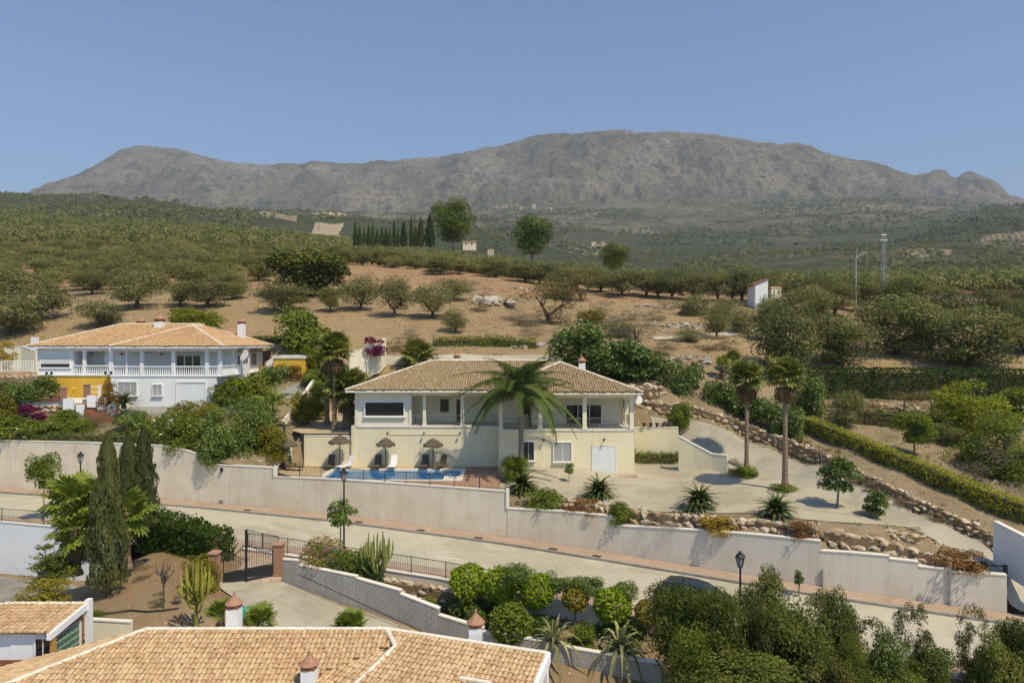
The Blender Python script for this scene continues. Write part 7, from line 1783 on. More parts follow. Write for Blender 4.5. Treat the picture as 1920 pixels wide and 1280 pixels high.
tree_mass('distant_woods', 'distant scrub and woods dotting the valley slopes', list(zip(xx, dd, hz(xx, dd), rg.uniform(5, 14, len(xx)), rg.uniform(4, 9, len(xx)))), LM['olive'], 9, 9, .26)
# ---------------- pines and cypresses on the crest
def pine(label, px, py, wpx, hpx, d, c0):
    b = P(px, py, d); s = d / F; w_, h_ = wpx * s, hpx * s; t = thing('pine_tree', label, 'pine tree', b)
    MB().tube([(0, 0, -1), (.15, 0, h_ * .35), (.3, 0, h_ * .8)], [.42, .34, .15], 7).part('trunk', M['greytrunk'], t, world=False)
    m = MB(); rg_ = random.Random(int(px))
    for k in range(7): a = rg_.uniform(0, 6.28); z = h_ * rg_.uniform(.35, .7); m.tube([(.2, 0, z), (math.cos(a) * w_ * .2, math.sin(a) * w_ * .2, z + h_ * .08), (math.cos(a) * w_ * .38, math.sin(a) * w_ * .38, z + h_ * .12)], [.14, .1, .04], 5)
    m.part('limbs', M['greytrunk'], t, world=False)
    put('crown', PR.choice(CR['pine']), t, (0, 0, h_ * c0), (0, 0, PR.uniform(0, 6)), (w_, w_, h_ * (1 - c0)))
pine('tallest rounded pine tree above the grove', 850, 462, 66, 86, 190, .14)
pine('second pine tree with bare lower trunk', 998, 488, 62, 80, 172, .16)
pine('small pine tree right of the two tall ones', 1152, 506, 46, 48, 165, .05)
CYP = []
def cypress_mesh(seed, mat, n=3600, k=.12, leaf=.02):
    rg = np.random.default_rng(seed); z = rg.uniform(0, 1, n) ** .9; prof = np.interp(z, [0, .03, .15, .36, .5, .7, .9, 1], [.40, .47, .5, .5, .44, .31, .17, .04]) * (1 + .12 * np.sin(z * 23 + seed))
    a = rg.uniform(0, 2 * math.pi, n); bump_ = 1 + .16 * np.sin(a * 5 + z * 11 + seed) + .1 * np.sin(a * 9 - z * 31)
    r = prof * bump_ * np.where(rg.random(n) < .25, rg.uniform(.4, 1, n), rg.uniform(.88, 1.1, n))
    Pt = np.stack([np.cos(a) * r, np.sin(a) * r, z], -1); out = np.stack([np.cos(a), np.sin(a), np.full(n, .25)], -1)
    N = nrm(out + rg.normal(0, .35, (n, 3))); up = nrm(np.array([0, 0, .12]) + out * .05 + rg.normal(0, .035, (n, 3))); up[:, 2] = np.abs(up[:, 2]); b = nrm(np.cross(N, up)); s = rg.uniform(.7, 1.4, (n, 1))
    V = np.stack([Pt - up * s * leaf * .8, Pt + b * s * leaf * 1.9, Pt + up * s * leaf * 1.5, Pt - b * s * leaf * 1.9], 1).reshape(-1, 3)
    return quad_mesh('foliage_cypress', V, mat, rg.random(n) * .6 + .4 * np.sin(a * 5 + z * 11) * .5 + .2)
CYP = [cypress_mesh(i, LM['cypress']) for i in range(3)]; CYPB = [cypress_mesh(7, LM['cypress_b'], 9000, leaf=.013)]; CYPN = [cypress_mesh(8 + i, LM['cypress'], 8000, leaf=.013) for i in range(2)]
def cypress(label, px, py, wpx, hpx, d, ms, group=None, rt=.05):
    b = P(px, py, d); s = d / F; w_, h_ = wpx * s, hpx * s; t = thing('cypress_tree', label, 'cypress', b, 0, group)
    MB().tube([(0, 0, -.3), (0, 0, h_ * .9)], [w_ * .1, w_ * .02], 6).part('trunk', M['trunk'], t, world=False)
    put('crown', PR.choice(ms), t, (0, 0, h_ * .02), (0, 0, PR.uniform(0, 6)), (w_, w_, h_ * .98))
for k, (px, yt, w_) in enumerate([(666, 416, 9), (674, 424, 9), (683, 428, 9), (691, 422, 8), (699, 420, 9), (707, 430, 9), (716, 426, 9), (724, 428, 9), (731, 430, 8), (739, 412, 7), (746, 428, 8), (757, 416, 15), (771, 406, 8), (779, 424, 10), (789, 408, 15), (806, 402, 19)]):
    cypress(ORD[k] + ' cypress from the left in the dark row on the crest', px, 462, w_ * .82, 462 - yt, 200, CYP, 'row of cypresses on the crest')
cypress('broad browned cypress column in the dirt garden', 202, 1104, 58, 292, 38.0, CYPB)
cypress('dark green cypress left of its twin by the palms', 241, 1000, 46, 190, 42.5, CYPN)
cypress('dark green cypress right of its twin, beside the road', 269, 992, 44, 192, 43.5, CYPN)

# ---------------- hedges as leafy boxes
def hedge(label, pts, h, depth, mat, leaf=.09, dens=55, name='hedge', dz=0, rag=.08, seed=1, h2=None):
    """pts: ground points; h height, depth thickness behind the line"""
    rg = np.random.default_rng(seed); pts = [Vector(p) for p in pts]; A = []; O = []
    for i, (a, b) in enumerate(zip(pts[:-1], pts[1:])):
        L = Vector((b.x - a.x, b.y - a.y)).length; d = Vector((b.x - a.x, b.y - a.y, 0)).normalized(); nv = np.array([-d.y, d.x, 0.0])
        ha = h if h2 is None else h + (h2 - h) * i / max(1, len(pts) - 2)
        for face, area in (('f', L * ha), ('t', L * depth), ('b', L * ha * .5), ('e', depth * ha)):
            n = int(area * dens); u = rg.random(n); v = rg.random(n)
            if face == 'e':
                base = np.array(a if rg.random() < .5 else b)[None] + np.zeros((n, 1)); off = nv[None] * (u * depth)[:, None]; z = v * ha; o = np.tile(np.array(-d if base[0, 0] == a.x else d), (n, 1))
            else:
                base = np.array(a)[None] * (1 - u)[:, None] + np.array(b)[None] * u[:, None]
                if face == 'f': off = np.zeros((n, 3)); z = v * ha; o = np.tile(-nv, (n, 1))
                elif face == 'b': off = np.tile(nv * depth, (n, 1)); z = (.5 + .5 * v) * ha; o = np.tile(nv, (n, 1))
                else: off = nv[None] * (v * depth)[:, None]; z = np.full(n, ha); o = np.tile(np.array([0, 0, 1.0]), (n, 1))
            p = base + off; w_ = fbm(p[:, 0] * 1.3, p[:, 1] * 1.3 + z * 1.3, 3, seed) - .45
            p[:, 2] += z + (w_ * rag * 2 if face == 't' else 0) ; p += o * (w_ * rag * 2.5)[:, None] + rg.normal(0, rag * .5, p.shape)
            A.append(p); O.append(o)
    Pt = np.concatenate(A); out = np.concatenate(O); V = leaf_quads(Pt, out, leaf, rg, .55, 1.0)
    core = MB()
    for a, b in zip(pts[:-1], pts[1:]): core.seg(a, b, depth * .15, depth * .85, a.z - .3, a.z + h * .86 if h2 is None else a.z + min(h, h2) * .86, b.z - .3, b.z + h * .86 if h2 is None else b.z + min(h, h2) * .86)
    t = thing(name, label, 'hedge', pts[0])
    quad = put('foliage', quad_mesh('hedge_leaves', V - np.array(pts[0]), mat, rg.random(len(Pt)) * .6 + .4 * np.clip(fbm(Pt[:, 0], Pt[:, 1], 2, 5), 0, 1)), t)
    core.part('stems', M['trunk'], t)
    return t
def gpts(l): return [hit(px, py) if len(q) == 0 else P(px, py, q[0]) for px, py, *q in l]
hedge('tall clipped dark hedge along the right field', [P(1505, 748, 72.3), P(1640, 751, 72), P(1780, 752, 72), P(1960, 754, 72), P(2150, 756, 72)], 3.35, 1.6, LM['hedge'], .12, 60, seed=2, rag=.1)
yl = []
for px, py, d in [(1506, 806, 62.2), (1580, 836, 58.0), (1650, 868, 54.0), (1730, 903, 50.2), (1820, 945, 46.4), (1925, 990, 43.0), (2040, 1040, 40)]:
    x = PX(px, d); yl.append(Vector((x, d, gz(x, d) - .1)))
hedge('low yellow green clipped hedge running down beside the dirt strip', yl, 1.35, 1.1, LM['hedge_y'], .085, 100, seed=3, rag=.1)
hedge('dark clipped hedge between cypress and driveway gate', [P(390, 1074, 41.2), P(368, 1068, 42.2), P(330, 1052, 43.6), P(285, 1036, 45.2), P(250, 1028, 45.8)][::-1], 2.3, 1.6, LM['hedge'], .10, 130, seed=4, rag=.2)
hedge('trailing green hedge on top of the left retaining wall', behind_wall([-250, -100, 0, 100, 200, 300, 360], .35, -.1), .85, 1.4, LM['green'], .10, 70, seed=5, rag=.25)
hedge('bright green hedge strip behind the cream villa roof', [P(815, 664, 84), P(870, 662, 84), P(930, 661, 84), P(1005, 668, 83)], 1.9, 1.2, LM['bright'], .11, 70, seed=6, rag=.3)
hedge('dark clipped hedge behind the white house', [P(470, 655, 86), P(540, 655, 86), P(600, 660, 85.5)], 1.6, 1.2, LM['hedge'], .12, 60, seed=7)
hedge('low planting strip along the cream back wall', [P(1192, 865, 61.6), P(1240, 866, 61.4), P(1278, 867, 61)], .75, .7, LM['green'], .09, 90, seed=8, rag=.2)
hedge('low dark hedge crossing the right garden', [P(1610, 795, 64), P(1680, 800, 63.2), P(1760, 812, 61.8), P(1800, 820, 61)], 1.3, .9, LM['bush'], .11, 60, seed=9, rag=.25)
# ---------------- round shrubs
S = shrub
for a in [
 ('large dark round shrub behind the villa chimney', 1085, 700, 100, 90, 'shrub_dark', 76), ('dark shrub in the mass right of the villa chimney', 1145, 715, 110, 82, 'shrub_dark', 74), ('dark shrub at the right end of the mass behind the villa', 1200, 722, 100, 76, 'shrub_dark', 73),
 ('round dark shrub alone above the driveway bend', 1277, 750, 68, 70, 'shrub_dark', 70), ('dark shrub beside the rock wall top', 1352, 775, 62, 60, 'shrub_dark', 68), ('dense shrub between the two fan palms', 1440, 812, 100, 62, 'shrub_dark', 64.5),
 ('dark shrub right under the palm skirts', 1478, 832, 62, 62, 'shrub_dark', 61.5), ('dark shrub below the left fan palm', 1395, 790, 80, 66, 'shrub_dark', 66.5),
 ('bright round shrub beside the rear rock wall', 1274, 800, 42, 44, 'shrub', 64), ('dark upright shrub left of the weeping tree', 1520, 785, 56, 76, 'shrub_dark', 66.5),
 ('grey mounded shrub at the lower right garden corner', 1862, 925, 110, 80, 'shrub_grey', 50.5),
 ('lime shrub in front of the villa basement', 962, 905, 46, 48, 'shrub_bright', 55.6), ('variegated clipped shrub above the wall step', 1022, 958, 68, 36, 'shrub', 49.2), ('rust coloured low shrub beside the clipped one', 1095, 966, 66, 30, 'shrub_rust', 47.6),
 ('green tufted shrub at the wall step', 1163, 983, 42, 40, 'shrub', 46.1), ('golden low shrub over the boulders', 1346, 998, 56, 30, 'shrub_gold', 43.2), ('brown creeping shrub left of the golden one', 1240, 990, 62, 22, 'shrub_grey', 44.7), ('brown dry shrub right of the golden one', 1500, 1012, 60, 34, 'shrub_rust', 41.4),
 ('large rust shrub spilling over the stepped wall', 1795, 1072, 82, 42, 'shrub_rust', 38.0), ('small dry shrub at the end of the boulders', 1718, 1012, 26, 24, 'shrub_dry', 41.0),
 ('white flowering shrub at left edge above the wall', 30, 822, 90, 40, 'oleander', 65), ('leafy shrub with white blossom on the left wall', 95, 825, 80, 36, 'oleander', 64.2), ('rounded olive green shrub below the terrace stairs', 126, 808, 52, 38, 'shrub', 65.6), ('green shrub right of the rounded one below stairs', 150, 818, 48, 32, 'shrub', 64.6), ('greyish dry shrub below the neighbour yard', 198, 805, 60, 40, 'shrub_grey', 65.8), ('dark shrub left of the spiky plant on the wall', 245, 815, 58, 42, 'shrub_dark', 64),
 ('white flowering oleander right of the cypress tops', 312, 838, 80, 60, 'oleander', 61.2), ('oleander with a white bloom near the wall curve', 355, 848, 80, 66, 'oleander', 60), ('autumn tinted shrub below the white garage', 350, 800, 74, 46, 'shrub_yellow', 64.5), ('orange tinged shrub right below the garage', 392, 802, 52, 44, 'shrub_yellow', 64),
 ('large dense green shrub where the wall curves down', 425, 868, 96, 104, 'bush_dark', 59.4), ('tall dark green shrub right of the wall curve', 470, 850, 90, 100, 'bush_dark', 60.4), ('small round green shrub spilling over the curve', 398, 880, 52, 48, 'shrub_dark', 57.9), ('pale leafed loose shrub beside the pool steps', 512, 858, 54, 60, 'shrub_yellow', 59.4),
 ('bright green rounded tree beside the white house ramp', 465, 754, 84, 50, 'shrub_bright', 71.2), ('dark shrub row behind the bright tree', 520, 728, 52, 42, 'shrub_dark', 76), ('rust coloured shrub in front of the yellow annex', 556, 722, 40, 36, 'shrub_rust', 77), ('shrub at the corner of the white house basement', 415, 765, 44, 42, 'shrub', 70.6),
 ('round green shrub on the ramp wall', 592, 728, 50, 34, 'shrub', 75), ('green shrub beside the annex and tall palm', 585, 700, 38, 48, 'shrub_bright', 79), ('loose green tree behind the white house', 567, 660, 84, 78, 'shrub', 84), ('bright shrub poking above the white house ridge', 350, 612, 50, 34, 'shrub_bright', 90), ('second bright shrub above the white house ridge', 390, 614, 52, 30, 'shrub_bright', 90),
 ('reddish dark shrub left of the yellow terrace', 75, 752, 60, 44, 'shrub_dark', 69), ('shrub bank under the stone wall at left', 25, 762, 66, 44, 'shrub_dark', 69), ('yellowish shrub at the left edge below the stones', 5, 790, 44, 56, 'shrub_yellow', 67.5), ('reddish shrub beside the fountain', 203, 770, 34, 52, 'shrub_rust', 67.8), ('golden conifer at the left edge', 8, 690, 30, 50, 'shrub_gold', 76),
 ('dark reed shrub along the white boundary wall', 600, 775, 40, 56, 'shrub', 70), ('green reed shrub left of the tall palm', 570, 795, 44, 60, 'shrub_yellow', 67), ('shrub behind the pool patio palms', 625, 735, 60, 50, 'shrub_dark', 76),
 ('scrubby brown bush on the terrace under the olive row', 1255, 580, 44, 26, 'shrub_grey', None), ('brown thicket beside the pale rocks', 1140, 612, 60, 30, 'shrub_grey', None), ('brown dry bush left of the villa hedge strip', 1060, 640, 60, 30, 'shrub_grey', None), ('dry bush on the bank below the farm track', 1330, 655, 50, 30, 'shrub_dry', None),
 ('low green plants round the palm foot on the court', 1472, 925, 46, 16, 'shrub', 52.2), ('green plants round the other palm foot by rocks', 1395, 893, 46, 18, 'shrub', 57.0), ('rock bed shrub at the curved wall end', 1378, 888, 30, 28, 'shrub_dry', 57.6)]:
    S(*a[:6], d=a[6])
S('magenta bougainvillea below the stone wall', 55, 797, 46, 38, 'boug', 66.6, 'bougainvillea', 'bougainvillea'); S('magenta bougainvillea hanging over the curved white wall', 705, 657, 38, 24, 'boug', 77.4, 'bougainvillea', 'bougainvillea', sink=.4)
for k, (px, py, w_, h_, ck) in enumerate([(1000, 628, 60, 30, 'shrub_grey'), (1110, 605, 50, 24, 'shrub_yellow'), (1215, 615, 46, 26, 'shrub_grey'), (1160, 632, 60, 30, 'olive'), (1290, 640, 44, 26, 'olive'), (1255, 655, 50, 30, 'shrub_grey'), (1360, 600, 56, 40, 'olive'), (1300, 590, 60, 36, 'olive'), (960, 600, 50, 22, 'shrub_grey'), (905, 560, 44, 22, 'shrub_grey'), (1390, 625, 50, 46, 'olive'), (770, 632, 40, 18, 'shrub_grey'), (1050, 560, 60, 46, 'olive'), (880, 545, 40, 20, 'shrub_grey'), (1130, 580, 40, 20, 'shrub_grey')]):
    S(('green' if ck == 'olive' else 'brown') + ' scrub bush on the bare slope, ' + ['between villa hedge and thicket', 'below the bare olive', 'just left of the farm track', 'beside the grey leafless tree', 'below the track bend', 'under the leafless tree right side', 'near the white gable house', 'under the crest olives', 'right of the big boulder', 'left of the big boulder', 'at the track end', 'above the villa ridge', 'left of the bare limbed olive', 'behind the boulder', 'on the slope above the thicket'][k], px, py, w_, h_, ck, name='scrub_bush', cat='bush', group='scrub on the bare slope')
# tall dry grass tufts on the strip and the banks
for i, (px, py, w_, h_) in enumerate([(1540, 860, 40, 24), (1590, 888, 34, 18), (1500, 850, 40, 26), (1640, 915, 30, 16), (1700, 948, 36, 16), (1760, 975, 30, 14), (1600, 905, 40, 22), (1230, 600, 40, 18), (985, 610, 50, 22), (1290, 560, 40, 20), (900, 582, 40, 18), (640, 545, 40, 14), (1180, 600, 36, 18), (1365, 655, 40, 24), (740, 655, 40, 22), (690, 668, 40, 26), (780, 645, 40, 16), (1240, 665, 40, 22), (1200, 690, 36, 24), (1340, 735, 30, 20), (1640, 765, 40, 18), (1760, 790, 40, 20)]):
    S('dry tuft of straw coloured grass on the slope' if py < 760 else 'dry grass tuft on the strip above the rock wall', px, py, w_, h_, 'shrub_dry', name='grass_tuft', cat='grass', group='dry grass tufts')
# ---------------- right garden trees
def gtree(label, px, py, w_, h_, ck, d, tk=TRKT, name='garden_tree', c0=.28, cat='tree', low_=False): return px_tree(label, px, py, w_, h_, ck, tk, d, name, cat, None, c0, low_)
gtree('weeping grey green tree in the right garden', 1585, 805, 84, 92, 'olive_big', 63.2, c0=.16)
gtree('young tree with two slim trunks inside the yellow hedge', 1715, 858, 62, 84, 'shrub', 55.5, c0=.34)
gtree('bare twigged tree with thin leaves in front of dark hedge', 1748, 780, 74, 56, 'olive_dry', 67, c0=.25); gtree('thin leaved tree left of it before the dark hedge', 1695, 768, 60, 40, 'olive_dry', 68, c0=.2)
gtree('big yellow green tree in the right garden', 1815, 828, 124, 106, 'bush_lime', 61, c0=.06); gtree('dense yellow green tree at the right edge, lower one', 1878, 902, 132, 118, 'bush_green', 53.5, c0=.06); gtree('green tree at the right edge by the dark hedge', 1905, 790, 74, 60, 'shrub', 66, c0=.12)
gtree('grey green shrubby tree under the yellow green trees', 1775, 835, 70, 56, 'olive_big', 59.5, c0=.1)
gtree('slim young citrus tree at the court edge', 1570, 950, 62, 92, 'sapling', 47.4, c0=.38, name='young_tree'); gtree('small round citrus tree near the court corner', 1645, 975, 42, 56, 'sapling', 45.3, c0=.25, name='young_tree')
gtree('tiny sapling with few leaves before the villa', 1067, 905, 16, 36, 'sapling', 55.2, c0=.5, name='sapling')
def st(label, px, x_off, w_, h_, top, ck, base_off=ROAD_W1 + .5):
    x = 0
    for _ in range(40):
        p, _, _ = road_pt(x, base_off, .1); x += (px - (960 + F * p.x / p.y)) / F * p.y * .7
    s = p.y / F; h = PZ(top, p.y) - p.z; t = thing('street_tree', label, 'tree', p, 0, 'street trees on the pavement')
    MB().tube([(0, 0, -.05), (.02, 0, h * .5), (0, .02, h * .9)], [.05, .04, .02], 6).part('trunk', M['greytrunk'], t, world=False)
    put('crown', PR.choice(CR[ck]), t, (0, 0, h - h_ * s), (0, 0, PR.uniform(0, 6)), (w_ * s, w_ * s, h_ * s))
st('round headed street tree left of the old lamp', 82, 0, 48, 60, 853, 'shrub'); st('thin street tree below the pool wall', 638, 0, 44, 46, 940, 'sapling'); st('tiny sprouting sapling before the pale wall', 1498, 0, 16, 24, 1070, 'sapling', 2.0)
# ---------------- clipped ball trees on the terrace
for px, cy, r_, d, ck, by, lab in [(878, 1090, 62, 37.2, 'ball', 1160, 'leftmost clipped lime green ball tree on the terrace'), (938, 1096, 62, 36.8, 'ball', 1170, 'second clipped ball tree, beside the leftmost'), (1008, 1108, 56, 36.4, 'ball', 1175, 'third clipped ball tree above the striped agave'),
   (1078, 1121, 42, 35.9, 'ball_brown', 1182, 'small brownish ball tree on a pale straight trunk'), (1148, 1133, 58, 35.4, 'ball', 1190, 'bright clipped ball tree above the large striped agave'), (1213, 1146, 40, 34.6, 'ball_brown', 1215, 'small brownish ball tree nearest the dark bushes')]:
    s = d / F; b = P(px, by, d); t = thing('ball_tree', lab, 'tree', b, 0, 'clipped ball trees on the terrace'); h = (by - cy) * s
    MB().tube([(0, 0, -.5), (.02, 0, h)], [.06, .045], 7).part('trunk', M['greytrunk'], t, world=False)
    put('crown', PR.choice(CR[ck]), t, (0, 0, h - r_ * s * .52), (0, 0, PR.uniform(0, 6)), (r_ * s * 1.1, r_ * s * 1.1, r_ * s * 1.02))
S('round dark green shrub growing over the block wall coping', 958, 1200, 74, 66, 'ball_dark', 34.9, low_=True); S('round green shrub under the brown ball tree', 1092, 1215, 46, 46, 'shrub', 34.4, low_=True); S('dark shrub beside the shaded rock wall', 1180, 1212, 60, 50, 'shrub_dark', 34.9, low_=True)
S('dark shrub below the first ball tree', 870, 1165, 76, 50, 'shrub_dark', 37.6, low_=True); S('shaded shrub beside the brown rock wall', 905, 1172, 60, 42, 'shrub_dark', 36.6, low_=True); S('shaded shrub behind the chimney coping', 1010, 1195, 60, 40, 'shrub_dark', 36.2, low_=True); S('dark shrub under the fifth ball tree', 1140, 1205, 66, 40, 'shrub_dark', 35.6, low_=True)
S('pink flowering shrub behind the block wall', 612, 1072, 80, 62, 'pinkshrub', 40.4, 'flowering_shrub'); S('dark green rounded shrub beside the pink one', 660, 1090, 62, 58, 'shrub', 39.8); S('dark shrub at the foot of the tall cactus', 690, 1104, 50, 52, 'shrub_dark', 39.4); S('low weeds on the block wall by the rocks', 798, 1142, 40, 20, 'shrub', 37.6)
for k, (px, py) in enumerate([(985, 1085), (1040, 1092), (1075, 1098), (1110, 1100), (1170, 1108), (970, 1075)]): S('dark creeper tuft on the road railing, ' + ['second', 'third', 'fourth', 'fifth', 'sixth', 'first'][k] + ' from the left', px, py + 14, 44, 30, 'shrub_dark', 36.9 - .3 * k, 'creeper', 'creeper', group='creeper on the road railing')
# ---------------- big bushes at lower right
for px, py, w_, h_, ck, d, lab in [
 (1300, 1330, 140, 150, 'bush_green', 29.0, 'big bright green bush at the end of the block wall'), (1275, 1240, 110, 140, 'bush_big', 31.2, 'grey green bush hiding the side of the parked car'), (1345, 1290, 120, 176, 'bush_big', 29.4, 'large dark bush in front of the right street lamp'), (1400, 1310, 120, 190, 'bush_bronze', 28.8, 'open bush in front of the lamp post'),
 (1430, 1240, 140, 156, 'bush_big', 30.6, 'bronze tinted bush behind the street lamp foot'), (1480, 1300, 150, 160, 'bush_big', 28.6, 'wide dark bush at bottom centre right'), (1570, 1245, 110, 130, 'bush_big', 30.2, 'tall dark bush below the thin sapling'), (1520, 1235, 90, 118, 'bush_bronze', 30.4, 'open brownish bush between the lamp and the sapling'),
 (1630, 1310, 120, 140, 'bush_bronze', 28.2, 'brownish open bush at the bottom right'), (1600, 1330, 50, 130, 'bush_green', 26.8, 'slim upright green shrub in front of the bushes'), (1712, 1260, 76, 124, 'bush_bronze', 29.4, 'sparse bronze bush beside the road, right of the dark ones'), (1745, 1310, 120, 96, 'bush_big', 28.0, 'low dark bush at the bottom right'), (1822, 1290, 84, 150, 'bush_bronze', 28.6, 'loose twiggy bush near the right edge'), (1908, 1300, 90, 130, 'bush_big', 28.0, 'dark bush cut by the right edge'), (1410, 1345, 200, 110, 'bush_big', 27.0, 'front dark bush at the bottom, under the lamp'), (1690, 1350, 190, 84, 'bush_big', 26.4, 'front dark bush spreading along the bottom right'), (1550, 1340, 150, 110, 'bush_bronze', 27.2, 'brown twiggy bush at the bottom between two dark ones'), (1670, 1335, 120, 138, 'bush_dark', 27.4, 'mid green bush at the bottom, left of the road gap'), (1865, 1340, 130, 140, 'bush_big', 27.0, 'low bush at the bottom near the right corner')]:
    S(lab, px, py, w_, h_, ck, d, 'bush', 'bush', True, depth=.6)
# ---------------- left dirt garden
S('yellow green round shrub beside the gate', 378, 1104, 62, 62, 'shrub_yellow', 37.5, low_=True); S('low shrub at the foot of the araucaria', 80, 1130, 80, 40, 'shrub_yellow', 36.4, low_=True); S('low green shrub between araucaria and palms', 105, 1085, 70, 40, 'shrub', 39.5, low_=True); S('small dry bush on the dirt mound', 266, 1090, 32, 36, 'shrub_dry', 39.8, low_=True); S('small dark weeds by the garden wall', 180, 1165, 26, 18, 'shrub', 32.5, low_=True); S('dark low plants at the foot of the hedge', 310, 1130, 50, 18, 'shrub_dry', 35.5, low_=True); S('dark foliage behind the palm trunks', 140, 1050, 60, 50, 'shrub_dark', 42.5, low_=True)

# ---------------- dry grass and stones strewn over the slopes
def litter():
    rg = np.random.default_rng(31); n = 15000; d = np.exp(rg.uniform(math.log(38), math.log(165), n)); px = rg.uniform(-150, 2080, n); x = (px - 960) / F * d
    ok = d > wall_d(px) + .8
    for poly in (COURT, DRIVE, POOLDECK, UPPER, TERR, [(-50.5, 67), (-19, 67), (-19, 85), (-50.5, 85)], [(-15, 57), (11, 57), (11, 75), (-15, 75)], STRIP): ok &= ~in_poly(x, d, poly)
    ok &= (fbm(x / 9, d / 9, 3, 91) > .40) | (rg.random(n) < .25); x, d = x[ok], d[ok]; z = land(x, d); n = len(x); k = 5
    P0 = np.repeat(np.stack([x, d, z], -1), k, 0) + rg.normal(0, .18, (n * k, 3)) * np.array([1, 1, 0]); h = np.repeat(rg.uniform(.08, .3, n), k)[:, None]
    tip = P0 + np.concatenate([rg.normal(0, .12, (n * k, 2)), np.ones((n * k, 1))], 1) * h; sd = rg.normal(0, 1, (n * k, 3)) * np.array([1, 1, 0]); sd = nrm(sd) * h * .16
    V = np.stack([P0 - sd, P0 + sd, tip + sd * .3, tip - sd * .3], 1).reshape(-1, 3)
    tag(put('dry_grass', quad_mesh('dry_grass', V, LM['dry'], rg.random(n * k))), 'straw dry grass tufts strewn over the slopes', 'grass', None, 'stuff')
    n = 5200; d = np.exp(rg.uniform(math.log(40), math.log(170), n)); px = rg.uniform(-150, 2080, n); x = (px - 960) / F * d; ok = d > wall_d(px) + .8
    for poly in (COURT, DRIVE, POOLDECK, UPPER, TERR, [(-50.5, 67), (-19, 67), (-19, 85), (-50.5, 85)], [(-15, 57), (11, 57), (11, 75), (-15, 75)]): ok &= ~in_poly(x, d, poly)
    ok &= fbm(x / 14, d / 14, 3, 95) > .46; x, d = x[ok], d[ok]; z = land(x, d); m = MB(); oc = [(1, 0, 0), (0, 1, 0), (-1, 0, 0), (0, -1, 0), (0, 0, .8), (0, 0, -.6)]
    for a, b, c in zip(x, d, z):
        s = .06 + .26 * rg.random() ** 3; r = rg.uniform(.7, 1.3, 6); an = rg.uniform(0, 6.28); ca, sa = math.cos(an), math.sin(an)
        m.add([(a + s * q * (p[0] * ca - p[1] * sa), b + s * q * (p[0] * sa + p[1] * ca), c + s * q * p[2]) for p, q in zip(oc, r)], [(0, 1, 4), (1, 2, 4), (2, 3, 4), (3, 0, 4), (1, 0, 5), (2, 1, 5), (3, 2, 5), (0, 3, 5)])
    m.top('scattered_stones', M['stone_grey'], (0, 0, 0), 'small pale stones scattered over the dry slopes', 'stones', None, 'stuff')
litter()

# ---------------- bare fields far off
def field(name, quad, mat):
    (ax, ad), (bx, bd), (cx, cd), (dx, dd) = quad; u = np.linspace(0, 1, 26); U, V = np.meshgrid(u, u)
    px = (ax * (1 - U) + bx * U) * (1 - V) + (dx * (1 - U) + cx * U) * V; de = (ad * (1 - U) + bd * U) * (1 - V) + (dd * (1 - U) + cd * U) * V
    X = (px - 960) / F * de; e_ = np.maximum(np.abs(2 * U - 1), np.abs(2 * V - 1)) + .45 * (fbm(X / 25, de / 25, 3, 55) - .45); grid_mesh(name, X, de, hz(X, de) + 1.4 - 9 * np.clip(e_ - .62, 0, 1), mat)
def rowm(name, c0, c1, sc_, rot):
    m, t, b = newmat(name); g = geo(t); mp = nd(t, 'ShaderNodeMapping'); mp.inputs['Rotation'].default_value = (0, 0, rot); t.links.new(g, mp.inputs[0]); wv = nd(t, 'ShaderNodeTexWave'); wv.inputs['Scale'].default_value = sc_; wv.inputs['Distortion'].default_value = 1.5; t.links.new(mp.outputs[0], wv.inputs['Vector'])
    n = noise(t, .05, 4, .7, g); r = ramp(t, wv.outputs['Fac'], [(.3, c0), (.6, c1)]); q = ramp(t, n.outputs[0], [(.3, (.75, .75, .75)), (.7, (1.1, 1.1, 1.1))]); t.links.new(mixc(t, 1.0, r.outputs[0], q.outputs[0], 'MULTIPLY'), b.inputs['Base Color']); b.inputs['Roughness'].default_value = .95; return m
field('stubble_field', [(568, 1750), (700, 1750), (708, 2050), (575, 2050)], rowm('stubble', (.42, .34, .2), (.48, .39, .24), .02, 0))
field('quarry_floor', [(572, 780), (640, 800), (652, 960), (588, 930)], rowm('quarry_sand', (.30, .235, .14), (.42, .34, .21), .05, .5))
field('terraced_field', [(1800, 900), (1960, 820), (1985, 1180), (1850, 1250)], rowm('terraces', (.12, .10, .06), (.24, .19, .12), .045, .5))
field('orchard_field', [(1690, 700), (1800, 720), (1790, 800), (1655, 790)], rowm('orchard_rows', (.15, .13, .075), (.25, .2, .12), .05, .2)); field('orchard_slope', [(480, 900), (560, 860), (590, 1150), (470, 1150)], rowm('orchard_slope_rows', (.09, .09, .05), (.36, .28, .16), .05, 1.3))
field('young_orchard', [(1040, 1050), (1130, 1000), (1160, 1300), (1060, 1380)], rowm('young_orchard_rows', (.07, .08, .04), (.33, .27, .17), .06, .9))
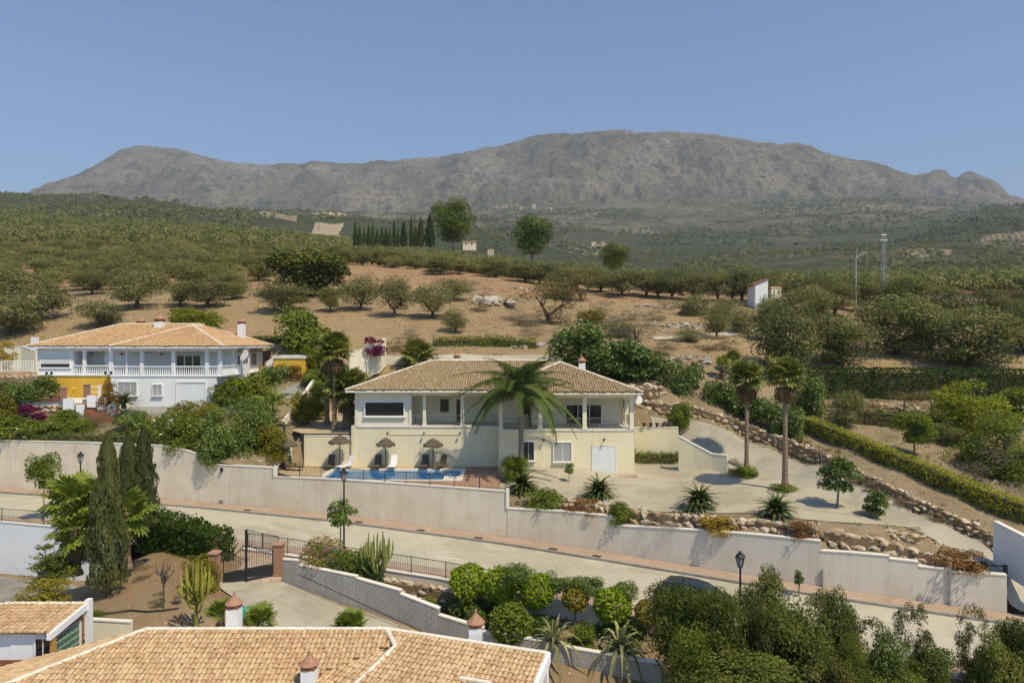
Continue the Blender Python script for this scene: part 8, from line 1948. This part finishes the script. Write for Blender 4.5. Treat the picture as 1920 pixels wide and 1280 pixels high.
# ================================================================ PALMS, SAGOS, CACTI, AGAVES
def fan_mesh(seed, mat, r=.5, stalk=.55, spread=150, seg=17, droop=.35, wid=.062):
    rg = random.Random(seed); V = []; 
    def q4(*p): V.extend(p)
    # stalk along +x with a slight sag
    pts = [Vector((u * stalk, 0, .10 * math.sin(u * 2.0) - .16 * u * u)) for u in (0, .5, 1)]
    for a, b in zip(pts[:-1], pts[1:]): 
        for w_ in (Vector((0, .012, 0)), Vector((0, 0, .012))): q4(a - w_, b - w_, b + w_, a + w_)
    c = pts[-1]
    for k in range(seg):
        a = R(-spread + 2 * spread * k / (seg - 1)) + rg.uniform(-.03, .03); L = r * (1 - .22 * abs(a) / R(spread)) * rg.uniform(.92, 1.05)
        dr = Vector((math.cos(a), math.sin(a), 0)); sd = Vector((-math.sin(a), math.cos(a), 0)); fold = .03 * (1 if k % 2 else -1)
        m1 = c + dr * L * .6 + Vector((0, 0, -.06 * L - droop * .15 * L + fold)); tip = c + dr * L + Vector((0, 0, -droop * L * rg.uniform(.7, 1.3)))
        w_ = wid * r * 2
        q4(c, m1 + sd * w_, m1 + dr * .001, m1 - sd * w_); q4(m1 - sd * w_, m1 + sd * w_, tip + sd * w_ * .12, tip - sd * w_ * .12)
    V = np.array([tuple(v) for v in V]); return quad_mesh('fan_frond', V, mat, [rg.random()] * (len(V) // 4))
FAN = [fan_mesh(i, LM['palm']) for i in range(4)]; FANL = [fan_mesh(10 + i, LM['palm_l'], droop=.25) for i in range(4)]; FAND = [fan_mesh(20 + i, LM['palm_d'], .42, .5, 100, 11, .8) for i in range(3)]
def ringed_trunk(h, r0, r1, lean=(0, 0), rings=None, n=9):
    rings = rings or max(6, int(h / .16)); pts, rad = [], []
    for k in range(rings + 1):
        u = k / rings; pts.append((lean[0] * u * u, lean[1] * u * u, -.15 + (h + .15) * u)); rad.append((r0 + (r1 - r0) * min(1, u * 1.3)) * (1.06 if k % 2 else .97) * (1.5 - min(1, u * 8) * .5))
    return MB().tube(pts, rad, n)
def fan_palm(label, base, top_py, w_px, fm=FAN, n=34, skirt=14, r0=.24, r1=.17, up=(-.5, 1.35), lean=(0, 0), group=None, tm='palmtrunk', k=1.0):
    b = Vector(base); s = b.y / F; h = PZ(top_py, b.y) - b.z; R_ = w_px * s / 2 / .98; t = thing('fan_palm', label, 'palm', b, 0, group); rg = random.Random(int(b.x * 10) + n)
    ringed_trunk(h, r0, r1, lean).part('trunk', M[tm], t, world=False)
    top = Vector((lean[0], lean[1], h))
    for i in range(n):
        u = (i + .5) / n; el = up[0] + (up[1] - up[0]) * u ** .8; az = i * 2.39996 + rg.uniform(-.2, .2); sc_ = R_ * rg.uniform(.85, 1.1) * (1 - .12 * u)
        put('frond', rg.choice(fm), t, top + Vector((0, 0, .1 * u)), (rg.uniform(-.4, .4), -el, az), (sc_, sc_, sc_))
    for i in range(skirt):
        az = i * 2.39996; put('dead_frond', rg.choice(FAND), t, top - Vector((0, 0, rg.uniform(.05, .5))), (0, R(rg.uniform(38, 80)), az), (R_ * 1.05,) * 3)
    return t
fan_palm('tall fan palm with dry skirt left of the villa', P(627, 816, 63.5), 655, 78, n=38, skirt=26)
fan_palm('second tall fan palm behind the first one', P(613, 795, 67), 668, 56, n=24, skirt=16)
fan_palm('stout low fan palm at the villa corner', P(652, 814, 64.8), 728, 104, n=40, skirt=6, r0=.5, r1=.5)
fan_palm('short fan palm crown behind the villa roof', P(783, 690, 79.5), 668, 84, FAN, n=26, skirt=4)
fan_palm('left one of two slim fan palms beside the driveway', P(1400, 880, 58.3), 706, 80, n=36, skirt=36, r0=.19, r1=.14)
fan_palm('right one of two slim fan palms, standing on the court', P(1472, 920, 52.3), 704, 86, n=38, skirt=26, r1=.15, r0=.24)
fan_palm('small yellowish fan palm on the bank behind the drive', P(1355, 712, 73), 682, 38, FANL, n=16, skirt=3, r0=.12, r1=.1); fan_palm('small dark fan palm behind the yellowish one', P(1374, 705, 75), 674, 44, n=18, skirt=2, r0=.12, r1=.1)
fan_palm('light green fan palm with large fans behind cypress, upper one', P(136, 1062, 41.5), 938, 132, FANL, n=24, skirt=3, r0=.28, r1=.24, up=(-.6, 1.2)); fan_palm('lower light green fan palm with drooping fans left of cypress', P(142, 1072, 40.2), 988, 124, FANL, n=20, skirt=2, r0=.3, r1=.26, up=(-.8, 1.0)); fan_palm('light green fan palm right of the browned cypress', P(238, 1060, 41.0), 956, 112, FANL, n=20, skirt=2, r0=.24, r1=.2, up=(-.8, 1.2)); fan_palm('fan palm half hidden between cypress and lamp', P(182, 1050, 42), 930, 76, FANL, n=16, skirt=2)
fan_palm('low fan palm before the block wall, above the near roof', P(657, 1200, 30.6), 1180, 84, FANL, n=24, skirt=2, r0=.15, r1=.12, up=(0, 1.4)); fan_palm('low fan palm beside the turquoise tub', P(487, 1185, 30.3), 1168, 76, FANL, n=24, skirt=2, r0=.15, r1=.12, up=(0, 1.4)); fan_palm('low fan palm beside the tall yellow cactus', P(415, 1178, 31), 1150, 62, FANL, n=22, skirt=2, r0=.15, r1=.12, up=(0, 1.4))
def pinnate(seed, mat, n=34, L=1.0, droop=.9, leaf=.24, wid=.018, hang=.75, arch=.45, stalk=.12):
    """feather frond along +x from the origin, arching up and over"""
    rg = random.Random(seed); V = []; pts = []
    for k in range(n + 1): u = k / n; pts.append(Vector((L * (u - .10 * u * u), 0, arch * u - droop * u * u * .9)))
    for a, b in zip(pts[:-1], pts[1:]):
        for w_ in (Vector((0, .012, 0)), Vector((0, 0, .01))): V += [a - w_, b - w_, b + w_, a + w_]
    for k in range(2, n + 1):
        u = k / n
        if u < stalk: continue
        d = (pts[k] - pts[k - 1]).normalized(); ll = leaf * (math.sin(min(1, u * 1.15 + .1) * math.pi) * .75 + .3)
        for s in (-1, 1):
            o = Vector((0, s, 0)); dr = (o * .8 + d * .55 + Vector((0, 0, rg.uniform(-.1, .25)))).normalized(); m1 = pts[k] + dr * ll * .55; tip = m1 + (dr * (1 - hang) + Vector((0, 0, -hang))).normalized() * ll * .5
            V += [pts[k] - d * wid, m1 - d * wid, m1 + d * wid, pts[k] + d * wid]; V += [m1 - d * wid, tip - d * wid * .2, tip + d * wid * .2, m1 + d * wid]
    V = np.array([tuple(v) for v in V]); return quad_mesh('feather_frond', V, mat, [rg.random() * .5 + .25] * (len(V) // 4))
QF = [pinnate(i, LM['palm_q'], 56, 1, 1.0 + .2 * i, .28, .008, .95, .66) for i in range(4)]
SF = [pinnate(20 + i, LM['sago'], 30, 1, .75 + .15 * i, .15, .024, .02, .5, .06) for i in range(3)]
YF = [pinnate(30 + i, LM['palm_l'], 24, 1, .9, .25, .02, .6, .6) for i in range(2)]
def feather_palm(label, base, top_py, L, fr, n, up=(-.15, 1.25), r0=.25, r1=.2, tm='greytrunk', name='feather_palm'):
    b = Vector(base); h = PZ(top_py, b.y) - b.z; t = thing(name, label, 'palm', b); rg = random.Random(n + int(L * 10)); ringed_trunk(h, r0, r1).part('trunk', M[tm], t, world=False)
    if h > 2: MB().tube([(0, 0, h - .1), (0, 0, h + .5), (.02, 0, h + 1.0)], [r1 * 1.1, r1 * .8, r1 * .3], 8).part('crownshaft', LM['palm_l'], t, world=False)
    for i in range(n):
        u = (i + .5) / n; el = up[0] + (up[1] - up[0]) * u; az = i * 2.39996 + .4; s = L * rg.uniform(.85, 1.08)
        put('frond', rg.choice(fr), t, (0, 0, h + (.5 if h > 2 else .05)), (rg.uniform(-.25, .25), -el, az), (s, s, s))
feather_palm('large feather palm with arching fronds in front of the villa', P(977, 895, 56.2), 760, 5.2, QF, 30, (-.15, 1.4), .24, .2)
feather_palm('small yellowing feather palm by the boundary wall', P(512, 822, 64), 772, 2.6, YF, 9, (-.1, 1.2), .14, .11); feather_palm('green young feather palm beside the boundary wall', P(497, 815, 65), 776, 2.2, YF, 8, (0, 1.2), .12, .1)
def sago(label, px, py, w_px, h_px, d=None, n=64):
    b = P(px, py, d) if d else hit(px, py); s = b.y / F; t = thing('sago_palm', label, 'sago palm', b, 0, 'sago palms'); rg = random.Random(int(px)); L = w_px * s / 2 * 1.42; hh = h_px * s
    MB().lathe([(.2, -.1), (.25, .12), (.22, .3), (.1, .45)], 9).part('trunk', M['trunk'], t, world=False)
    for i in range(n):
        u = (i + .5) / n; el = -.05 + 1.5 * u; sc_ = L * rg.uniform(.9, 1.08); put('frond', rg.choice(SF), t, (0, 0, .32), (rg.uniform(-.2, .2), -el, i * 2.39996), (sc_, sc_, sc_ * 1.1))
sago('sago palm above the wall step beside the lime shrub', 980, 925, 56, 50, 52.4); sago('sago palm on the court in front of the basement window', 1123, 936, 58, 52, 50.6); sago('sago palm at the middle of the court edge', 1311, 955, 62, 56, 47.0); sago('sago palm beside the court fan palm', 1456, 972, 60, 60, 44.6); sago('sago palm beside the fountain of the white house', 232, 764, 44, 44, 68.0, 30)
def agave(label, px, py, w_px, h_px, d, mat, n=26, droop=1.0, wid=.05, name='agave', low_=True):
    b = P(px, py, d); s = d / F; t = thing(name, label, 'agave', b); rg = random.Random(int(px)); L = h_px * s
    for i in range(n):
        u = (i + .5) / n; el = .15 + 1.2 * u; az = i * 2.39996; V = []; pts = []
        for k in range(6): v = k / 5; pts.append(Vector((math.cos(el) * v * L + .0, 0, math.sin(el) * v * L - droop * (1 - u * .75) * v ** 2.6 * L * 1.25)))
        for k in range(5):
            w0, w1 = wid * L * (1 - (k / 5) ** 2) * (.6 + .4 * min(1, k)), wid * L * (1 - ((k + 1) / 5) ** 2); a, c = pts[k], pts[k + 1]; f = Vector((0, 0, .012))
            V += [a - Vector((0, w0, 0)), c - Vector((0, w1, 0)), c - f, a - f]; V += [a - f, c - f, c + Vector((0, w1, 0)), a + Vector((0, w0, 0))]
        me = quad_mesh('blade', np.array([tuple(v) for v in V]), mat, [rg.random()] * (len(V) // 4)); put('blade', me, t, (0, 0, .03), (0, 0, az))
vg = leafm('striped_agave_blade', (.12, .14, .05), (.24, .25, .10), (.40, .38, .19), .15)
agave('striped agave spilling over the coping, the left one', 1040, 1205, 90, 80, 34.0, vg); agave('large striped agave hanging far over the coping', 1165, 1215, 120, 92, 33.4, vg, 30, 1.35)
agave('spiky dark plant in front of the white garage', 279, 800, 40, 32, 65.6, LM['palm'], 22, .3, .05); agave('spiky yucca beside the cactus foot', 335, 1165, 40, 26, 32.6, LM['palm_d'], 14, .8, .04); agave('small green rosette below the terrace rocks', 800, 1142, 40, 30, 37.4, LM['palm_l'], 16, .5, .05)
def cactus(label, px, py, w_px, h_px, d, mat, arms=26, seed=1, r=.075, low0=.1):
    b = P(px, py, d); s = d / F; W, H = w_px * s / 2, h_px * s; t = thing('candelabra_cactus', label, 'cactus', b); rg = random.Random(seed)
    def ribbed(pts, r_): 
        m = MB(); pts = [Vector(p) for p in pts]; n = 10; bb = len(m.v)
        for i, p in enumerate(pts):
            dd = (pts[min(i + 1, len(pts) - 1)] - pts[max(i - 1, 0)]).normalized(); u = dd.cross(Vector((.1, .98, .1))).normalized(); q = dd.cross(u); e = .35 if i == len(pts) - 1 else 1
            for k in range(n): a = 2 * math.pi * k / n; m.v.append(tuple(p + (u * math.cos(a) + q * math.sin(a)) * r_ * e * (1 if k % 2 else .62)))
        for i in range(len(pts) - 1):
            for k in range(n): m.f.append((i * n + k, i * n + (k + 1) % n, (i + 1) * n + (k + 1) % n, (i + 1) * n + k)); m.m.append(0)
        m.f.append(tuple((len(pts) - 1) * n + k for k in range(n))); m.m.append(0); return m
    m = ribbed([(0, 0, -.1), (0, 0, H * .5), (0, 0, H * .98)], r * 1.3); me = m.mesh('stem', mat); set_tint(me, [.5] * len(me.polygons)); put('stem', me, t)
    for i in range(arms):
        a = i * 2.39996; u = (i + .5) / arms; z0 = H * (low0 + .35 * rg.random()); x = W * (.2 + .78 * math.sqrt(u)); top = H * (1.0 - .22 * u + rg.uniform(-.14, .04)); zc = min(z0 + .18 * H, top - .1 * H)
        c = Vector((math.cos(a), math.sin(a), 0)); m = ribbed([c * .05 + Vector((0, 0, z0)), c * x * .55 + Vector((0, 0, z0 + .06 * H)), c * x * .92 + Vector((0, 0, zc)), c * x + Vector((0, 0, (zc + top) / 2)), c * x * 1.02 + Vector((0, 0, top))], r * rg.uniform(.8, 1.1))
        me = m.mesh('arm', mat); set_tint(me, [rg.random()] * len(me.polygons)); put('arm', me, t)
cm = leafm('cactus_skin', (.17, .19, .05), (.26, .275, .08), (.36, .36, .13), .08); cy_ = leafm('yellow_cactus_skin', (.19, .20, .03), (.31, .30, .05), (.42, .39, .085), .08)
cactus('tall candelabra cactus beside the road railing', 708, 1106, 62, 110, 38.8, cm, 26, 1, .062, .22); cactus('yellow green candelabra cactus in the dirt garden', 368, 1170, 66, 118, 32.6, cy_, 22, 2, .06, .16); cactus('thin sparse grey cactus in the dirt garden', 307, 1135, 34, 86, 35.0, LM['grey'], 9, 3, .04, .4)
def araucaria():
    b = P(85, 1125, 38); s = b.y / F; H = 104 * s; t = thing('araucaria', 'small tiered araucaria pine beside the paved yard', 'tree', b); MB().tube([(0, 0, -.2), (0, 0, H)], [.06, .015], 6).part('trunk', M['trunk'], t, world=False); rg = random.Random(4)
    for k in range(5):
        z = H * (.28 + .165 * k); L = (1.45 - .25 * k)
        for i in range(6):
            a = i * math.pi / 3 + k * .5; n = 42; pr = np.random.default_rng(k * 10 + i); u = pr.uniform(.15, 1, n); Pt = np.stack([u * L * math.cos(a), u * L * math.sin(a), z + .16 * L * u * u + .02], -1) + pr.normal(0, .055, (n, 3)); V = leaf_quads(Pt, np.tile(np.array([0, 0, 1.0]), (n, 1)), .07, pr, .45, .8)
            bo = put('bough', MB().tube([(0, 0, z), (L * .6 * math.cos(a), L * .6 * math.sin(a), z + .06 * L), (L * math.cos(a), L * math.sin(a), z + .16 * L)], [.02, .014, .005], 4).mesh('bough', M['trunk']), t); put('foliage', quad_mesh('bough_needles', V, LM['green'], pr.random(n)), bo)
araucaria()
# ================================================================ AIR
def haze():
    m = bpy.data.materials.new('summer_haze'); m.use_nodes = True; t = m.node_tree
    for n in list(t.nodes): t.nodes.remove(n)
    o = t.nodes.new('ShaderNodeOutputMaterial'); v = t.nodes.new('ShaderNodeVolumePrincipled')
    v.inputs['Color'].default_value = (0.72, 0.81, 0.96, 1); v.inputs['Density'].default_value = HAZE; v.inputs['Anisotropy'].default_value = 0.0
    t.links.new(v.outputs[0], o.inputs['Volume'])
    MB().box(-9000, 9000, -60, 9500, -14, 1900).top('haze', m, (0, 0, 0), 'pale summer haze over the valley', 'haze', None, 'stuff')
HAZE = 0.000092
haze()
